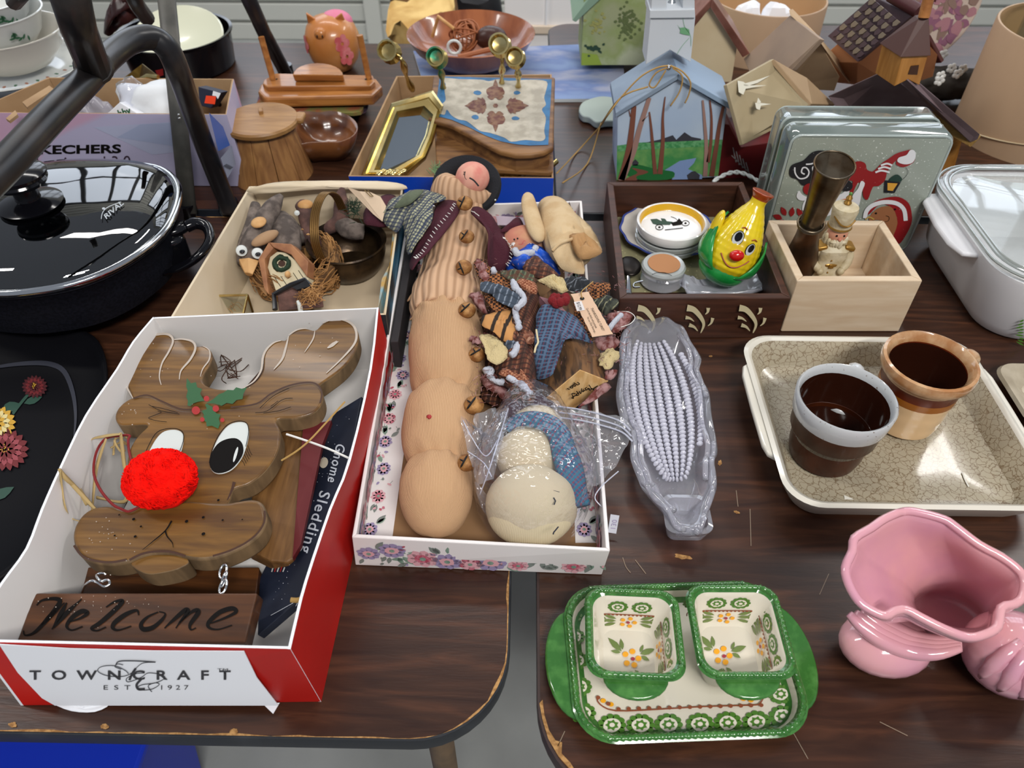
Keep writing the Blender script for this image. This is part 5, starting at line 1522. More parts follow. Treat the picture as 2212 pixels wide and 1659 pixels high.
MB().tube([Pt_(*q2([(1438, 442)])[0], .001), W(*q2([(1425, 380)])[0], .112), W(*q2([(1440, 350)])[0], .105), W(*q2([(1560, 250)])[0], .1)], .0006, 5).build('tag_string', m_twine, t)
k2 = lambda p: q2([p])[0]
b = MB(); b.poly(Pt_, q2([(1345, 480), (1430, 470), (1470, 570), (1380, 585)])); st = b.build('price_label', mat('label_white', 'd5d0ce', .6), t, smooth=False)
text('$12.99', Pt_, k2((1375, 490)), k2((1405, 575)), k2((1410, 482)), m_ink, 'price', st, off=.0009)
text('THANKSGIVING TURKEY', Pt_, k2((1530, 550)), k2((1665, 805)), k2((1560, 546)), m_ink, 'tag_lettering', t, off=.0006)
text('Count the family with gratitude', Pt_, k2((1482, 555)), k2((1588, 775)), k2((1505, 548)), m_ink, 'tag_lettering', t, off=.0006)
text('For our Daily Blessings...', Pt_, k2((1492, 655)), k2((1580, 835)), k2((1512, 648)), m_ink, 'tag_lettering', t, off=.0006)

# ---- scarecrow doll face and blue bundle, muslin bunny, small things at the box's far end
t = thing('scarecrow_doll', 'small rag doll with painted smile, maroon hat and blue shirt', 'doll', W(1135, 560, .02))
c = W(1132, 525, .055); MB().ball(c, (.030, .024, .022), 24, 14, nz=.03).build('face', mat('doll_face_fabric', 'c99874', .9, col2='bd7a66', scale=35), t, ang=0)
Pc = plane3(c + Vector((0, -.008, .0225)), c + Vector((.02, -.008, .0225)), c + Vector((0, .01, .0225)))
b = MB(); k1 = lambda p: q1([p])[0]
for p in ((1465, 708), (1493, 700)): b.blob(Pc, *k1(p), 2, 2.2, m=0, off=.0012)
b.build('eyes', m_ink, t, smooth=False)
b = MB(); b.stroke(Pc, q1([(1500, 745), (1530, 750), (1545, 720), (1560, 722)]), 1.3, 0, .0012); b.build('smile', m_berry, t, smooth=False)
cloth('doll_hat', [(x, y, .07) for x, y in q1([(1340, 640), (1420, 590), (1490, 520), (1530, 560), (1530, 610), (1440, 620), (1380, 640)])], m_mar, t, bulge=.006, th=.003)
m_bsat = mat('blue_satin', '0d3fa0', .35, col2='1c58c8', scale=60)
cloth('blue_shirt', [(x, y, .05) for x, y in q1([(1400, 950), (1450, 850), (1540, 800), (1640, 790), (1760, 850), (1840, 960), (1840, 1010), (1700, 960), (1560, 960), (1470, 970)])], m_bsat, t, bulge=.02, th=.003, nz=.01)
b = MB(); b.ball(W(*k1((1540, 900)), .062), (.013, .012, .010), 16, 10, nz=.3, ns=150); b.build('blue_bow', m_bsat, t, ang=0)
P = cr([W(*k1(p), .07) for p in ((1470, 790), (1500, 830), (1560, 820), (1620, 810), (1650, 770))], 5, False)
MB().tube(P, .0045, 8).build('white_collar', m_batt, t, ang=0)
cloth('plaid_sleeve', [(x, y, .078) for x, y in q1([(1560, 940), (1640, 840), (1720, 900), (1800, 960), (1830, 1040), (1720, 1090), (1620, 1000)])], m_brp, t, bulge=.006, rag=.002)
b = MB()
for k in range(60):
    a = k * .7; c0 = c + Vector((.026 * math.cos(a), .018 * math.sin(a), .012)); d = Vector((math.cos(a), math.sin(a), RND.uniform(-.2, .5)))
    b.tube([c0, c0 + d * .007], .0005, 4)
b.build('yarn_hair', m_string, t, smooth=False, kind='stuff')
t = thing('muslin_bunny', 'cream muslin rabbit doll lying head down with ear up and baggy dress', 'doll', W(1230, 530, .02))
MB().tube(cr([W(*k1(p), h) for p, h in (((1580, 310), .085), ((1590, 400), .088), ((1620, 520), .086), ((1660, 640), .080), ((1690, 720), .075))], 5, False), [.004, .0062, .0078, .0088, .0094, .0098, .0102, .0106, .0108, .011, .011, .011, .0112, .0112, .011, .0105, .0095, .0085, .007, .005, .003], 12, flatk=.6).build('ear', m_muslin, t, ang=0)
MB().tube(cr([W(*k1(p), h) for p, h in (((1720, 400), .06), ((1800, 430), .07), ((1840, 540), .075), ((1900, 700), .072), ((1980, 860), .066), ((2010, 940), .06))], 4, False), [.006, .011, .016, .018, .019, .020, .022, .023, .025, .026, .027, .027, .028, .028, .027, .026, .024, .021, .017, .012, .004], 20, flatk=.75).build('body', m_muslin, t, ang=0)
cloth('dress', [(x, y, h) for (x, y), h in zip(q1([(1720, 480), (1850, 440), (1940, 450), (2080, 560), (2160, 660), (2210, 800), (2150, 860), (2050, 870), (2060, 1000), (1900, 960), (1810, 860), (1760, 700)]), [.08, .088, .085, .075, .07, .066, .068, .078, .07, .07, .08, .085])], m_muslin, t, bulge=.012, th=.0015, nz=.010, ns=60)
MB().tube(cr([W(*k1(p), h) for p, h in (((1790, 800), .092), ((1850, 740), .096), ((1950, 700), .094), ((2060, 680), .09), ((2180, 740), .08))], 5, False), .002, 7).build('dress_hem', m_muslin, t, ang=0)
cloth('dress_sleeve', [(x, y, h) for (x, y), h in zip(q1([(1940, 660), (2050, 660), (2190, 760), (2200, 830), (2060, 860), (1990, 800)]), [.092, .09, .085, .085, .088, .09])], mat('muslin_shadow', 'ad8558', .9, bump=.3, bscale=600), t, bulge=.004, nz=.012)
b = MB(); b.ball(W(*k1((1725, 415)), .07), .006, 12, 8, nz=.1); b.build('nose', mat('grey_felt', '6a6668', .9), t, ang=0)
b = MB(); b.prism([W(*k1(p), .05) for p in ((1910, 440), (1935, 370), (1960, 440), (2000, 490), (1960, 500))], Vector((0, 0, -.004))); b.build('dried_leaf_tag', m_burn, bevel=.001, label='dark brown pointed leaf beside the muslin rabbit', cat='leaf')
b = MB(); b.slab([W(*p, .047) for p in ((1072, 466), (1138, 470), (1142, 486), (1075, 486))], .0006)
b.build('lilac_paper', mat('lilac_paper', 'b4a4b0', .8), smooth=False, label='small pale paper slip under the maroon doll hat', cat='paper')
# ---------------------------------------------------------------- cardboard box at mid left and its contents
q3 = lambda p: (360 + p[0] / 3.95, 360 + p[1] / 3.95)
w3 = lambda x, y, h: W(*q3((x, y)), h)
t = thing('cardboard_box', 'open kraft cardboard box holding stick birds, a nest and a bronze basket', 'box', W(600, 560))
hT = .075
T = [W(366, 688, hT), W(834, 680, hT), W(872, 400, hT), W(538, 402, hT)]
B_ = [T[0] + Vector((.014, 0, .0005 - hT)), T[1] + Vector((0, 0, .0005 - hT)), T[2] + Vector((0, 0, .0005 - hT)), T[3] + Vector((.014, 0, .0005 - hT))]
m_puz = mat('printed_carton', '1c2228', .5, col2='2f6e8c', scale=9, lo=.5, hi=.6, col3='2a2a2c')
open_box(t, T, B_, .003, m_puz, m_cardw, m_cardw, mb=mat('cream_card_floor', 'c4b296', .85), bevel=.0006)
cloth('torn_flap', [w3(x, y, h) and (*q3((x, y)), h) for x, y, h in ((680, 200, .085), (800, 160, .09), (1000, 130, .088), (1400, 122, .086), (1800, 125, .086), (2010, 150, .084), (2000, 200, .08), (1400, 190, .08), (800, 230, .08))], m_cardw, t, bulge=.0, th=.0012, nz=.002)
MB().slab([w3(*p) for p in ((1800, 1230, .066), (1835, 960, .068), (1900, 840, .07), (1930, 560, .074), (1965, 620, .07), (1890, 1000, .06), (1840, 1270, .055))], .001).build('yellow_print_band', mat('print_gold', 'b08a3e', .5, col2='6fa0b0', scale=30), t, smooth=False)
b = MB(); a0, a1 = W(898, 480, .03), W(852, 740, .03)
b.prism([W(886, 485, .05), W(902, 485, .05), W(860, 738, .045), W(843, 738, .045)], Vector((0, 0, -.042))); b.build('charcoal_plank', mat('charcoal_wood', '2a2628', .7), smooth=False, bevel=.001, label='charcoal grey plank standing between cardboard box and floral box', cat='board')

m_bark = mat('grey_bark', '4e4540', .9, col2='786c64', scale=70, bump=.6, bscale=150)
m_barkr = mat('reddish_bark', '4c3733', .9, col2='6a4c44', scale=60, bump=.6, bscale=150)
m_cut = mat('fresh_cut_wood', 'cda06a', .7, col2='b98850', scale=50)


def twigbody(t, name, pts, m, n=14, cut=None):
    P = cr([w3(*p[:3]) for p in pts], 4, False)
    r = [v.x for v in cr([Vector((p[3], 0, 0)) for p in pts], 4, False)]
    b = MB(); b.tube(P, r, n)
    for v in b.v:
        v += Vector((1, 1, 1)) * .0009 * noise.noise(v * 120)
    return b.build(name, m, t, ang=0)


t = thing('stick_bird', 'large grey bark stick bird with googly eyes and cut-wood beak at box left', 'figurine', w3(720, 800, .005))
twigbody(t, 'bark_body', [(700, 800, .045, .011), (720, 700, .055, .015), (780, 560, .065, .014), (860, 420, .075, .013), (920, 320, .082, .010), (975, 250, .086, .004)], m_bark)
twigbody(t, 'bark_neck', [(690, 800, .045, .013), (665, 700, .05, .010), (720, 500, .06, .008), (760, 330, .065, .007)], m_bark)
b = MB(); b.ball(w3(785, 475, .084), (.0095, .0115, .004), 16, 8); b.build('cut_branch_end', m_cut, t, ang=0)
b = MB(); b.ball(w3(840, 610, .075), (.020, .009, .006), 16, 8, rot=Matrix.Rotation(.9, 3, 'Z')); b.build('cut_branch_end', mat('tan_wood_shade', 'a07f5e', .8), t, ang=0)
b = MB(); b.loft([[w3(*p) for p in ((615, 785, .058), (700, 775, .064), (790, 800, .060), (780, 840, .045), (700, 860, .04), (620, 830, .045))], [w3(*p) for p in ((665, 905, .052), (700, 900, .054), (735, 920, .052), (730, 935, .045), (700, 935, .042), (672, 920, .045))]]); b.build('beak', m_cut, t, bevel=.001)
for x, y, h in ((775, 740, .066), (640, 718, .064)):
    e_ = MB().lathe([(.0065, -.002), (.0072, .0), (.0065, .0022), (.001, .0028)], w3(x, y, h), 18, axis=CP - w3(x, y, h)).build('eye', m_wht, t, ang=40)
    MB().ball(w3(x + 4, y + 6, h + .0028), (.0034, .0034, .0018), 12, 8).build('pupil', m_blackgl, e_, ang=0)
b = MB(); b.slab([w3(*p) for p in ((700, 930, .03), (800, 860, .035), (880, 960, .035), (850, 1100, .03))], .004); b.build('wooden_foot', mat('foot_wood', 'a57c52', .8), t, bevel=.0008)
t = thing('stick_owl_chick', 'small brown bark stick bird with pale cut-wood crown in cardboard box', 'figurine', w3(1230, 600, .01))
twigbody(t, 'bark_body', [(1160, 330, .07, .010), (1190, 400, .066, .0105), (1210, 500, .055, .0105), (1240, 620, .045, .011), (1270, 700, .035, .010)], m_barkr)
b = MB(); b.ball(w3(1183, 325, .0755), (.0105, .0095, .0055), 16, 8, nz=.1); b.build('cut_crown', m_cut, t, ang=0)
for x in (1112, 1258):
    e_ = MB().lathe([(.0026, 0), (.0034, .001), (.001, .002)], w3(x, 395, .076), 12, axis=CP - w3(x, 395, .076)).build('eye', m_wht, t, ang=40)
b = MB(); b.ball(w3(1208, 578, .068), (.0028, .0016, .0012), 8, 5); b.build('beak', m_cut, t, ang=0)
b = MB(); b.slab([w3(*p) for p in ((1165, 690, .03), (1290, 690, .035), (1270, 760, .03), (1180, 770, .028))], .006); b.build('wooden_foot', m_cut, t, bevel=.0008)
t = thing('bark_log_bird', 'wide dark bark log piece behind the little birdhouse ornament', 'figurine', w3(1000, 600, .005))
twigbody(t, 'bark_log', [(960, 470, .055, .016), (1010, 540, .055, .019), (1020, 640, .05, .019), (1030, 720, .045, .017)], m_bark)
twigbody(t, 'bark_branch', [(1060, 500, .05, .008), (1130, 560, .05, .007), (1180, 640, .045, .006)], m_bark)
t = thing('bark_cone_stick', 'pointed grey bark stick standing at the right back of cardboard box', 'figurine', w3(1480, 400, .005))
twigbody(t, 'bark_stick', [(1500, 180, .085, .003), (1490, 240, .078, .007), (1490, 330, .068, .010), (1480, 450, .055, .010), (1400, 520, .045, .009), (1330, 560, .04, .006)], m_barkr)
twigbody(t, 'bark_stick', [(1480, 480, .05, .012), (1560, 540, .045, .013), (1680, 560, .04, .010)], m_bark)
# birdhouse ornament
t = thing('mini_birdhouse_ornament', 'tiny cream birdhouse ornament with green wreath around the hole', 'ornament', w3(1010, 850, .02))
Pq = plane3(w3(870, 800, .062), w3(1130, 800, .066), w3(960, 1050, .040))
m_bh = mat('cream_paint_old', 'cfc3a2', .6)
b = MB(); b.slab([Pq(*q3(p)) for p in ((880, 770), (940, 725), (1010, 730), (1100, 800), (1210, 950), (1200, 990), (930, 1060), (860, 860))], .016); b.build('house_front', m_bh, t, smooth=False, bevel=.001)
m_rf = mat('copper_brown_wood', '8a5a3c', .6, col2='a8754e', scale=40)
for pts in ([(890, 655), (1080, 670), (1225, 820), (1215, 950), (1080, 760), (930, 700)], [(890, 655), (930, 705), (855, 800), (890, 1100), (850, 1050), (800, 800)]):
    b = MB(); b.slab([Pq(*q3(p), .006) for p in pts], .02); b.build('roof_panel', m_rf, t, smooth=False, bevel=.001)
b = MB(); P = [Pq(*q3((985 + 62 * math.cos(a), 828 + 52 * math.sin(a))), .001) for a in [k * PI / 12 for k in range(24)]]
b.tube(P, .003, 6, closed=True)
for v in b.v: v += Vector((1, 1, 1)) * .0018 * noise.noise(v * 900)
b.build('wreath', m_needle, t, ang=0)
b = MB(); b.blob(Pq, *q3((985, 828)), 8, 7, m=0, off=.0008); b.build('entry_hole', m_burn, t, smooth=False)
b = MB(); b.ball(Pq(*q3((1045, 925)), .004), (.0035, .0045, .004), 12, 8); b.build('perch_peg', m_cut, t, ang=0)
b = MB()
for x, y in ((925, 950), (975, 935), (1080, 905), (1125, 885)):
    b.stroke(Pq, [q3((x, y)), q3((x + 50, y + 75))], 1.2, 0, .0006, sm=1)
b.build('fence_lines', m_ink, t, smooth=False, kind='stuff')
# mini log birdhouse with dark roof in front of the nest
t = thing('mini_log_birdhouse', 'tiny bark birdhouse with black roof and straw wisps inside the nest', 'ornament', w3(1100, 1150, .01))
b = MB(); b.loft([[w3(*p) for p in ((945, 1080, .055), (1060, 1030, .06), (1180, 1060, .058), (1330, 1110, .05), (1340, 1200, .04), (1150, 1215, .045), (960, 1230, .045))], [w3(*p) for p in ((945, 1080, .015), (1060, 1030, .015), (1180, 1060, .015), (1330, 1110, .015), (1340, 1200, .015), (1150, 1215, .015), (960, 1230, .015))]])
b.build('bark_wall', m_barkr, t, bevel=.001)
b = MB(); b.tube([w3(925, 1220, .05), w3(915, 1090, .058), w3(1060, 1010, .07), w3(1180, 965, .072), w3(1220, 1010, .068)], .003, 8); b.build('roof_edge', m_black, t)
b = MB(); b.slab([w3(*p) for p in ((1040, 1010, .07), (1180, 960, .074), (1230, 1020, .07), (1110, 1050, .066))], .003); b.build('roof_panel', m_black, t, smooth=False)
b = MB(); b.tube([w3(1120, 1150, .063), w3(1135, 1180, .062), w3(1145, 1240, .055)], [.002, .0028, .0028], 8); b.build('white_peg', m_wht, t)
m_strw = mat('nest_straw', '8a6238', .9, col2='b98a55', scale=80)
b = MB()
for k in range(60):
    c = w3(RND.gauss(1230, 45), RND.gauss(1110, 40), .062)
    b.tube(cr([c + Vector((RND.uniform(-.01, .01), RND.uniform(-.01, .01), RND.uniform(-.003, .008))) for _ in range(4)], 3, False), .0004, 3)
b.build('straw_wisps', m_strw, t, smooth=False, kind='stuff')
# nest
t = thing('straw_nest', 'round brown straw nest basket at the front of the cardboard box', 'nest', w3(1150, 1050, .004))
c = w3(1150, 1010, .0); c.z = TZ + .004
b = MB(); b.lathe([(.03, .002), (.048, .008), (.056, .024), (.056, .038), (.050, .042), (.044, .036), (.036, .014), (.001, .008)], c, 36, wob=lambda a, j: 1 + .03 * math.sin(7 * a + j))
b.build('nest_wall', mat('nest_brown', '5a3f26', 1, col2='7c5a36', scale=90, stretch=(1, 1, 5), bump=1, bscale=200), t, ang=0)
b = MB()
for k in range(420):
    a = RND.random() * 2 * PI; z = RND.uniform(.008, .048); r0 = .050 + .008 * math.sin(z / .048 * PI) + RND.uniform(-.008, .003); da = RND.uniform(.25, .9)
    pts = []
    for j in range(5):
        aa = a + da * j / 4; pts.append(c + Vector((r0 * math.cos(aa), r0 * math.sin(aa), z + .006 * math.sin(j * 1.1 + k))))
    b.tube(pts, [.0003, .0008, .0009, .0008, .0003], 3)
b.build('woven_straw', m_strw, t, smooth=False, kind='stuff')
# bronze basket
t = thing('bronze_basket', 'dark bronze round metal basket with tall ribbed handle', 'basket', w3(1580, 900, .004))
m_brz = mat('dark_bronze', '2c221a', .3, .7, col2='4a3a28', scale=40, bump=.2, bscale=90)
c = w3(1580, 900, .0); c.z = TZ + .004
MB().lathe([(.030, .0), (.038, .004), (.046, .018), (.049, .030), (.047, .040), (.052, .046), (.0505, .0475), (.045, .041), (.0455, .03), (.042, .016), (.034, .006), (.001, .004)], c, 40).build('basket_bowl', m_brz, t)
P = cr([c + v for v in (Vector((-.022, -.046, .044)), Vector((-.026, -.044, .075)), Vector((-.026, -.02, .10)), Vector((-.02, .01, .108)), Vector((-.012, .034, .09)), Vector((-.008, .048, .046)))], 8, False)
b = MB()
for k in range(5):
    o_ = Vector((.0022 * (k - 2), 0, 0)); b.tube([p + o_ for p in P], .0013, 6)
b.build('ribbed_handle', mat('bronze_handle', '7a5c34', .3, .8), t)
# brass framed glass box
t = thing('brass_glass_box', 'small brass-edged clear glass trinket box at front left of cardboard box', 'box', w3(430, 1200, .004))
c8 = [w3(*p) for p in ((250, 1295, .03), (650, 1275, .03), (690, 1095, .032), (340, 1105, .032))]
for i in range(4):
    a, d = c8[i], c8[(i + 1) % 4]
    MB().tube([a, d], .0016, 6).build('brass_edge', m_brass, t)
    MB().tube([a, Vector((a.x, a.y, TZ + .005))], .0014, 6).build('brass_edge', m_brassd, t)
    if i != 9:
        MB().slab([a, d, Vector((d.x, d.y, TZ + .006)), Vector((a.x, a.y, TZ + .006))], .0012).build('glass_pane', film('pane_glass', 'eef0ea', .9, .03, .02, bump=0) if 'pane_glass' not in bpy.data.materials else bpy.data.materials['pane_glass'], t, smooth=False)
b = MB()
for k in range(8):
    c = w3(RND.uniform(330, 560), RND.uniform(1180, 1290), .008); b.tube(cr([c, c + Vector((.008, .004, .003)), c + Vector((.015, -.002, .001))], 3, False), .0004, 4)
b.build('straw_bits', m_strw, t, smooth=False, kind='stuff')

# ---------------------------------------------------------------- black painted tray at far left
t = thing('black_toleware_tray', 'black painted tray with red and yellow zinnias at the left edge', 'tray', W(20, 980))
o = cr([W(x, y, .012) for x, y in ((-160, 760), (-40, 718), (60, 705), (140, 706), (205, 728), (232, 790), (225, 880), (196, 980), (150, 1080), (90, 1170), (10, 1250), (-100, 1300), (-260, 1250), (-300, 1000))], 5)
MB().loft([scal(o, .96, -.011), scal(o, 1, 0), scal(o, .985, .004), scal(o, .95, .002), scal(o, .9, -.006), scal(o, .5, -.007)]).build('tray_body', mat('black_lacquer', '0c0c10', .5, spec=.15), t, ang=0)
P = flat(.0055)
m_hl = mat('rim_highlight_grey', '33353f', .5)  # highlight along the tray rim, put in as a flat grey stroke
b = MB(); b.stroke(P, [(-60, 812), (-10, 795), (60, 786), (110, 788), (140, 805), (158, 850), (164, 900), (160, 950)], lambda f: 2 + 9 * math.sin(PI * f), 0, .001); b.build('rim_highlight_arc', m_hl, t, smooth=False)


def zinnia(x, y, R0, ma, mb_, mc, name):
    b = MB()
    for rr_, n, m in ((.86, 18, 0), (.6, 14, 1), (.36, 9, 0)):
        for k in range(n):
            a = 2 * PI * (k + rr_) / n
            b.leaf(P, x + R0 * (rr_ - .28) * math.cos(a), y + R0 * (rr_ - .28) * math.sin(a) * .82, R0 * .42, R0 * .27, a, m, .0012 + (1 - rr_) * .001)
    for k in range(14):
        a = RND.random() * 6.28; q = R0 * .2 * RND.random(); b.blob(P, x + q * math.cos(a), y + q * math.sin(a), 1.4, 1.2, m=2, off=.0028, n=5)
    b.build(name, [ma, mb_, mc], t, smooth=False, kind='stuff')


m_zr, m_zr2 = mat('zinnia_red', '6b2024', .5), mat('zinnia_pink_red', '94434a', .5)
m_zy, m_zy2 = mat('zinnia_yellow', 'c79a35', .5), mat('zinnia_cream', 'd9c88c', .5)
m_zd = mat('zinnia_dark_red', '47141a', .5)
zinnia(12, 973, 52, m_zr, m_zr2, m_zy, 'painted_red_zinnia'); zinnia(-8, 915, 44, m_zy, m_zy2, m_zy2, 'painted_yellow_zinnia'); zinnia(76, 837, 28, m_zd, m_zr, m_zy, 'painted_dark_zinnia')
b = MB(); b.leaf(P, 52, 872, 42, 16, -.35); b.leaf(P, 4, 885, 42, 22, -.3); b.stroke(P, [(28, 895), (45, 872), (62, 852)], 6); b.leaf(P, -20, 1080, 58, 22, -.5); b.build('painted_leaf', mat('dull_green_paint', '29493c', .5), t, smooth=False, kind='stuff')

# ---------------------------------------------------------------- electric skillet
t = thing('electric_skillet', 'black electric skillet with tinted glass lid and round knob at left edge', 'skillet', W(60, 620))
hR = .098
rim = cr([W(x, y, hR) for x, y in ((70, 372), (150, 362), (230, 360), (300, 363), (350, 373), (382, 400), (387, 440), (362, 500), (310, 548), (240, 590), (160, 620), (80, 635), (0, 641), (-110, 632), (-220, 600), (-280, 530), (-260, 450), (-180, 400), (-60, 382))], 4)
MB().loft([scal(rim, .80, -.072), scal(rim, .90, -.066), scal(rim, .975, -.03), scal(rim, .985, -.006), scal(rim, 1.0, -.004), scal(rim, .995, 0), scal(rim, .97, -.004), scal(rim, .955, -.03), scal(rim, .9, -.058), scal(rim, .4, -.06)]).build('pan_body', mat('nonstick_black', '121319', .55, col2='191a22', scale=300, spec=.2), t, ang=50)
MB().tube([p + Vector((0, 0, .004)) for p in rim], .0048, 10, closed=True).build('chrome_lid_rim', m_chrome, t, ang=0)
m_lidg = film('smoked_glass', '8a9094', .6, .02, .0, bump=0)
MB().loft([scal(rim, .985, .004), scal(rim, .96, .012), scal(rim, .90, .019), scal(rim, .75, .026), scal(rim, .5, .031), scal(rim, .2, .034)], cap0=False).build('glass_lid', m_lidg, t, ang=0)
kc = W(68, 442, hR + .034)
MB().lathe([(.034, .0), (.036, .003), (.030, .006), (.014, .009), (.013, .022), (.018, .026), (.029, .029), (.031, .033), (.029, .036), (.032, .038), (.032, .041), (.028, .044), (.001, .046)], kc, 32).build('lid_knob', m_blackgl, t)
Pk = plane3(W(225, 470, hR + .030), W(275, 470, hR + .028), W(240, 440, hR + .030))
text('RIVAL', Pk, (230, 474), (268, 441), (224, 465), mat('grey_print', 'aeb4b8', .4), 'brand_lettering', t, bold=.02)
b = MB(); b.stroke(Pk, [(219, 474), (222, 460), (234, 448), (262, 437)], 1.6); b.blob(Pk, 224, 451, 3.4, 2.6); b.build('brand_arc', bpy.data.materials['grey_print'], t, smooth=False, kind='stuff')
MB().lathe([(.016, 0), (.02, .004), (.018, .012), (.008, .016), (.001, .016)], W(295, 470, .055), 24).build('probe_socket', m_blackgl, t)
P = cr([W(*p) for p in ((352, 590, .05), (395, 575, .062), (430, 552, .075), (452, 520, .082), (448, 492, .086), (425, 482, .088), (402, 490, .086))], 5, False)
MB().tube(P, [.004] * 3 + [.0075] * (len(P) - 3), 10, flatk=.7).build('side_handle', m_blackgl, t, ang=0)
MB().ball(W(380, 495, .085), (.020, .012, .008), 18, 10, rot=Matrix.Rotation(.75, 3, 'Z')).build('handle_mount', m_blackgl, t, ang=0)
MB().box(W(375, 540, .06), (.035, .03, .045), .6).build('handle_base', m_blackgl, t, bevel=.008, seg=3)
for x, y in ((285, 700), (-150, 700), (330, 470)):
    c = W(x, y, 0); MB().lathe([(.014, 0), (.016, .02), (.02, .036)], (c.x - .03, c.y + .02, TZ), 14).build('foot', m_black, t)

# ---------------------------------------------------------------- folded chair frame over the skillet
t = thing('folding_chair', 'black steel tube chair frame standing upended over the skillet', 'chair', W(500, 462))
m_tube = mat('black_tube_paint', '1d1c1e', .32, col2='3c3430', scale=16, lo=.45, hi=.75, detail=6)
P = cr([W(*p) for p in ((-140, 500, .315), (0, 368, .315), (100, 262, .315), (190, 170, .313), (240, 118, .310), (285, 88, .308), (330, 82, .303), (362, 106, .29), (385, 155, .262), (410, 225, .2), (440, 310, .125), (475, 400, .05), (498, 456, .008))], 6, False)
MB().tube(P, .0128, 14).build('bent_leg_tube', m_tube, t, ang=0)
MB().tube([W(205, 152, .315), W(170, 62, .37), W(143, -40, .43)], .0145, 14).build('seat_post', m_tube, t, ang=0)
MB().lathe([(.016, 0), (.0175, .003), (.016, .006)], W(203, 146, .318), 18, axis=W(143, -40, .43) - W(205, 152, .315)).build('weld_collar', m_tube, t)
m_tubeg = mat('worn_grey_steel', '44433f', .45, col2='5c5a54', scale=20)
b = MB(); P = [W(407, 462, .006), W(383, 225, .135), W(358, -20, .27)]
b.tube(P, .0125, 12, flatk=.55); b.build('flat_brace', m_tubeg, t, ang=0)
for x, y, h in ((386, 248, .122), (387, 256, .117)):
    MB().ball(W(x, y, h + .01), .0018, 8, 6).build('rivet', m_chrome, t)
MB().tube([W(618, 160, .006), W(570, 70, .10), W(520, -40, .22)], .0125, 12).build('rear_leg', m_tube, t, ang=0)
MB().tube([W(318, 40, .2), W(296, 10, .23), W(272, -40, .28)], .011, 12).build('cross_tube', m_tube, t, ang=0)
MB().tube([W(30, 5, .33), W(60, -30, .36)], .008, 10).build('cross_tube', m_tubeg, t, ang=0)
for x, y in ((498, 458), (407, 464), (618, 160)):
    c = W(x, y); MB().lathe([(.0145, 0), (.0155, .004), (.0145, .018)], (c.x, c.y, TZ + .0005), 14).build('rubber_tip', m_blackgl, t)

# ---------------------------------------------------------------- shoe box with small things, left back
q0 = lambda p: (p[0] / 3.95, p[1] / 3.95)
w0 = lambda x, y, h: W(*q0((x, y)), h)
t = thing('shoe_box', 'pink and lilac printed shoe box full of packets, second row left', 'box', W(300, 330))
m_shoe = mat('lilac_print_card', 'c9a4bd', .5, col2='b9b4d0', scale=5, lo=.47, hi=.5, detail=0)
m_shoe2 = mat('shoe_box_grey', '9c9cb8', .5)
hT = .118
T = [W(-75, 272, hT), W(385, 262, hT), W(500, 168, hT), W(40, 184, hT)]
B_ = [W(-60, 400, .0005), W(470, 402, .0005), W(515, 320, .0005), W(60, 330, .0005)]
yb_ = B_[0].y
T = [Vector((-.78, yb_, TZ + hT)), Vector((W(492, 262, hT).x + .03, yb_, TZ + hT)), None, None]
xr = W(523, 240, hT).x
T = [Vector((-.80, yb_, TZ + hT)), Vector((W(480, 262, hT).x, yb_, TZ + hT)), W(505, 170, hT), Vector((-.74, W(505, 170, hT).y, TZ + hT))]
B_ = [Vector((-.79, yb_ + .004, TZ + .0005)), Vector((T[1].x + .004, yb_ + .004, TZ + .0005)), Vector((T[2].x + .004, T[2].y, TZ + .0005)), Vector((-.73, T[2].y, TZ + .0005))]
open_box(t, T, B_, .0025, m_shoe, m_card, m_card, bevel=.0006)
Pf = plane3(T[0], T[1], B_[0])
b = MB()
b.poly(Pf, [q0(p) for p in ((800, 1085), (1450, 1040), (1480, 1300), (1300, 1320))], 0); b.poly(Pf, [q0(p) for p in ((1000, 1170), (1200, 1060), (1480, 1045), (1500, 1250))], 1, .0006)
b.build('printed_triangles', [mat('print_lavender', 'b4b8d2', .5), mat('print_blue_grey', 'a5aecb', .5)], t, smooth=False, kind='stuff')
text('SKECHERS', Pf, q0((255, 1312)), q0((1035, 1300)), q0((255, 1240)), m_ink, 'brand_lettering', t, bold=.035, off=.0009)
text('Flex Appeal 3.0', Pf, q0((250, 1450)), q0((1115, 1425)), q0((250, 1345)), mat('purple_ink', '3a2838', .6), 'brand_lettering', t, off=.0009)
Pe_ = plane3(T[1], T[2], B_[1])
b = MB(); b.poly(Pe_, [q0(p) for p in ((1780, 960), (1860, 1290), (1960, 1240), (1900, 1080))], 0)
b.build('blue_print', mat('print_blue', '2f5aa8', .5), t, smooth=False)
b = MB(); b.poly(Pe_, [q0(p) for p in ((1880, 1350), (1975, 1240), (2010, 1400), (1940, 1520))], 0); s_ = b.build('end_label', mat('label_grey', '8a90a2', .6), t, smooth=False)
b = MB()
for k in range(6): b.stroke(Pe_, [q0((1900 + k * 10, 1420 + k * 5)), q0((1930 + k * 10, 1400 + k * 5))], 1.2, 0, .0012, sm=1)
b.build('label_print', m_ink, s_, smooth=False, kind='stuff')
b = MB(); b.ball(w0(1870, 890, hT - .03) , (.004, .003, .004), 8, 6); b.build('hand_hole', m_dark, t)
t = thing('craft_packet', 'white card packet with green lettering tucked in shoe box', 'packet', w0(1050, 960, .06))
Pq = plane3(w0(1020, 870, .125), w0(1230, 1000, .11), w0(880, 1000, .10))
b = MB(); b.slab([Pq(*q0(p)) for p in ((1020, 872), (1240, 1010), (1180, 1120), (860, 1020))], .012); b.build('packet_body', m_paper, t, smooth=False, bevel=.001)
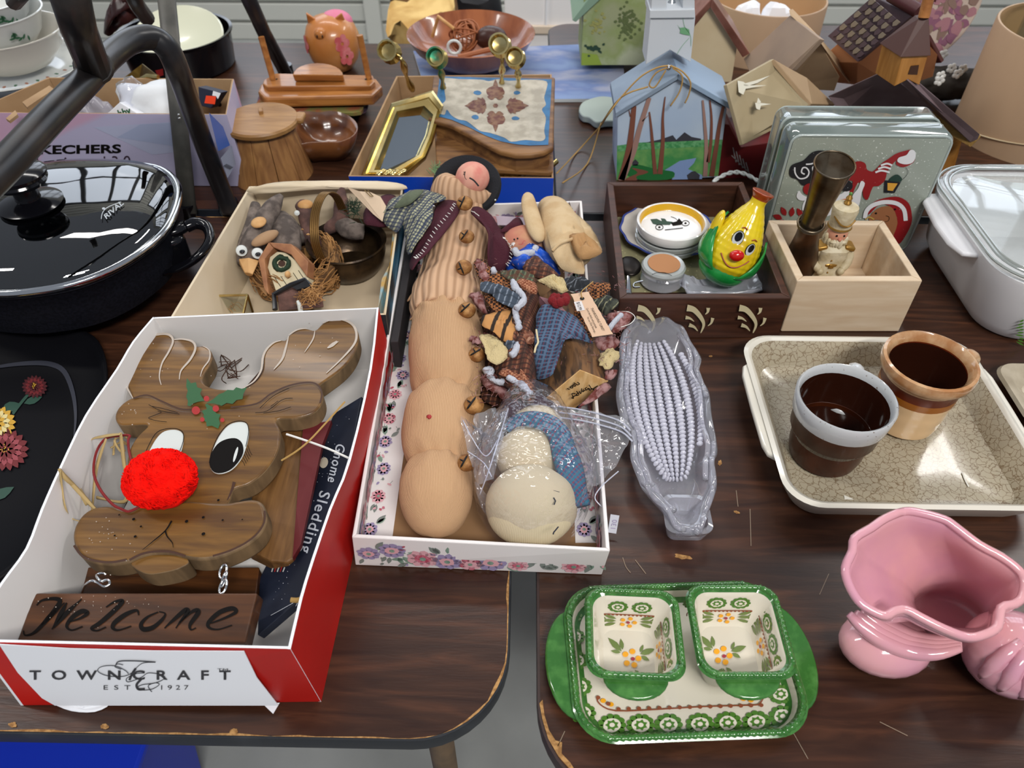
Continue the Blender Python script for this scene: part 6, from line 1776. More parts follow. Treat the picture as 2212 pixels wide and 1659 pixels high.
text('hby', Pq, q0((1020, 1000)), q0((1125, 965)), q0((1000, 940)), mat('dark_green_ink', '1f5a3a', .6), 'packet_lettering', t, bold=.03)
t = thing('white_tissue_bag', 'clear bag of crumpled white tissue sticking out of shoe box', 'bag', w0(1300, 900, .05))
b = MB(); b.ball(w0(1300, 900, .105), (.055, .035, .035), 28, 16, nz=.35, ns=38); b.build('tissue_bundle', mat('tissue_white', 'dcdfe2', .6, bump=.5, bscale=60), t, ang=0)
b = MB(); b.ball(w0(1150, 840, .12), (.02, .02, .03), 16, 10, nz=.4, ns=70); b.build('bag_neck', m_bag, t, ang=0)
t = thing('navy_carton', 'small navy carton with orange price sticker in the shoe box', 'box', w0(1780, 860, .05))
Pq = plane3(w0(1700, 760, .125), w0(1880, 780, .125), w0(1740, 920, .10))
b = MB(); b.slab([Pq(*q0(p)) for p in ((1690, 740), (1885, 790), (1800, 925), (1700, 900))], .02); b.build('carton_body', mat('carton_navy', '202438', .5), t, smooth=False, bevel=.001)
b = MB(); b.poly(Pq, [q0(p) for p in ((1760, 815), (1845, 822), (1835, 890), (1745, 880))]); b.build('orange_sticker', mat('fluor_orange', 'f0441c', .5), t, smooth=False)
b = MB(); b.poly(Pq, [q0(p) for p in ((1820, 775), (1885, 795), (1860, 845), (1845, 820), (1812, 815))]); b.build('white_label', m_paper, t, smooth=False)
cloth('grey_packets', [(*q0(p), .075) for p in ((560, 1010), (700, 940), (900, 920), (1000, 960), (940, 1010), (700, 1030))], mat('grey_plastic_wrap', '8c8890', .3), None, bulge=.02, th=.002, nz=.02, label='grey plastic-wrapped packets piled at left inside the shoe box', cat='packet')
for k, pts in enumerate((((190, 870), (420, 730), (460, 760), (230, 915)), ((50, 1010), (130, 940), (150, 975), (80, 1030)))):
    b = MB(); b.slab([w0(*p, .13) for p in pts], .004)
    b.build('kraft_flap', m_card, smooth=False, label=('tall kraft cardboard flap' if k == 0 else 'short kraft cardboard flap at far left') + ' behind the chair tube', cat='cardboard')

# ---------------------------------------------------------------- stack of dishes at top left
m_dish = mat('white_china', 'd6d8d4', .18, coat=.5)
m_cas = mat('cream_china', 'c9c4b8', .2, coat=.5)


def bowl(name, lbl, c, r, h, m, prof=None, sprigs=0, cat='bowl', group=None):
    t = thing(name, lbl, cat, c, group)
    pr = prof or [(.5, 0), (.52, .04), (.62, .08), (.84, .45), (.95, .9), (1.0, .98), (1.0, 1.0), (.97, 1.0), (.92, .9), (.8, .45), (.58, .12), (.001, .1)]
    MB().lathe([(a * r, b_ * h) for a, b_ in pr], c, 40).build('bowl_body', m, t)
    if sprigs:
        b = MB()
        for k in range(sprigs):
            a = -PI / 2 + (k - sprigs / 2 + .5) * .95
            rad = Vector((math.cos(a), math.sin(a), 0)); tan = Vector((-math.sin(a), math.cos(a), 0))
            for rr_, vv, side in ((.93 * r, Vector((0, 0, 1)), 1), (.66 * r, -rad, -1)):
                o = Vector(c) + rad * rr_ * 1.0 + Vector((0, 0, h * (.62 if side == 1 else .24)))
                if side == 1: o = Vector(c) + rad * (r * .905) + Vector((0, 0, h * .6))
                fr_ = frame(o, tan, (vv + rad * (.25 if side == 1 else 0) + Vector((0, 0, .45 if side < 0 else 0))).normalized())
                for j in range(9):
                    b.leaf(fr_, .004 * (j - 4), .003 * math.sin(j * 2), .011, .004, .6 * j, 0, .002 if side == 1 else .004)
        b.build('green_sprigs', m_sprig, t, smooth=False, kind='stuff')
    return t


m_sprig = mat('sprig_green', '2f5a3e', .4)
base = W(50, 232); base = Vector((base.x - .012, base.y + .05, TZ))
zc = 0
MB().lathe([(.11, 0), (.14, .02), (.15, .05), (.145, .05), (.13, .02), (.001, .01)], base, 36).build('black_pan', m_black, label='black round pan at the bottom of the dish stack at top left', cat='pan', loc=base)
c = base + Vector((0, 0, .044))
t = bowl('floral_plate', 'dinner plate with brown flower border between black pan and white bowls', c, .125, .016, m_dish, cat='plate')
b = MB(); Pp = frame(c + Vector((0, 0, .0175)), Vector((1, 0, 0)), Vector((0, 1, 0)))
for k in range(40):
    a = k * PI / 20; b.blob(Pp, .112 * math.cos(a), .112 * math.sin(a), .005, .003, a, k % 2, .0002, n=7, jit=.4)
b.build('flower_border', [mat('border_brown', '8c5a44', .4), m_sprig], t, smooth=False, kind='stuff')
bowl('china_bowl', 'plain cream serving bowl, third from top of the dish stack', base + Vector((.005, 0, .055)), .098, .062, m_cas, group=None)
bowl('china_bowl', 'white bowl with green sprigs, second from top of the dish stack', base + Vector((-.008, .0, .085)), .088, .062, m_dish, sprigs=3)
bowl('china_bowl', 'white bowl with green sprigs, topmost of the dish stack', base + Vector((-.012, .0, .118)), .081, .050, m_dish, sprigs=3)
# black pot with cream plate, brass bit, leather purse
c = W(395, 175); c = Vector((c.x - .02, c.y + .07, TZ))
t = thing('black_enamel_pot', 'wide black enamel pot holding a cream plate, behind the shoe box', 'pot', c)
MB().lathe([(.085, 0), (.098, .005), (.104, .06), (.108, .064), (.108, .067), (.102, .066), (.097, .01), (.001, .008)], c, 44).build('pot_body', m_blackgl, t)
c2 = c + Vector((.005, .0, .05))
t = thing('cream_plate', 'cream plate with small red mark resting tilted in the black pot', 'plate', c2)
MB().lathe([(.03, -.012), (.04, -.01), (.082, .004), (.086, .008), (.083, .010), (.05, -.003), (.001, -.005)], c2, 40, axis=Vector((.05, -.35, .93))).build('plate_body', mat('cream_plate_glaze', 'cfd0b8', .2, coat=.5), t)
b = MB(); fr_ = plane3(w0(1340, 590, .0) * 0 + W(*q0((1340, 620)), .066), W(*q0((1400, 620)), .066), W(*q0((1360, 660)), .056))
b.poly(fr_, [q0(p) for p in ((1325, 600), (1390, 585), (1395, 640), (1350, 655))]); b.build('red_mark', m_berry, t, smooth=False)
t = thing('small_brass_frame', 'small tarnished brass frame leaning in front of black pot', 'frame', w0(1180, 640, .09))  # small tarnished brass frame by the pot
b = MB(); b.slab([w0(*p) for p in ((1000, 700, .10), (1215, 540, .12), (1330, 630, .12), (1180, 690, .10))], .006); b.build('frame_panel', m_brassd, t, smooth=False, bevel=.0012)
MB().tube([w0(1190, 690, .11), w0(1260, 650, .12), w0(1350, 660, .12)], .004, 8).build('brass_scroll', m_brass, t)
cloth('leather_glove', [(*q0(p), h) for p, h in (((900, 300), .1), ((910, 240), .12), ((980, 150), .14), ((1080, 75), .15), ((1150, 65), .15), ((1220, 110), .145), ((1200, 160), .13), ((1050, 220), .12), ((960, 280), .1))], mat('oxblood_leather', '2e1716', .35, col2='4a2824', scale=25), None, bulge=.03, th=.004, nz=.02, label='dark oxblood leather piece rising behind the bent chair tube', cat='leather')
# ---------------------------------------------------------------- second row, left and centre
def q22(p): return (480 + p[0] / 3.95, p[1] / 3.95)
def q33(p): return (740 + p[0] / 3.95, 20 + p[1] / 3.95)


m_acac = wood('honey_wood', '7c5430', 'a07444', sc=14, along='z', rough=.45, k=6, c='8e633a')
m_lidw = wood('lid_wood', '8a6236', 'a67c4a', sc=14, rough=.45, k=6)
t = thing('wooden_tub', 'round wooden stave tub with flat lid, left of the leaf-shaped bowl', 'tub', Vector((-.397, 1.081, TZ)))
c = Vector((-.397, 1.081, TZ))
ns = 11
for k in range(ns):
    b = MB(); a0, a1 = 2 * PI * k / ns + .006, 2 * PI * (k + 1) / ns - .006
    ring = lambda r, z: [c + Vector((r * math.cos(a0 + (a1 - a0) * j / 4), r * math.sin(a0 + (a1 - a0) * j / 4), z)) for j in range(5)]
    for (r0, z0), (r1, z1) in (((.062, 0), (.044, .082)),):
        o0, o1, i0, i1 = ring(r0, z0), ring(r1, z1), ring(r0 - .006, z0), ring(r1 - .006, z1)
        b.loft([o0 + i0[::-1], o1 + i1[::-1]])
    b.build('stave', m_acac, t, bevel=.0008)
MB().lathe([(.02, .081), (.053, .081), (.0555, .083), (.056, .088), (.054, .091), (.001, .091)], c, 40).build('lid', m_lidw, t)
MB().box(c + Vector((.054, .012, .086)), (.018, .026, .009)).build('lid_tab', m_lidw, t, bevel=.003)
MB().box(c + Vector((-.004, .02, .093)), (.006, .016, .006), .3).build('lid_knob', m_lidw, t, bevel=.001)
# leaf bowl
m_monkey = mat('monkeypod_wood', '4a2814', .28, col2='7a4a26', scale=12, stretch=(1, 4, 1), coat=.4)
c = W(704, 300); t = None
rim = cr([W(x, y, .045) for x, y in ((637, 245), (660, 240), (690, 243), (715, 240), (745, 246), (768, 262), (773, 280), (760, 297), (735, 307), (705, 308), (670, 309), (640, 310), (628, 280))], 4)
MB().loft([scal(rim, .5, -.043), scal(rim, .62, -.042), scal(rim, .88, -.022), scal(rim, 1, 0), scal(rim, .975, .001), scal(rim, .85, -.02), scal(rim, .6, -.035), scal(rim, .2, -.038)]).build('wooden_leaf_bowl', m_monkey, ang=0, label='dark glossy leaf-shaped wooden bowl between tub and cardboard box', cat='bowl')
# placemats + napkin holder
m_plum = mat('plum_woven', '33242e', .95, col2='5c4450', scale=60, stretch=(1, 1, 8))
for k in range(6):
    z = .002 + k * .0055; o = [W(x, y, z) + Vector((RND.uniform(-.006, .006), 0, 0)) for x, y in ((575, 205), (640, 203), (775, 205), (790, 235), (765, 250), (640, 246), (560, 243))]
    o = cr(o, 3)
    b = MB(); b.loft([[p + Vector((0, .006 * noise.noise(p * 20 + Vector((0, 0, k))), 0)) for p in o], [p + Vector((0, 0, .0048 + .002 * noise.noise(p * 30))) for p in o]])
    b.build('folded_placemat', m_plum if k < 5 else mat('autumn_cloth', '8a4a2c', .95, col2='6d6a34', scale=45), ang=50, label=('bottom', 'second lowest', 'third lowest', 'third from top', 'second from top', 'topmost autumn-coloured')[k] + ' folded placemat in the stack under the wooden napkin holder', cat='placemat', group='folded placemats under the napkin holder')
m_hold = wood('orange_pine', '8c5526', 'b4783c', sc=12, rough=.35, coat=.4, k=7)
t = thing('napkin_holder', 'honey wood napkin holder with two upright dowels on placemats', 'napkin holder', W(690, 210, .036))


def wslab(name, px, h, th, m, parent, bevel=.002):
    b = MB(); b.slab([W(x, y, h) for x, y in px], th); return b.build(name, m, parent, smooth=False, bevel=bevel)


wslab('base_board', [(557, 196), (570, 210), (578, 211), (805, 206), (826, 186), (812, 168), (590, 166), (562, 182)], .058, .018, m_hold, t, .004)
wslab('upper_board', [(567, 180), (577, 187), (800, 185), (810, 176), (805, 162), (595, 158), (570, 172)], .066, .009, m_hold, t)
b = MB(); b.prism([W(637 + 54 - 54 * math.cos(a), 176 - 26 * math.sin(a), .067) for a in [PI * k / 12 for k in range(13)]], Vector((0, -.006, .014))); b.build('rounded_block', m_hold, t, bevel=.002)
for x0, y0, x1, y1 in ((590, 172, 564, 80), (797, 170, 777, 76)):
    a = W(x0, y0, .066); e_ = WY(x1, y1, a.y + .002); MB().tube([a, e_], .0052, 12).build('dowel', m_hold, t, ang=50)
for x in (596, 791): MB().lathe([(.003, 0), (.001, .0006)], W(x, 171, .0665), 10).build('screw_hole', m_dark, t)
# gourd pig
m_gourd = mat('gourd_orange', 'b06a2c', .35, col2='c98a50', scale=12, coat=.3, lo=.3, hi=.7)
c = W(728, 148); c.z = TZ
t = thing('gourd_pig', 'orange painted gourd pig with pink petals behind the napkin holder', 'figurine', c)
MB().lathe([(k_ * .99, z_ * .76) for k_, z_ in [(.024, 0), (.034, .006), (.046, .03), (.052, .06), (.0515, .085), (.045, .108), (.032, .124), (.012, .132), (.001, .133)]], c, 36).build('gourd_body', m_gourd, t, ang=0)
m_gp = mat('petal_pink', 'c85a5c', .5, col2='d98080', scale=60)
MB().ball(c + Vector((-.010, -.040, .080)), (.012, .010, .011), 14, 10).build('snout', m_gourd, t, ang=0)
for s_ in (-1, 1):
    MB().ball(c + Vector((-.010 + s_ * .005, -.0495, .079)), (.0016, .0016, .003), 8, 6).build('nostril', m_burn, t)
    MB().prism([c + Vector((s_ * .016 - .006, -.012, .094)), c + Vector((s_ * .036 - .004, -.006, .085)), c + Vector((s_ * .033 - .004, -.018, .108))], Vector((0, .006, .002))).build('ear', m_gourd, t, bevel=.002)
MB().ball(c + Vector((.010, .01, .083)), (.032, .030, .022), 18, 10).build('pink_cap', mat('cap_pink', 'd0708c', .5), t, ang=0)


def onrev(c, R_, z0, a, x, y):
    aa = a + x / R_; return c + Vector((R_ * math.cos(aa), R_ * math.sin(aa), z0 + y))


for a, z0, rr_ in ((-1.0, .064, .051), (-.9, .040, .0525), (-2.65, .056, .051)):
    b = MB()
    for k in range(5):
        an = k * 1.257; pts = [onrev(c, rr_ + .0015, z0, a, .009 * math.cos(an) + .0065 * math.cos(q), .010 * math.sin(an) + .0075 * math.sin(q)) for q in [j * PI / 5 for j in range(10)]]
        b.add(pts, [tuple(range(10))], 0)
    b.build('painted_petals', m_gp, t, smooth=False, kind='stuff')

# blue cardboard box with brass
m_bluec = mat('blue_card', '0b3fae', .4)
hT = .055
yF = W(1000, 383, hT).y
T = [Vector((W(752, 381, hT).x, yF, TZ + hT)), Vector((W(1196, 384, hT).x, yF, TZ + hT)), W(1192, 160, hT + .02), W(856, 164, hT + .02)]
B_ = [Vector((T[0].x + .008, yF, TZ + .0005)), Vector((T[1].x, yF, TZ + .0005)), Vector((T[2].x, T[2].y, TZ + .0005)), Vector((T[3].x + .006, T[3].y, TZ + .0005))]
t = thing('blue_card_box', 'blue cardboard box with brown inside holding brass and gilt pieces', 'box', (B_[0] + B_[2]) / 2)
open_box(t, T, B_, .003, m_bluec, m_card, m_card, bevel=.0006)
t = thing('brass_mirror', 'octagonal brass framed mirror leaning in the blue box', 'mirror', W(860, 370, .01))
O_ = [(845, 223), (931, 196), (957, 235), (934, 305), (919, 342), (876, 381), (779, 382)]
hs_ = [.115, .125, .11, .085, .07, .045, .04]
Pm = plane3(W(845, 223, .115), W(931, 196, .125), W(779, 382, .04))
ou = [(845, 223), (935, 195), (958, 228), (934, 308), (920, 340), (876, 380), (779, 381)]
inn = [(862, 252), (908, 247), (926, 260), (919, 290), (898, 336), (838, 364), (821, 365)]
rg = lambda f, o: [Pm(a[0] + (d[0] - a[0]) * f, a[1] + (d[1] - a[1]) * f, o) for a, d in zip(ou, inn)]
MB().loft([rg(.0, -.012), rg(0, .0), rg(.12, .004), rg(.3, .002), rg(.42, .006), rg(.7, .006), rg(.8, .002), rg(1, -.003)], cap0=False, cap1=False).build('brass_frame', m_brass, t, ang=30)
MB().slab([Pm(x, y, -.0035) for x, y in inn], .003).build('mirror_glass', mat('mirror_silver', 'aab4bc', .06, .9), t, smooth=False)
MB().slab([Pm(x, y, -.0075) for x, y in ou], .004).build('backing', m_burn, t, smooth=False)
b = MB()
for k in range(12):
    x, y = 818 + k * 5, 378 - (k % 3) * 4; b.ball(W(x, y, .05), (.005, .004, .004), 10, 6, nz=.3, ns=200)
b.build('scroll_crest', m_brass, t, ang=0)


def sconce(lbl, cup, r, arm, mt=None, n=28, fac=False):
    cc = W(*cup); t = thing('candle_sconce', lbl, 'candle holder', W(arm[-1][0], arm[-1][1], arm[-1][2]), 'brass candle sconces')
    ax = Vector((-.1, -.75, .45)).normalized()
    R_ = r * S(*cup)
    MB().lathe([(.3 * R_, -1.3 * R_), (.6 * R_, -1.2 * R_), (1.05 * R_, -.9 * R_), (1.1 * R_, -.6 * R_), (.7 * R_, -.2 * R_), (.75 * R_, .3 * R_), (1.0 * R_, .8 * R_), (1.02 * R_, .9 * R_), (.85 * R_, .9 * R_), (.7 * R_, .3 * R_), (.1 * R_, .2 * R_)], cc, 12 if fac else n, axis=ax).build('candle_cup', mt or m_brass, t, ang=40 if not fac else 20)
    P = cr([cc - ax * R_ * 1.2] + [W(*p) for p in arm], 6, False)
    MB().tube(P, [.0042 + .0016 * math.sin(i * .9) for i in range(len(P))], 10).build('scroll_arm', mt or m_brass, t, ang=0)
    return t


sconce('brass candle sconce with faceted cup at left of the blue box', (841, 112, .17), 22, [(868, 130, .16), (878, 165, .12), (892, 196, .09)], fac=True)
sconce('brass candle sconce with green patina over wooden bowl edge', (944, 125, .17), 20, [(952, 150, .14), (956, 175, .12), (958, 205, .09)], mat('verdigris_brass', '9c8c5a', .35, .8, col2='3f8a68', scale=45, lo=.5, hi=.62))
sconce('taller round-cup brass candle sconce of the right-hand pair', (1080, 98, .18), 22, [(1085, 140, .15), (1084, 165, .12), (1084, 200, .09)])
sconce('lower round-cup brass candle sconce at far right of the blue box', (1113, 125, .165), 20, [(1118, 150, .14), (1120, 175, .12), (1118, 200, .09)])
m_flor = wood('gilt_brown_wood', '5a3a22', '8a6238', sc=14, rough=.5, k=6)
t = thing('florentine_box', 'curved-front wooden box with cream, blue and maroon painted lid', 'box', W(1070, 350, .05))
top_px = [(936, 163), (1199, 166), (1196, 318), (1175, 328), (1150, 333), (1115, 334), (1080, 326), (1045, 309), (1010, 288), (975, 270), (925, 256)]
hb = lambda y: .088 + (333 - y) * .00012
P11 = plane3(W(936, 163, hb(163)), W(1199, 166, hb(166)), W(1150, 333, hb(333)))
b = MB(); b.slab([P11(*p) for p in top_px], .009); b.build('lid', m_flor, t, smooth=True, bevel=.003, seg=3)
sd = [(945, 175), (1192, 178), (1188, 318), (1150, 327), (1115, 328), (1082, 320), (1050, 303), (1015, 282), (980, 264), (940, 254)]
b = MB(); b.prism([P11(x, y, -.0095) for x, y in sd], Vector((0, 0, -.022))); b.build('box_body', m_flor, t, smooth=False)
b = MB(); b.prism([P11(x, y, -.012) + Vector((0, 0, -.017)) for x, y in [(930, 170), (1197, 172), (1196, 330), (1185, 332), (940, 318)]], Vector((0, 0, -.008))); b.build('base_moulding', m_flor, t, smooth=False, bevel=.002)
m_fblue, m_fcr, m_fmar = mat('florentine_blue', '2f6a98', .6, col2='27587e', scale=60), mat('florentine_cream', 'b4ac9c', .6, col2='9c9484', scale=55), mat('florentine_maroon', '5e3028', .6, col2='7d5a42', scale=120)
b = MB()
b.poly(P11, [q33(p) for p in ((830, 575), (1785, 600), (1755, 1160), (1600, 1165), (1480, 1155), (1350, 1130), (1220, 1080), (1080, 1010), (930, 945), (785, 910))], 0, .0006)
b.build('blue_border', m_fblue, t, smooth=False)
b = MB(); e_ = [(845, 590), (1000, 600), (1180, 605), (1250, 618), (1330, 600), (1420, 615), (1600, 605), (1740, 620), (1735, 700), (1720, 760), (1735, 820), (1700, 860), (1735, 930), (1720, 1040), (1730, 1100), (1690, 1130), (1560, 1120), (1440, 1135), (1380, 1100), (1260, 1060), (1180, 1045), (1140, 1020), (1060, 960), (990, 945), (930, 910), (890, 860), (870, 905), (820, 880), (840, 820), (880, 780), (870, 700), (880, 640)]
b.poly(P11, S2([q33(p) for p in e_], 3), 0, .0009); b.build('cream_field', m_fcr, t, smooth=False)
for cx_, cy_, dx, dy in ((1305, 710, 0, -1), (1305, 945, 0, 1), (1150, 830, -1, 0), (1480, 830, 1, 0)):
    b = MB(); X, Y = q33((cx_, cy_))
    for k in range(7):
        a = math.atan2(dy, dx) + (k - 3) * .5; L = (40 if k == 3 else 27 - abs(k - 3) * 3)
        b.leaf(P11, X - dx * 12, Y - dy * 12, L, 13, a, 0, .0012 + k * .00008)
    b.blob(P11, X, Y, 20, 13, 0, 0, .0011, jit=.25)
    b.build('maroon_motif', m_fmar, t, smooth=False, kind='stuff')
for x, y in ((1150, 720), (1485, 718), (1135, 925), (1475, 935)):
    b = MB(); b.blob(P11, *q33((x, y)), 8, 5, 0, 0, .0012, jit=.4, n=8); b.build('blue_bud', m_fblue, t, smooth=False)
b = MB(); b.blob(P11, *q33((1305, 828)), 6, 5, 0, 0, .0012, n=6); b.build('centre_motif', m_fmar, t, smooth=False)
t = thing('brass_pulls', 'row of brass scroll handles lying at front of the blue box', 'handle', W(1120, 372, .02))
for k in range(4):
    MB().lathe([(.004, 0), (.009, .005), (.011, .012), (.008, .018), (.004, .022)], W(1055 + k * 14, 373, .042), 14, axis=(1, .1, .1)).build('scroll_piece', m_brass, t)
for x, y in ((1115, 372), (1130, 375), (1178, 368)):
    MB().tube([W(x, y, .045), W(x + 24, y - 12 if x < 1170 else y - 20, .05)], .0045, 10).build('brass_bar', m_brass, t)
# big wooden salad bowl
m_salad = mat('striped_salad_wood', '6a3216', .25, col2='9a5a34', scale=10, stretch=(3, 1, 1), coat=.5, lo=.35, hi=.65)
c = W(1019, 130); c = Vector((-.105, 1.49, TZ + .0068))
t = thing('salad_bowl', 'large reddish wooden salad bowl holding rattan and small oddments', 'bowl', c)
MB().lathe([(.05, 0), (.055, .003), (.085, .018), (.108, .038), (.1195, .058), (.122, .0615), (.1195, .063), (.114, .058), (.10, .038), (.078, .022), (.045, .010), (.001, .008)], c, 48).build('bowl_body', m_salad, t)
t2 = thing('rattan_balls', 'tangle of orange rattan strands with brown pods in the wooden bowl', 'decoration', c + Vector((0, 0, .03)))
m_rat = mat('orange_rattan', '9a5a34', .6)
for k in range(16):
    cc = c + Vector((-.012, -.0, .055)); u_, v_, _ = basis(Vector((RND.uniform(-1, 1), RND.uniform(-1, 1), RND.uniform(-1, 1))))
    R_ = RND.uniform(.022, .032); MB().tube([cc + u_ * R_ * math.cos(a) + v_ * R_ * math.sin(a) for a in [j * PI / 9 for j in range(18)]], .0016, 5, closed=True).build('rattan_strand', m_rat, t2, ang=0)
MB().ball(c + Vector((.038, -.01, .055)), (.030, .022, .022), 18, 12, nz=.1).build('brown_pod', mat('brown_pod', '3a1d14', .35), t2, ang=0)
MB().tube([c + Vector((-.028 + .012 * math.cos(a), -.055, .055 + .012 * math.sin(a))) for a in [j * PI / 8 for j in range(16)]], .0028, 8, closed=True).build('white_ring', m_wht, t2, ang=0)
MB().tube([c + v for v in (Vector((-.075, .01, .05)), Vector((-.06, -.0, .09)), Vector((-.03, -.02, .075)))], .0035, 8).build('bent_stick', m_cut, t2)
MB().tube([c + Vector((-.02, -.075, .045)), c + Vector((.065, -.055, .058))], .005, 8).build('wood_stick', m_rat, t2)
# sky canvas lying on the table
b = MB(); b.slab([W(*p, .0065) for p in ((893, 110), (1345, 92), (1350, 213), (1200, 214), (925, 213))], .006, 0, 1, 0)
b.build('sky_canvas', [m_wht, mat('sky_painting', '7d92ba', .7, col2='9a9fb6', scale=7, stretch=(1, 2, 1), lo=.4, hi=.6, col3='6c7fae')], smooth=False, label='flat blue and lilac cloudy sky canvas under the salad bowl', cat='painting')

# ---------------------------------------------------------------- birdhouses at right back
m_hw = mat('pale_birch', 'c8b694', .6, col2='bda884', scale=9)
m_peach = mat('peach_paint', 'c68a5e', .6)
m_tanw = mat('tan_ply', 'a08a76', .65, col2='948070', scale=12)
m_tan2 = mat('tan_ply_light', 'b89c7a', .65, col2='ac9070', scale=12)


def face_prism(t, name, pts, y0, dy, m, bevel=.001, sm=False):
    b = MB(); b.prism([WY(x, y, y0) for x, y in pts], Vector((0, dy, 0)))
    return b.build(name, m, t, smooth=sm, bevel=bevel)


def hs4(t, name, pts, th, m, bevel=.001):
    b = MB(); b.slab([W(*p) for p in pts], th); return b.build(name, m, t, smooth=False, bevel=bevel)


def PY(y0):
    a = plane3(Vector((0, y0, TZ)), Vector((1, y0, TZ)), Vector((0, y0, TZ + 1))); return a


# blue painted church
y0 = W(1440, 389).y
m_cblue, m_croof = mat('pale_blue_paint', 'a9bcd4', .5, col2='b4c4d6', scale=14), mat('grey_blue_paint', '76869a', .5, col2='8494a6', scale=14)
t = thing('church_birdhouse', 'blue-roofed church birdhouse painted with trees and stream, white steeple', 'birdhouse', W(1440, 380))
hr = WY(1466, 165, y0).z - TZ
dy = W(1447, 109, hr).y - y0
face_prism(t, 'house_wall', [(1332, 390), (1551, 383), (1570, 236), (1466, 172), (1334, 249)], y0, dy * .92, m_cblue)
hl, hrr = WY(1332, 246, y0).z - TZ, WY(1586, 226, y0).z - TZ
a_, b_, c_, d_ = WY(1466, 160, y0 - .008), WY(1330, 244, y0 - .008), None, None
D_ = Vector((0, dy + .012, 0)); dn = Vector((0, 0, -.008))
for e_, m_ in ((b_, m_croof), (WY(1588, 230, y0 - .008), mat('light_blue_roof', '8ea4bc', .5))):
    q = MB(); q.prism([a_, e_, e_ + dn, a_ + dn], D_); q.build('roof_panel', m_, t, smooth=False, bevel=.001)
P = PY(y0)
cw = lambda p: (1200 + p[0] / 3.95, p[1] / 3.95)
m_g1, m_g2, m_g3 = mat('meadow_green', '3f8a4c', .6, col2='6da05a', scale=40), mat('grass_green', '1f6a34', .6), mat('treeline_green', '6aa872', .6, col2='3f8a50', scale=200)
m_tr, m_tr2 = mat('trunk_brown', '7a4a3a', .6), mat('trunk_pink', '9c7a70', .6)
b = MB()
b.poly(P, [cw(p) for p in ((525, 1240), (900, 1215), (1240, 1190), (1425, 1190), (1388, 1500), (520, 1535))], 0, .0006)
b.poly(P, [cw(p) for p in ((530, 1240), (700, 1215), (1240, 1190), (1422, 1195), (1415, 1240), (900, 1265), (530, 1290))], 1, .0009)
b.poly(P, [cw(p) for p in ((760, 1215), (900, 1185), (1000, 1150), (1030, 1190), (1100, 1125), (1160, 1165), (1240, 1180), (1240, 1195))], 2, .0012)
b.poly(P, [cw(p) for p in ((1200, 1345), (1060, 1370), (930, 1450), (1020, 1500), (990, 1530), (1250, 1525), (1250, 1490), (1130, 1440), (1180, 1390))], 3, .0009)
b.poly(P, S2([cw(p) for p in ((700, 1400), (860, 1440), (1000, 1460), (1010, 1500), (950, 1530), (720, 1530), (600, 1480), (640, 1420))], 3), 4, .0012)
b.poly(P, S2([cw(p) for p in ((650, 1430), (720, 1440), (790, 1460), (760, 1480), (690, 1500), (690, 1535), (590, 1535), (620, 1510), (700, 1470))], 3), 5, .0015)
b.poly(P, [cw(p) for p in ((1120, 1490), (1160, 1460), (1190, 1455), (1230, 1490), (1225, 1525), (1130, 1525))], 2, .0015); b.poly(P, [cw(p) for p in ((655, 1380), (680, 1355), (710, 1385), (700, 1410), (655, 1410))], 2, .0012)
for p in ([(1375, 1195), (1340, 1400)],): b.stroke(P, [cw(k) for k in p], 2, 2, .0012, sm=1)
b.build('landscape_painting', [m_g1, m_g3, mat('hill_grey', '3a3a42', .6), mat('stream_blue', '7f98c4', .6), m_g2, m_tr], t, smooth=False, kind='stuff')
for pts, w0_, w1_, m_ in (([(560, 1530), (620, 1300), (650, 1100), (670, 900)], 15, 10, m_tr), ([(560, 1540), (660, 1300), (720, 1080), (800, 830)], 14, 9, m_tr2), ([(850, 1480), (830, 1250), (815, 1080), (800, 950)], 9, 3, m_tr), ([(890, 1480), (915, 1200), (915, 1000), (935, 820)], 11, 2, m_tr), ([(1275, 1500), (1285, 1250), (1268, 1000), (1255, 850)], 10, 4, m_tr2), ([(1300, 1380), (1325, 1200), (1330, 1000), (1315, 850)], 8, 3, m_tr), ([(1330, 1500), (1370, 1250), (1400, 1050), (1430, 905)], 11, 6, m_tr), ([(640, 990), (625, 930)], 3, 1, m_tr), ([(740, 1030), (790, 980)], 3, 1, m_tr2)):
    b = MB(); b.stroke(P, [cw(p) for p in pts], w0_, 0, .0018, w1=w1_); b.build('painted_trunk', m_, t, smooth=False)
ys = W(1447, 112, hr).y - .05
yst = WY(1440, 130, y0 + .035).y
m_stp = mat('steeple_white', 'c8cdd2', .5)
face_prism(t, 'steeple_base', [(1395, 140), (1447, 108), (1492, 135), (1502, 38), (1405, 40)], yst, .05, m_stp)
face_prism(t, 'belfry_post', [(1405, 38), (1440, 38), (1440, -40), (1410, -40)], yst, .05, m_stp); face_prism(t, 'belfry_post', [(1474, 38), (1501, 38), (1500, -40), (1476, -40)], yst, .05, m_stp)
face_prism(t, 'belfry_sill', [(1403, 40), (1502, 39), (1501, 20), (1404, 22)], yst - .004, .058, m_stp)
bb = WY(1450, 12, yst + .025); MB().lathe([(.012, -.012), (.010, -.006), (.006, .004), (.002, .010)], bb, 16).build('bell', m_chrome, t); face_prism(t, 'belfry_back', [(1440, 20), (1474, 20), (1474, -40), (1440, -40)], yst + .046, .003, m_burn)
P = PY(yst)
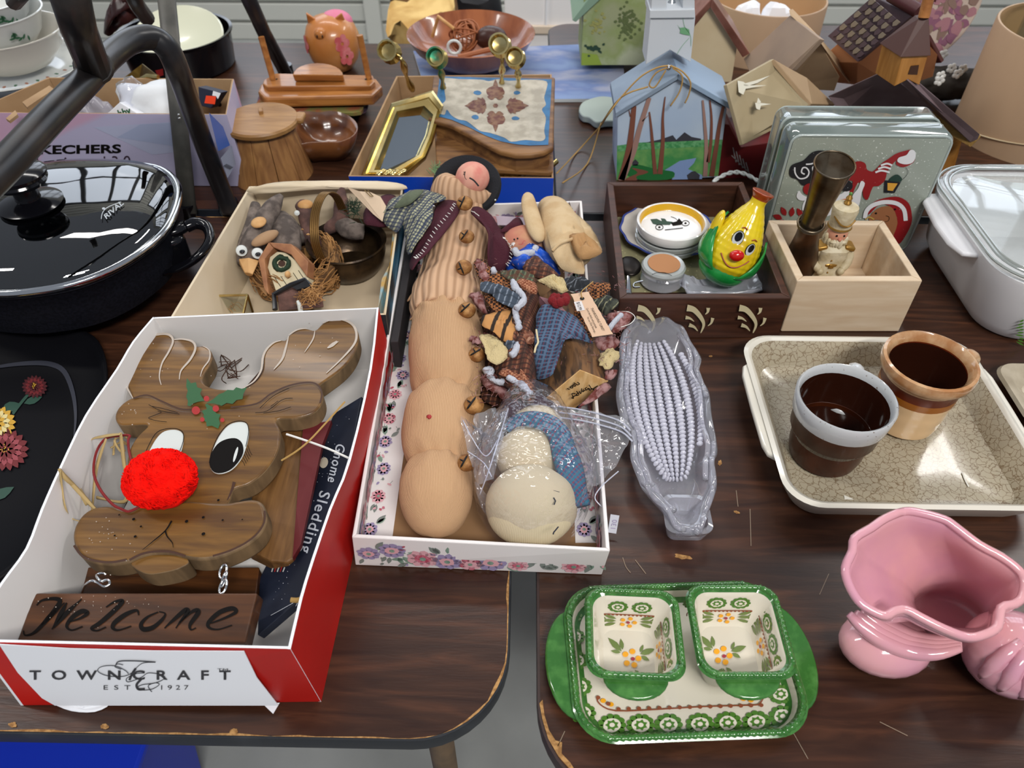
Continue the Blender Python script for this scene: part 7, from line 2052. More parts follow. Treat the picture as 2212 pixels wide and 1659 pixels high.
b = MB(); b.stroke(P, [cw(p) for p in ((1080, 100), (1100, 220), (1150, 300), (1155, 390))], .8, 0, .0012); b.stroke(P, [cw(p) for p in ((1140, 320), (1080, 390), (1035, 460))], .8, 0, .0012); b.poly(P, [cw(p) for p in ((1035, 205), (1060, 235), (1100, 230), (1140, 250), (1145, 300), (1090, 290), (1060, 280), (1065, 250))], 0, .0012)
b.build('painted_ivy', mat('ivy_green', '6fa578', .6), t, smooth=False, kind='stuff')
tw = [[(960, 560, .0), (860, 580, 0), (720, 660, 0), (560, 830, 0), (440, 990, 0), (380, 1080, 0), (180, 1300, 0), (10, 1480, 0)], [(980, 570, 0), (860, 620, 0), (800, 720, 0), (850, 740, 0), (940, 600, 0)], [(980, 560, 0), (1080, 610, 0), (1150, 700, 0), (1140, 800, 0), (1105, 880, 0)], [(1000, 580, 0), (1080, 650, 0), (1060, 780, 0), (980, 905, 0)], [(790, 740, 0), (560, 830, 0), (400, 1040, 0), (380, 1080, 0), (270, 1400, 0), (60, 1560, 0)]]
for k, pth in enumerate(tw):
    pts = []
    for i, (x, y, _) in enumerate(pth):
        X, Y = cw((x, y)); off_table = x < 520
        pts.append(WY(X, Y, y0 - .014) if (x > 430) else W(X, Y, max(.0015, .06 - (430 - x) * .0004)) if x > 250 else W(X, Y, .0015 + (.03 if x < 120 else .0)))
    MB().tube(cr(pts, 5, False), .0012, 5).build('twine_bow', m_twine, t, ang=0)
MB().ball(WY(1444, 146, y0 - .012), .004, 10, 8).build('screw_eye', m_chrome, t)
t = thing('scalloped_wooden_base', 'pale green scalloped wooden base left of the church birdhouse', 'board', W(1285, 245))  # scalloped wooden base, lying flat beside the church
b = MB(); o = S2([cw(p) for p in ((200, 935), (230, 870), (330, 830), (430, 820), (560, 860), (560, 1010), (430, 1030), (350, 1040), (290, 1000), (230, 985))], 4)
b.slab([W(x, y, .014) for x, y in o], .012); b.build('base_board', mat('pale_sage_paint', 'a8b4ac', .6), t, bevel=.002)
# green landscape birdhouse
t = thing('green_landscape_birdhouse', 'birdhouse painted with misty green trees, standing behind the blue church', 'birdhouse', W(1330, 140))
y1 = W(1320, 141, .02).y
face_prism(t, 'house_wall', [(1255, 141), (1400, 141), (1400, -30), (1330, -60), (1262, -10)], y1, .12, mat('misty_green', '9aa07a', .7, col2='b4bc9c', scale=12, lo=.35, hi=.6, col3='8c9a62'))
q = MB(); q.prism([WY(1236, 44, y1 - .01), WY(1244, 48, y1 - .01), WY(1310, -14, y1 - .01), WY(1300, -40, y1 - .01)], Vector((0, .14, 0))); q.build('roof_panel', mat('sage_roof', '7f9a84', .6), t, smooth=False, bevel=.001)
P = PY(y1); b = MB()
for k in range(150):
    ty = RND.random()
    if ty < .55: x, y, m_ = RND.gauss(1357, 12), RND.gauss(48, 15), 0
    elif ty < .8: x, y, m_ = RND.gauss(1288, 9), RND.gauss(50, 14), 1
    else: x, y, m_ = RND.gauss(1278, 12), RND.gauss(103, 4), 2
    if 1258 < x < 1396 and y > 2: b.blob(P, x, y, 3.4, 3, 0, m_, .0006 + k * .000006, n=6, jit=.6)
b.poly(P, [(1256, 141), (1300, 140), (1290, 118), (1257, 114)], 3, .0005)
b.build('painted_trees', [mat('tree_olive', '5c6a3e', .7), mat('tree_gold', '9a9a58', .7), mat('bush_dark', '24402e', .7), mat('lawn_green', '8aa03c', .7)], t, smooth=False, kind='stuff')
# pale birdhouse with copper roof edge
t = thing('copper_roof_birdhouse', 'unpainted pale birdhouse with copper roof edging behind church steeple', 'birdhouse', W(1545, 180))
y2_ = 1.22
face_prism(t, 'house_wall', [(1480, 176), (1580, 178), (1592, 102), (1538, 8), (1500, 45), (1480, 70)], y2_, .12, m_hw)
for a, d in (((1538, -4), (1620, 116)), ((1538, -4), (1470, 70))):
    A_, D2 = WY(*a, y2_ - .012), WY(*d, y2_ - .012); q = MB(); q.prism([A_, D2, D2 + Vector((-.010 if d[0] > 1538 else .01, 0, -.006)), A_ + Vector((0, 0, -.013))], Vector((0, .14, 0))); q.build('roof_panel', mat('copper_sheet', '8c5a4c', .3, .8, col2='a87468', scale=30), t, smooth=False, bevel=.001)


def bentbox(lbl, c, r, h, m, mi, rim=.004):
    t = thing('bentwood_box', lbl, 'box', c)
    MB().lathe([(r, 0), (r, h - .002), (r - .001, h), (r - rim, h), (r - rim, h - .002), (r - rim, .006), (.001, .005)], c, 56, ms=[0, 0, 0, 1, 1, 1, 1]).build('bent_wall', [m, mi], t)
    return t


m_bw = mat('bent_birch', 'b39678', .55, col2='a88c70', scale=7, stretch=(1, 1, .4)); m_bwi = mat('bent_birch_inside', 'bf9c74', .6)
c = W(1640, 118); c = Vector((c.x + .003, 1.60, TZ))
bentbox('round bentwood box holding white paper, behind the birdhouses', c, .112, .10, m_bw, m_bwi)
for dx in (-.05, .0):
    MB().ball(c + Vector((dx, -.06, .085)), (.03, .022, .024), 12, 8, nz=.4, ns=50).build('crumpled_paper', m_paper, ang=20, label='crumpled white paper lump inside the rear bentwood box, ' + ('left one' if dx else 'right one'), cat='paper')
c = W(2224, 292); c.z = TZ
t = bentbox('large round bentwood box at right edge with a glass jar inside', c, .122, .175, m_bw, m_bwi)
P = cr([c + Vector((.1235 * math.cos(a), .1235 * math.sin(a), .03 + (a + 2.4) * .02)) for a in [-3.0 + k * .15 for k in range(14)]], 3, False)
MB().tube(P, .0012, 5).build('lap_seam', m_hw, t, ang=0)
c2 = c + Vector((-.012, .0, .0065))
t = thing('glass_jar', 'tall clear glass jar standing inside the large bentwood box', 'jar', c2)
MB().lathe([(.07, 0), (.075, .004), (.075, .195), (.077, .199), (.075, .202), (.072, .199), (.072, .006), (.001, .005)], c2, 44).build('jar_wall', film('jar_glass', 'e8ece6', .9, .02, .03, bump=0), t)
MB().tube(circ(c2 + Vector((0, 0, .2)), .0745, 44), .0022, 8, closed=True).build('jar_rim', mat('rim_glass', 'd2d6d4', .05, trans=.5, coat=1), t, ang=0)
# tan birdhouse tipped on its side
t = thing('tipped_tan_birdhouse', 'plain tan plywood birdhouse lying tipped between bentwood box and shingled house', 'birdhouse', W(1710, 190))
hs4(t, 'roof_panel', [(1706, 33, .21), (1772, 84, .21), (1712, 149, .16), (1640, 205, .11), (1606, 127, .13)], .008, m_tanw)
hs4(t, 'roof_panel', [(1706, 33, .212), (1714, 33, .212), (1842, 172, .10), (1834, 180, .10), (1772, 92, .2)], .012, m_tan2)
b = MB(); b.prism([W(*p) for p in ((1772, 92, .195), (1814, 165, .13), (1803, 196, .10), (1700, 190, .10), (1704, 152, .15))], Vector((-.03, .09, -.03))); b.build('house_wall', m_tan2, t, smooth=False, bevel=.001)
# cream-roofed red barn
t = thing('red_barn_birdhouse', 'red barn birdhouse with cream roof painted with white doves', 'birdhouse', W(1620, 360))
m_crf = mat('cream_roof_paint', 'a89878', .55, col2='b0a284', scale=10)
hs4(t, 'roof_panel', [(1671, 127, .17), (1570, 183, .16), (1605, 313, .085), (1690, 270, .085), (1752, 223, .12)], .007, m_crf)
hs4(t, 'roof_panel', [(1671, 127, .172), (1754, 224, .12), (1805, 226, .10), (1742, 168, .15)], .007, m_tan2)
yb_ = W(1600, 385).y
face_prism(t, 'barn_wall', [(1545, 392), (1700, 392), (1708, 300), (1600, 318), (1575, 270), (1548, 262)], yb_, .10, mat('barn_red', '6a1518', .55, col2='5a1014', scale=20))
P = PY(yb_); b = MB()
for k in range(5):
    b.stroke(P, [(1583 + k * 7, 318 + k * 8), (1590 + k * 7, 350 + k * 6)], 2.2, 0, .001, sm=1)
b.stroke(P, [(1580, 335), (1618, 372)], 1.8, 0, .001, sm=1); b.build('painted_fence', mat('fence_grey_white', 'a09a98', .6), t, smooth=False, kind='stuff')
Pd = plane3(W(1671, 127, .17), W(1570, 183, .16), W(1752, 223, .12))
m_dove = mat('dove_white', 'cdc9b8', .6)
for pts in (((1550, 690), (1600, 700), (1640, 730), (1800, 730), (1700, 745), (1620, 760), (1600, 810), (1560, 790)), ((1590, 720), (1700, 690), (1830, 645), (1720, 710), (1620, 740)), ((1700, 880), (1740, 880), (1840, 890), (1750, 905), (1740, 940), (1710, 930)), ((1725, 835), (1750, 870), (1740, 890), (1715, 880))):
    b = MB(); b.poly(Pd, [cw(p) for p in pts], 0, .0008); b.build('painted_dove', m_dove, t, smooth=False)
# shingled birdhouse
cx5 = lambda p: (1652 + p[0] / 3.95, p[1] / 3.95)
t = thing('shingled_birdhouse', 'peach birdhouse with brown scalloped shingle roof at back right', 'birdhouse', W(1930, 165))
m_sh = mat('brown_roof_paint', '54424a', .55, col2='4a3a40', scale=20); m_drd = mat('dark_red_wood', '451a1c', .5)
R4 = [(1787, 78, .17), (1885, -8, .25), (1972, 33, .25), (1852, 134, .17)]
hs4(t, 'roof_panel', R4, .008, m_sh)
Pr = plane3(W(*R4[0]), W(*R4[1]), W(*R4[3]))
m_shp = mat('shingle_taupe', '857866', .6)  # taupe shingles alternate with the roof brown
u_ = Vector((R4[1][0] - R4[0][0], R4[1][1] - R4[0][1])); v_ = Vector((R4[3][0] - R4[0][0], R4[3][1] - R4[0][1]))
for i in range(6):
    for j in range(7):
        o = Vector(R4[0][:2]) + u_ * (.06 + i * .158) + v_ * (.05 + j * .135)
        x, y = o
        b = MB(); pts = [o + u_ * .13, o + u_ * .13 + v_ * .115, o + u_ * .05 + v_ * .115, o + u_ * .0 + v_ * .06, o + u_ * .05]
        b.prism([Pr(p.x, p.y, .0004) for p in pts], Pr.n * .0014); b.build('shingle', m_shp if (i * 3 + j) % 2 else m_sh, t, smooth=False)
MB().tube([W(1925, -10, .262), W(1986, 25, .256)], .0085, 12).build('ridge_beam', m_drd, t)
b = MB(); b.prism([W(*p) for p in ((1852, 136, .155), (1964, 48, .235), (2026, 118, .16), (2016, 165, .10), (1940, 190, .08), (1850, 180, .10))], Vector((-.03, .08, -.03))); b.build('house_wall', m_peach, t, smooth=False, bevel=.001)
hs4(t, 'side_wall', [(1804, 100, .15), (1856, 134, .155), (1850, 182, .09), (1812, 150, .10)], .006, mat('amber_wood_side', '8a5a30', .6))
hs4(t, 'roof_panel', [(2004, 78, .19), (2010, 74, .19), (2040, 130, .14), (2034, 136, .14)], .02, m_drd)
# wooden church with brown roof
t = thing('wooden_church_birdhouse', 'natural wood church birdhouse with brown roof and spire, behind glass blocks', 'birdhouse', W(1960, 260))
m_mauve = mat('mauve_brown_roof', '79676a', .5, col2='6a585a', scale=18); m_orw = wood('orange_stained_wood', '9a6428', 'b67f3e', sc=14, along='z', rough=.4, k=6)
hs4(t, 'roof_panel', [(1788, 208, .12), (1915, 150, .19), (1961, 172, .19), (2035, 240, .13), (1815, 245, .10)], .008, m_mauve)
hs4(t, 'roof_panel', [(1961, 172, .19), (1972, 168, .19), (2118, 290, .115), (2112, 302, .105), (2088, 292, .105), (2020, 228, .13)], .010, m_mauve)
hs4(t, 'bark_edge', [(2016, 226, .132), (2030, 230, .128), (2120, 294, .106), (2108, 306, .10), (2060, 278, .11)], .010, mat('cork_edge', '8a6a36', .9, bump=.8, bscale=300))
b = MB(); b.prism([W(*p) for p in ((2018, 250, .12), (2082, 292, .095), (2056, 385, .01), (1960, 400, .0), (1940, 260, .1))], Vector((-.02, .08, 0))); b.build('house_wall', m_orw, t, smooth=False, bevel=.001)
yt = W(1961, 172, .19).y
f_ = [cx5(p) for p in ((1175, 478), (1395, 465), (1320, 728), (1225, 678), (1105, 738))]
A_, B2, C2, N2, D2 = [WY(x, y, yt) for x, y in f_]
L0, L1 = W(*cx5((1095, 430)), (A_.z - TZ) - .0), W(*cx5((1020, 680)), (D2.z - TZ) - .0)
b = MB(); b.prism([A_, B2, C2, N2, D2], Vector((-.012, .042, 0))); b.build('tower', m_orw, t, smooth=False, bevel=.0008)
b = MB(); b.poly(PY(yt), [cx5(p) for p in ((1245, 560), (1315, 552), (1300, 635), (1220, 632))], 0, .0008); b.build('tower_window', m_burn, t, smooth=False)
ap0, ap1 = WY(*cx5((1310, 160)), yt + .015), WY(*cx5((1400, 140)), yt + .015)
bk_ = Vector((-.012, .042, 0)); lo_ = [A_ + Vector((-.004, -.004, 0)), B2 + Vector((.002, -.004, 0)), B2 + bk_, A_ + bk_ + Vector((-.004, 0, 0))]
b = MB(); b.loft([lo_, [ap0, ap1, ap1 + Vector((0, .012, 0)), ap0 + Vector((0, .012, 0))]]); b.build('spire_roof', mat('spire_brown', '4a2a22', .5), t, smooth=False, bevel=.0006)
MB().tube([(ap0 + ap1) / 2, WY(*cx5((1400, -20)), yt + .02)], .0068, 14).build('spire_dowel', m_hold, t, ang=50)
# oval floral plaque, dried flowers
t = thing('floral_plaque', 'oval cream plaque with mauve pressed flowers standing at back right', 'plaque', W(2050, 150))
y3_ = 1.42
cc = WY(2022, 12, y3_); b = MB(); o = [cc + Vector((.078 * math.cos(a), 0, .10 * math.sin(a))) for a in [k * PI / 20 for k in range(40)]]
b.prism(o, Vector((0, .012, 0))); b.build('plaque_board', mat('plaque_cream', 'c8b8ac', .6), t, bevel=.003)
b = MB(); f3 = frame(cc + Vector((0, -.0003, 0)), Vector((1, 0, 0)), Vector((0, 0, 1)))
for k in range(130):
    a = RND.random() * 6.28; q = RND.random() ** .5
    b.blob(f3, .066 * q * math.cos(a), .088 * q * math.sin(a), RND.uniform(.006, .014), RND.uniform(.004, .01), RND.random() * 3, RND.choice((0, 0, 1, 2)), .0004 + k * .00001, n=8, jit=.5)
b.build('pressed_flowers', [mat('mauve_petal', '8c5f76', .7), mat('dusty_rose', 'a97a84', .7), mat('taupe_petal', '8a7268', .7)], t, smooth=False, kind='stuff')
t = thing('dried_flower_bunch', 'dark moss with small white flowers beside the large bentwood box', 'flowers', W(2060, 190))
m_moss = mat('dark_moss', '2c2722', 1)
b = MB(); b.ball(W(2050, 180, .032), (.07, .035, .026), 24, 12, nz=.5, ns=60); b.build('moss', m_moss, t, ang=0)
for x, y in ((2032, 165), (2038, 118), (2056, 148), (2069, 160), (2030, 175), (2080, 150)):
    b = MB(); c_ = W(x, y, .065)
    for k in range(5):
        a = k * 1.257; b.ball(c_ + Vector((.0052 * math.cos(a), .001, .0052 * math.sin(a))), (.0042, .0012, .0042), 8, 5)
    b.build('white_flower', m_dish, t, ang=0)
t = thing('red_wood_edge', 'dark red wooden rim fragment at top of the floral plaque', 'board', WY(2030, 20, 1.38)); face_prism(t, 'wood_piece', [(2013, 2), (2022, 6), (2026, -20), (2015, -20)], 1.36, .01, m_drd)
# white twisted cord
for k in (0, 1):
    pts = [W(1540 + i * 5.2, 392 - 20 * math.sin(PI * i / 19) + 3 * math.sin(i * 1.1 + k * PI), .035 + .002 * math.cos(i * 1.1 + k * PI)) for i in range(20)]
    b = MB(); b.tube(pts, .0018, 7)
    if k == 0: tcord = thing('white_twisted_cord', 'white twisted two-strand cord between church birdhouse and glass blocks', 'cord', pts[0])
    b.build('cord_strand', m_wht, tcord, ang=0)
# ---------------------------------------------------------------- brown painted wooden box and contents
cb = lambda p: (1280 + p[0] / 4.609, 360 + p[1] / 4.609)
wb_ = lambda x, y, h: W(*cb((x, y)), h)
m_bbox = wood('dark_brown_stain', '331d14', '4e2e20', sc=10, rough=.45, k=10)
hT = .062
T = [W(1338.6, 645, hT), W(1708.5, 643, hT), W(1606, 392.5, hT), W(1311, 392.5, hT)]
B_ = [Vector((p.x, p.y, TZ + .0005)) for p in T]
t = thing('brown_wooden_box', 'dark brown wooden box painted with cream strokes, holding dishes and corn figure', 'box', sum(B_, Vector()) / 4)
open_box(t, T, B_, .009, m_bbox, m_bbox, m_bbox, bevel=.0012)
P = PY(B_[0].y - .0)
m_strk = mat('cream_stroke_paint', 'c9bd97', .5)
for ox in (0, 520, -490):
    b = MB()
    for pts, w_ in (([(940, 1400), (1010, 1420), (1080, 1500), (1105, 1570), (1075, 1650)], lambda f: 13 * (1 - f) ** .8 + 1.5), ([(1150, 1400), (1145, 1440), (1120, 1465)], lambda f: 7.5 * (1 - f) + 1), ([(925, 1495), (970, 1505), (1010, 1535)], lambda f: 7.5 * (1 - f) + 1), ([(960, 1570), (1010, 1590), (1045, 1630)], lambda f: 7.5 * (1 - f) + 1.5), ([(1195, 1500), (1180, 1550), (1145, 1580)], lambda f: 7 * (1 - f) + .8)):
        b.stroke(P, [cb((x + ox, y)) for x, y in pts], w_, 0, .0012)
    b.build('cream_brush_strokes', m_strk, t, smooth=False, kind='stuff')
b = MB(); b.slab([wb_(*p, .0105) for p in ((190, 430), (1360, 415), (1500, 560), (1560, 1130), (1560, 1250), (300, 1250))], .0006); b.build('lining_paper', mat('dotted_yellow_paper', 'bfb78c', .8, col2='8f8a68', pat='cells', scale=170, lo=.12, hi=.2), t, smooth=False)
c = W(1440, 512, .012)
t = thing('scalloped_saucer', 'white saucer with scalloped blue edge under the coasters', 'plate', c)
wob = lambda a, j: 1 + .018 * math.cos(12 * a) * (j > 2)
MB().lathe([(.030, 0), (.034, .002), (.045, .006), (.063, .011), (.066, .0125), (.066, .0138), (.063, .0135), (.044, .008), (.032, .005), (.001, .0045)], c, 96, wob=wob, ms=[0, 0, 0, 1, 1, 1, 0, 0, 0, 0]).build('saucer_body', [mat('warm_white_china', 'c4bdb4', .2, coat=.5), mat('cobalt_edge', '34458c', .25, coat=.5)], t)
cc = wb_(765, 700, .027)
z = cc.z - .006
for k in range(3):
    c = Vector((cc.x, cc.y, z)); last = k == 2
    lbl = ('clear glass coaster at the bottom of the stack on the saucer', 'clear glass coaster in the middle of the stack on the saucer', 'white coaster with yellow rim and green vintage car picture, topmost of the stack')[k]
    if not last:
        t = thing('glass_coaster', lbl, 'coaster', c); MB().lathe([(.040, 0), (.045, .001), (.0462, .007), (.0445, .0075), (.042, .003), (.001, .003)], c, 44).build('coaster_body', mat('coaster_glass', 'd4d8d6', .08, trans=.5, coat=1) if k == 0 else bpy.data.materials['coaster_glass'], t); z += .0078
    else:
        t = thing('china_coaster', lbl, 'coaster', c)
        MB().lathe([(.038, 0), (.044, .002), (.047, .008), (.0465, .0155), (.0448, .0165), (.0432, .0155), (.042, .009), (.040, .0065), (.001, .006)], c, 56, ms=[0, 0, 0, 0, 0, 1, 1, 0, 0]).build('coaster_body', [m_white, mat('yellow_band_glaze', 'd6a628', .2, coat=.5)], t)
        P = plane3(c + Vector((0, 0, .0064)), c + Vector((.01, 0, .0064)), c + Vector((0, .01, .0064)))
        b = MB(); f = lambda *p, m=0: b.poly(P, [cb(k) for k in p], m, .0003)
        f((575, 525), (640, 520), (690, 545), (680, 515), (720, 520), (740, 545), (800, 550), (770, 580), (640, 580), (600, 570)); f((780, 560), (840, 545), (860, 515), (900, 560), (880, 580), (800, 590), m=1)
        for x, y in ((665, 605), (925, 565)):
            b.stroke(P, [cb((x + 38 * math.cos(a), y + 26 * math.sin(a))) for a in [q * PI / 7 for q in range(15)]], 1.4, 1, .0005, sm=1); b.blob(P, *cb((x, y)), 2.6, 2, 0, 1, .0005)
        b.stroke(P, [cb((780, 500)), cb((830, 520)), cb((850, 550))], 1, 1, .0005); b.stroke(P, [cb((720, 632)), cb((900, 612))], 1.6, 1, .0005, sm=1)
        b.build('vintage_car_print', [mat('car_green', '2a4436', .4), m_ink], t, smooth=False, kind='stuff')
# smiling corn-cob figure
t = thing('smiling_corn_figure', 'yellow ceramic corn cob with googly-eyed face, red nose and green husks', 'figurine', wb_(1250, 1000, .012))
A0, A1 = wb_(1290, 1010, .040), wb_(1700, 260, .135)
m_cy = mat('corn_yellow_glaze', 'e6cc22', .22, coat=.5, col2='d8b818', scale=20); m_cg = mat('husk_green_glaze', '127a34', .22, coat=.5, col2='2a9444', scale=40); m_co = mat('husk_tip_brown', '9a3f16', .25, coat=.5)
axd = (A1 - A0); L = axd.length; X_, Y_, Z_ = basis(axd, Vector((0, -1, .3)))
prof = [(.012, -.006), (.023, .0), (.0305, .010), (.0325, .022), (.032, .036), (.0295, .052), (.0255, .068), (.0205, .084), (.0155, .098), (.0112, .109), (.0092, .116), (.0098, .124), (.0125, .131), (.012, .134), (.001, .133)]
prof = [(r * 1.06, z * L / .133) for r, z in prof]


def cornk(k):
    b = MB(); rings = []; P_ = [(p.x, p.y) for p in cr([Vector((r, z, 0)) for r, z in prof], 5, False)]
    for j, (r, z) in enumerate(P_):
        rg = []
        for i in range(112):
            a = 2 * PI * i / 112; bump_ = (abs(math.sin(a * 11)) ** .6) * (abs(math.sin(z * 420)) ** .5) if z < .104 * L / .133 else .4
            rg.append(A0 + Z_ * z + (X_ * math.cos(a) + Y_ * math.sin(a)) * r * (.965 + .045 * bump_))
        rings.append(rg)
    b.loft(rings); nf = len(P_)
    for fi in range(len(b.f)):
        j = fi // 112
        if j < nf and P_[min(j, nf - 1)][1] > .1215 * L / .133: b.m[fi] = 1
    return b


cornk(0).build('corn_cob', [m_cy, m_co], t, ang=0)
vw = (CP - (A0 + A1) / 2).normalized(); av = math.atan2(vw.dot(Y_), vw.dot(X_))


def onc(a, z, o=0.0):
    z_ = z * L / .133; r = 0
    for (r0, z0), (r1, z1) in zip(prof, prof[1:]):
        if z0 <= z_ <= z1: r = r0 + (r1 - r0) * (z_ - z0) / (z1 - z0); break
    return A0 + Z_ * z_ + (X_ * math.cos(a) + Y_ * math.sin(a)) * (r + o)


sgn = 1 if (X_ * math.cos(av + .3) + Y_ * math.sin(av + .3)).dot(RT) > (X_ * math.cos(av) + Y_ * math.sin(av)).dot(RT) else -1
aa = lambda d: av + sgn * d
for lo_a, hi_a, top in ((-2.6, -.28, .086), (.62, 2.8, .066)):
    b = MB(); nn = 14; rows = []
    for j in range(11):
        z = -.004 + (top + .004) * j / 10; f = (j / 10) ** 1.6; m0 = (lo_a + hi_a) / 2; h0 = (hi_a - lo_a) / 2
        a0, a1 = m0 - h0 * (1 - f) * 1.0, m0 + h0 * (1 - f)
        rows.append([onc(aa(a0 + (a1 - a0) * i / nn), z, .0050 + .0004 * math.sin(i * 2.2)) for i in range(nn + 1)])
    b.loft(rows, cap0=False, cap1=False, closed=False)
    b.build('green_husk', m_cg, t, ang=0, solid=.002)
b = MB(); b.ball(A0 - Z_ * .0, (.031, .031, .02), 24, 12, rot=Matrix((X_, Y_, Z_)).transposed()); b.build('husk_base', m_cg, t, ang=0)
b = MB(); b.ball(onc(aa(-1.35), .058, .002), (.006, .012, .022), 16, 10, rot=Matrix((X_, Y_, Z_)).transposed()); b.build('side_leaf', m_cy, t, ang=0)
for d, z, r in ((-.02, .064, .0085), (.62, .055, .0072)):
    p = onc(aa(d), z, .0006); n_ = (X_ * math.cos(aa(d)) + Y_ * math.sin(aa(d)))
    t1 = Z_; t2 = n_.cross(t1)
    for nm, k, o, m_ in (('eye', 1, .0008, m_ink), ('eye_white', .9, .0013, m_wht), ('pupil', .62, .0018, m_blackgl)):
        pts = [p + n_ * o + t1 * (r * 1.15 * k * math.cos(q)) + t2 * (r * .8 * k * math.sin(q)) - (t2 * sgn * 0) + (t1 * r * .25 if nm == 'pupil' else t1 * 0) for q in [j * PI / 10 for j in range(20)]]
        MB().prism(pts, n_ * .0003).build(nm, m_, t, smooth=False)
p = onc(aa(.22), .041, .0035); MB().ball(p, (.0092, .0068, .0072), 18, 12).build('red_nose', mat('nose_red', 'c01410', .15, coat=.6), t, ang=0)
P = [onc(aa(-.28 + 1.05 * f), .034 - .0155 * math.sin(PI * f) + .004 * f, .0013) for f in [k / 14 for k in range(15)]]
MB().tube(P, .0007, 5).build('smile_line', m_berry, t)
for d, z in ((.06, .0795), (.72, .068)):
    MB().tube([onc(aa(d - .14), z, .001), onc(aa(d), z + .002, .0013), onc(aa(d + .14), z, .001)], .0008, 5).build('eyebrow', m_co, t)
# small jar, spoon, glass leaf dish
c = wb_(680, 1150, .012); t = thing('spice_jar', 'small clip-top glass jar with tan label on its lid, front of brown box', 'jar', c)
MB().lathe([(.024, 0), (.027, .003), (.027, .018), (.023, .022), (.001, .022)], c, 32).build('jar_body', m_lav, t)
MB().lathe([(.022, .0225), (.0275, .0225), (.028, .026), (.026, .0285), (.001, .029)], c, 32).build('glass_lid', bpy.data.materials['coaster_glass'], t)
b = MB(); b.lathe([(.0205, .0292), (.0205, .0298), (.001, .0298)], c, 32); lb = b.build('lid_label', mat('label_tan', 'a8744a', .7), t)
P = plane3(c + Vector((0, 0, .0299)), c + Vector((.01, 0, .0299)), c + Vector((0, .01, .0299)))
text('KETTLE', P, cb((752, 1138)), cb((632, 1135)), cb((752, 1165)), m_ink, 'label_lettering', lb); b = MB(); b.stroke(P, [cb(p) for p in ((590, 1080), (640, 1060), (720, 1060), (790, 1090))], 1, 0); b.build('label_curl', m_ink, lb, smooth=False)
MB().tube(cr([wb_(x, y, .035) for x, y in ((500, 1140), (420, 1160), (410, 1200), (470, 1200))], 4, False), .0012, 6).build('wire_clip', m_chrome, t)
t = thing('old_spoon', 'tarnished spoon lying along left wall of the brown box', 'spoon', wb_(370, 1000, .012))
b = MB(); b.ball(wb_(370, 990, .026), (.015, .021, .005), 20, 12); b.build('spoon_bowl', mat('tarnished_metal', '2a2522', .35, .8), t, ang=0)
MB().tube([wb_(355, 1090, .025), wb_(358, 1170, .022), wb_(358, 1265, .02)], [.002, .003, .004], 8, flatk=.5).build('spoon_handle', m_chrome, t)
t = thing('glass_leaf_dish', 'rippled clear glass leaf dish at the front of the brown box', 'dish', wb_(1300, 1180, .012))
o = cr([wb_(x, y, .026) for x, y in ((880, 1100), (960, 1090), (1030, 1130), (1200, 1110), (1420, 1150), (1480, 1100), (1560, 1040), (1660, 1010), (1715, 1050), (1720, 1160), (1640, 1240), (1300, 1260), (1000, 1260), (900, 1220))], 5)
MB().loft([scal(o, .8, -.012), [p + Vector((0, 0, .004 * math.sin(i * .9))) for i, p in enumerate(o)], scal(o, .9, .001), scal(o, .7, -.008), scal(o, .3, -.009)]).build('dish_body', mat('rippled_glass', 'd0d2dc', .06, trans=.6, coat=1, bump=.8, bscale=60), t, ang=0)

# ---------------------------------------------------------------- light wooden box, horn vase, nutcracker
cd = lambda p: (1620 + p[0] / 3.737, 200 + p[1] / 3.737)
wd_ = lambda x, y, h: W(*cd((x, y)), h)
m_birch = wood('birch_ply', 'cbb294', 'd8c4aa', sc=9, rough=.55, k=8, c='d1bb9e')
hT = .078
T = [W(1722, 606, hT), W(1993, 606, hT), W(1909, 476, hT), W(1660, 475, hT)]
B_ = [Vector((p.x, p.y, TZ + .0005)) for p in T]
t = thing('light_wooden_box', 'unfinished birch box holding horn vase and nutcracker santa', 'box', sum(B_, Vector()) / 4)
open_box(t, T, B_, .0095, m_birch, m_birch, m_birch, bevel=.0012)
t = thing('horn_vase', 'tarnished silver trumpet vase standing in the birch box', 'vase', W(1728, 600, .01))
a0, a1, a2 = W(1722, 590, .012), W(1750, 487, .115), W(1803, 356, .205)
m_slv = mat('tarnished_silver', '6f6454', .3, .9, col2='4a3418', scale=30, lo=.4, hi=.65)
MB().tube([a0 + (a1 - a0) * f for f in (0, .2, .5, .8, .95, 1)], [.024, .0225, .018, .0135, .0125, .012], 28).build('flared_foot', mat('dark_copper', '5a3c26', .35, .8, col2='3a281c', scale=30), t)
pts = [a1 + (a2 - a1) * f for f in (0, .1, .4, .7, .95, 1)]
MB().tube(pts + pts[::-1][:5], [.0115, .0125, .0145, .0175, .0205, .0215, .0205, .0195, .0165, .0135, .0115], 32).build('trumpet_cup', m_slv, t)
ax = (a2 - a1).normalized(); X1, Y1, _ = basis(ax)
for k, (c_, r_) in enumerate(((a1, .0135), (a1 + ax * .004, .0148), (a2, .0212))):
    MB().tube([c_ + X1 * r_ * math.cos(q) + Y1 * r_ * math.sin(q) for q in [j * PI / 16 for j in range(32)]], .0016 if k < 2 else .0011, 7, closed=True).build('collar_ring' if k < 2 else 'rim_bead', m_slv, t, ang=0)
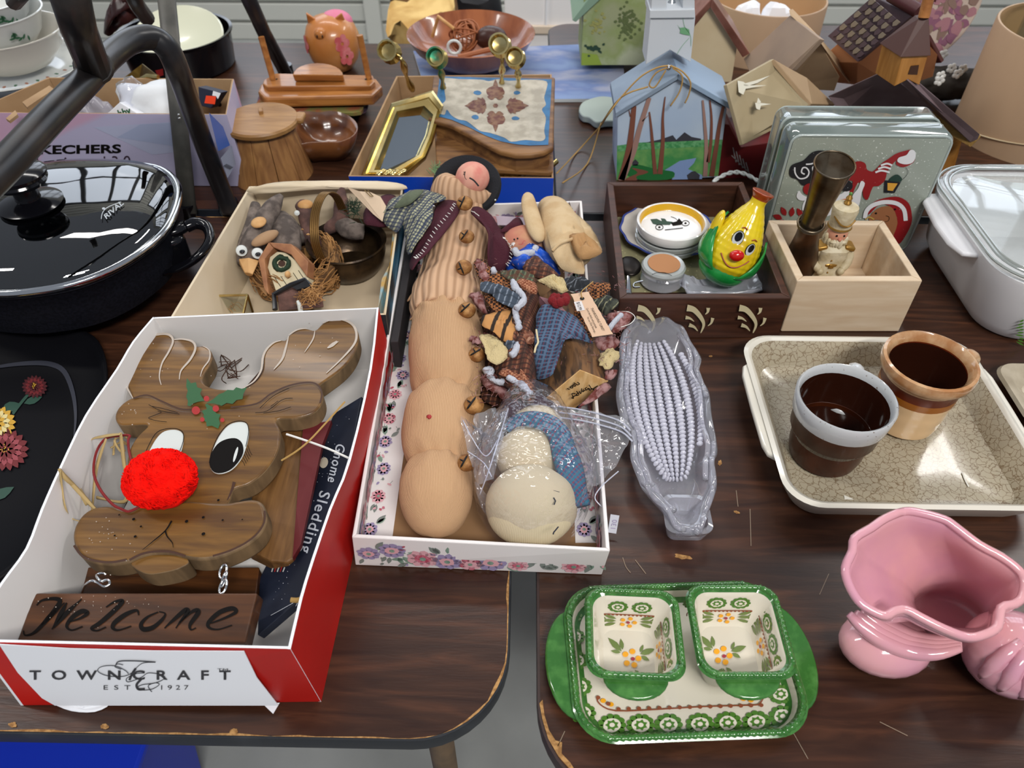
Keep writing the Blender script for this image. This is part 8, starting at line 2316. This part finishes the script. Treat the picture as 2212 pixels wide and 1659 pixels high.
# nutcracker
c0 = wd_(640, 1480, .014)
t = thing('nutcracker_santa', 'cream carved nutcracker santa figure with gold trim standing in the birch box', 'figurine', c0)
c0 = Vector((.385, .800, TZ + .012)); up3 = Vector((.0, 0, 1))
m_cv = mat('carved_cream', 'cfc4a8', .5, col2='b9aa88', scale=60, bump=.5, bscale=160); m_gold = mat('gold_paint', '9a7434', .35, .6)
MB().lathe([(.016, 0), (.019, .002), (.019, .006), (.016, .008)], c0, 20).build('base', mat('terracotta_base', '8a5234', .6), t)
MB().lathe([(.021, .006), (.0215, .012), (.0185, .022), (.0165, .034), (.019, .046), (.0195, .054), (.014, .060), (.001, .061)], c0, 24, sx=1.15, sy=.9, wob=lambda a, j: 1 + .08 * math.sin(5 * a)).build('coat', m_cv, t)
for s_ in (-1, 1):
    P = cr([c0 + Vector((s_ * .015, -.004, .056)), c0 + Vector((s_ * .0215, -.006, .045)), c0 + Vector((s_ * .0205, -.010, .034)), c0 + Vector((s_ * .014, -.015, .028))], 5, False)
    MB().tube(P, [.0062 - .0001 * i for i in range(len(P))], 12).build('arm', m_cv, t, ang=0)
    MB().box(c0 + Vector((s_ * .017, -.004, .057)), (.014, .018, .006), Matrix.Rotation(s_ * .25, 3, 'Y')).build('gold_epaulet', m_gold, t, bevel=.002)
    MB().ball(c0 + Vector((s_ * .013, -.017, .027)), .0048, 12, 8).build('mitten', m_cv, t)
MB().ball(c0 + Vector((0, -.001, .072)), (.0125, .0115, .013), 20, 12).build('face', mat('santa_face', 'c48a6e', .6), t, ang=0)
MB().ball(c0 + Vector((0, -.0125, .071)), (.0026, .003, .0026), 10, 8).build('nose', mat('santa_nose', 'c07860', .6), t)
for s_ in (-1, 1):
    MB().ball(c0 + Vector((s_ * .0045, -.0115, .0755)), .0013, 8, 6).build('eye', m_ink, t)
    MB().ball(c0 + Vector((s_ * .0048, -.0115, .0665)), (.0055, .003, .0022), 10, 8).build('moustache', m_cv, t)
b = MB()
for k in range(26):
    a = -PI / 2 + RND.uniform(-1.5, 1.5); zz = RND.uniform(.046, .067)
    b.ball(c0 + Vector((.0125 * math.cos(a), .0125 * math.sin(a), zz)), (.003, .003, .0055), 8, 6)
b.build('curly_beard', m_cv, t, ang=0, kind='stuff')
b = MB()
for k in range(16):
    a = PI / 2 + RND.uniform(-2.0, 2.0); b.ball(c0 + Vector((.0125 * math.cos(a), .011 * math.sin(a), RND.uniform(.058, .078))), (.0034, .0034, .0055), 8, 6)
b.build('curly_hair', m_cv, t, ang=0, kind='stuff')
MB().lathe([(.0125, .080), (.0135, .082), (.0138, .095), (.0155, .106), (.0145, .110), (.006, .113), (.001, .113)], c0, 24).build('tall_hat', m_cv, t)
MB().lathe([(.0142, .082), (.0148, .083), (.0142, .0845)], c0, 24).build('gold_hat_band', m_gold, t)
P = cr([c0 + Vector((-.013, -.006, .100)), c0 + Vector((-.006, -.0145, .093)), c0 + Vector((.004, -.0148, .091)), c0 + Vector((.0135, -.006, .094))], 5, False); MB().tube(P, .0011, 6).build('gold_cord', m_gold, t)
MB().lathe([(.004, .113), (.0048, .115), (.003, .118), (.004, .121), (.001, .126)], c0, 14).build('gold_finial', m_gold, t); MB().ball(c0 + Vector((0, 0, .1265)), .0022, 8, 6).build('finial_tip', m_greenD, t)
MB().lathe([(.0172, .031), (.0182, .032), (.0182, .035), (.0172, .036)], c0, 24, sx=1.0, sy=.85).build('gold_belt', m_gold, t)
MB().box(c0 + Vector((0, -.0158, .0335)), (.006, .002, .006)).build('belt_buckle', m_gold, t, bevel=.0006)
for z_ in (.012, .018, .024, .042): MB().ball(c0 + Vector((-.002, -.0158 if z_ > .02 else -.0168, z_)), .0012, 8, 6).build('button', m_gold, t)
MB().lathe([(.0205, .009), (.0218, .010), (.0205, .0112)], c0, 24, sy=.8).build('gold_hem', m_gold, t)

# ---------------------------------------------------------------- glass blocks
m_gb = mat('green_glass_block', 'a4b0aa', .08, trans=.55, coat=1, col2='8c9a94', scale=8)
m_gf = mat('glitter_frost', '8f978c', .35, col2='d8dcd8', scale=330, lo=.64, hi=.70, coat=.6)
xr_ = W(1958, 545).x; yf = W(1958, 545).y
gx = [(WY(1712, 283, yf).x, xr_, yf, 'thick clear glass block painted with snowman and candy cane, standing behind the birch box')]
for i, (x0, x1, y_, lbl) in enumerate(gx):
    t = thing('glass_block', lbl, 'glass block', ((x0 + x1) / 2, y_ + .04, TZ))
    H_ = .172; cx_, cz = (x0 + x1) / 2, TZ + H_ / 2

    def rg(k, y, rc=.012):
        q = rr(0, 0, x1 - x0 - 2 * k, H_ - 2 * k, rc, 0, 0, 5)
        return [Vector((cx_ + p.x, y, cz + p.y)) for p in q]
    MB().loft([rg(.006, y_ + .002, .008), rg(.002, y_ + .001), rg(0, y_ + .004), rg(0, y_ + .030), rg(.008, y_ + .034), rg(.008, y_ + .044), rg(0, y_ + .048), rg(0, y_ + .075), rg(.003, y_ + .079), rg(.010, y_ + .078, .008)]).build('glass_body', m_gb, t, ang=50)
    for k, yy in ((.0025, .0012), (.001, .032), (.001, .0465), (.0015, .077)):
        MB().tube(rg(k, y_ + yy), .0018, 6, closed=True).build('rim_ridge', mat('block_edge_glass', 'b8c4c0', .05, coat=1, trans=.3) if 'block_edge_glass' not in MATS else MATS['block_edge_glass'], t, ang=0)
    b = MB(); q = rg(.0045, y_ + .0012, .008); b.prism(q, Vector((0, -.0012, 0))); b.build('frosted_face', m_gf, t, smooth=False)
P = PY(yf - .0004)
t = ROOT and bpy.data.objects['glass_block']
g = lambda pts, m, o, sm=True: b.poly(P, S2([cd(p) for p in pts], 3) if sm else [cd(p) for p in pts], m, o)
m_artn = mat('art_black', '1a1c22', .4, col2='c8ccd0', scale=300, lo=.7, hi=.75); m_artr = mat('art_red', '8a1a1e', .4, col2='c88a8a', scale=260, lo=.68, hi=.76); m_artw = mat('art_white', 'd8d8da', .4)
b = MB(); g([(315, 640), (340, 580), (430, 545), (500, 480), (580, 465), (660, 490), (640, 560), (600, 640), (560, 700), (480, 740), (420, 745), (380, 700), (330, 680)], 0, .0008); b.build('painted_black_hat', m_artn, t, smooth=False)
b = MB()
for pts in ([(360, 600), (365, 650), (400, 690), (455, 680), (475, 640), (455, 605), (425, 605), (415, 640), (440, 655)], [(450, 575), (500, 570), (550, 545)], [(510, 640), (505, 600), (530, 590)]): b.stroke(P, [cd(p) for p in pts], 3, 0, .0012)
b.build('painted_swirls', m_artw, t, smooth=False, kind='stuff')
b = MB(); g([(430, 760), (470, 730), (520, 740), (540, 800), (500, 830), (440, 810)], 0, .0012); g([(790, 700), (800, 640), (830, 620), (830, 570), (880, 550), (930, 570), (945, 620), (1000, 640), (1040, 660), (1100, 620), (1090, 700), (1040, 750), (990, 760), (950, 860), (915, 840), (905, 770), (880, 720), (850, 760), (820, 830), (800, 800), (830, 720), (800, 705)], 0, .0010); g([(960, 660), (1010, 620), (1060, 570), (1120, 530), (1180, 490), (1260, 465), (1310, 460), (1334, 500), (1320, 560), (1240, 600), (1180, 580), (1180, 545), (1130, 600), (1090, 660), (1030, 690)], 0, .0008)
b.build('painted_red_bow_and_hook', m_artr, t, smooth=False, kind='stuff')
b = MB()
g([(1190, 555), (1200, 520), (1260, 500), (1290, 460), (1325, 465), (1335, 510), (1310, 560), (1250, 575)], 0, .0014)
for k in range(3): b.stroke(P, [cd((1010 + k * 22, 640 - k * 28)), cd((1060 + k * 22, 625 - k * 28)), cd((1125 + k * 10, 640 - k * 28))], 4, 0, .0014)
g([(895, 710), (925, 730), (900, 800), (880, 900), (850, 920), (820, 880), (830, 820), (870, 770)], 0, .0014); g([(420, 930), (440, 870), (500, 830), (700, 830), (790, 780), (810, 850), (720, 950), (560, 1010), (440, 960)], 0, .0009)
g([(375, 830), (395, 790), (420, 820), (470, 850), (430, 870), (390, 860)], 0, .0009)
b.build('painted_white_snowman', m_artw, t, smooth=False, kind='stuff')
b = MB(); b.blob(P, *cd((775, 748)), 14, 12, 0, 0, .0016); b.blob(P, *cd((1108, 765)), 6, 5, 0, 0, .0005); b.build('painted_black_eye', m_artn, t, smooth=False, kind='stuff')
b = MB(); b.poly(P, [cd(p) for p in ((1085, 705), (1220, 715), (1165, 808), (1080, 805))], 0, .0009); g([(1120, 705), (1150, 670), (1190, 658), (1225, 690), (1215, 715), (1160, 715)], 1, .0011); b.poly(P, [cd(p) for p in ((1108, 725), (1190, 730), (1150, 790), (1108, 785))], 2, .0012)
b.stroke(P, [cd(p) for p in ((1255, 600), (1275, 640), (1240, 690), (1200, 710))], .8, 0, .0010)
b.build('painted_lantern', [m_artn, mat('art_green', '1e3a30', .4), mat('art_amber', 'd09a3a', .4)], t, smooth=False, kind='stuff')
b = MB(); g([(930, 960), (1000, 880), (1100, 845), (1200, 840), (1280, 890), (1305, 980), (1300, 1060), (1250, 1160), (1200, 1220), (1150, 1180), (1190, 1050), (1150, 930), (1050, 900), (960, 980)], 0, .0009); g([(985, 970), (1060, 920), (1180, 920), (1210, 1000), (1180, 1100), (1185, 1200), (1120, 1130), (1060, 1030), (960, 1030)], 1, .0008)
P_ = [cd(p) for p in ((925, 1010), (940, 950), (990, 905), (1080, 880), (1180, 890), (1240, 940), (1255, 1030))]; b.stroke(P, P_, 9, 2, .0014); b.stroke(P, [cd(p) for p in ((930, 1020), (960, 1000), (1000, 1020))], 3, 3, .0014)
for p in ((1015, 970), (1168, 938)): b.blob(P, *cd(p), 2.4, 2, 0, 4, .0014)
b.stroke(P, [cd(p) for p in ((1095, 990), (1120, 1000), (1115, 1030), (1080, 1040))], .9, 4, .0014)
b.build('painted_gingerbread_face', [m_artr, mat('art_gingerbread', '94603e', .5), m_artw, mat('art_yellow', 'b8964a', .5), m_ink], t, smooth=False, kind='stuff')
b = MB(); b.stroke(P, [cd((690, 890)), cd((740, 865)), cd((800, 850))], 6, 0, .0016, w1=2); b.build('painted_carrot_nose', mat('art_orange', 'c8682a', .5), t, smooth=False)
b = MB()
for x, y, a in ((240, 990, 3.5), (270, 965, 4.2), (310, 975, 4.9), (270, 1010, 2.9), (400, 975, 4.2), (430, 1000, 5.4)):
    b.leaf(P, *cd((x + 20, y + 25)), 22, 12, a, 0, .0009 + RND.random() * .0003)
b.build('painted_red_petals', m_artr, t, smooth=False, kind='stuff')
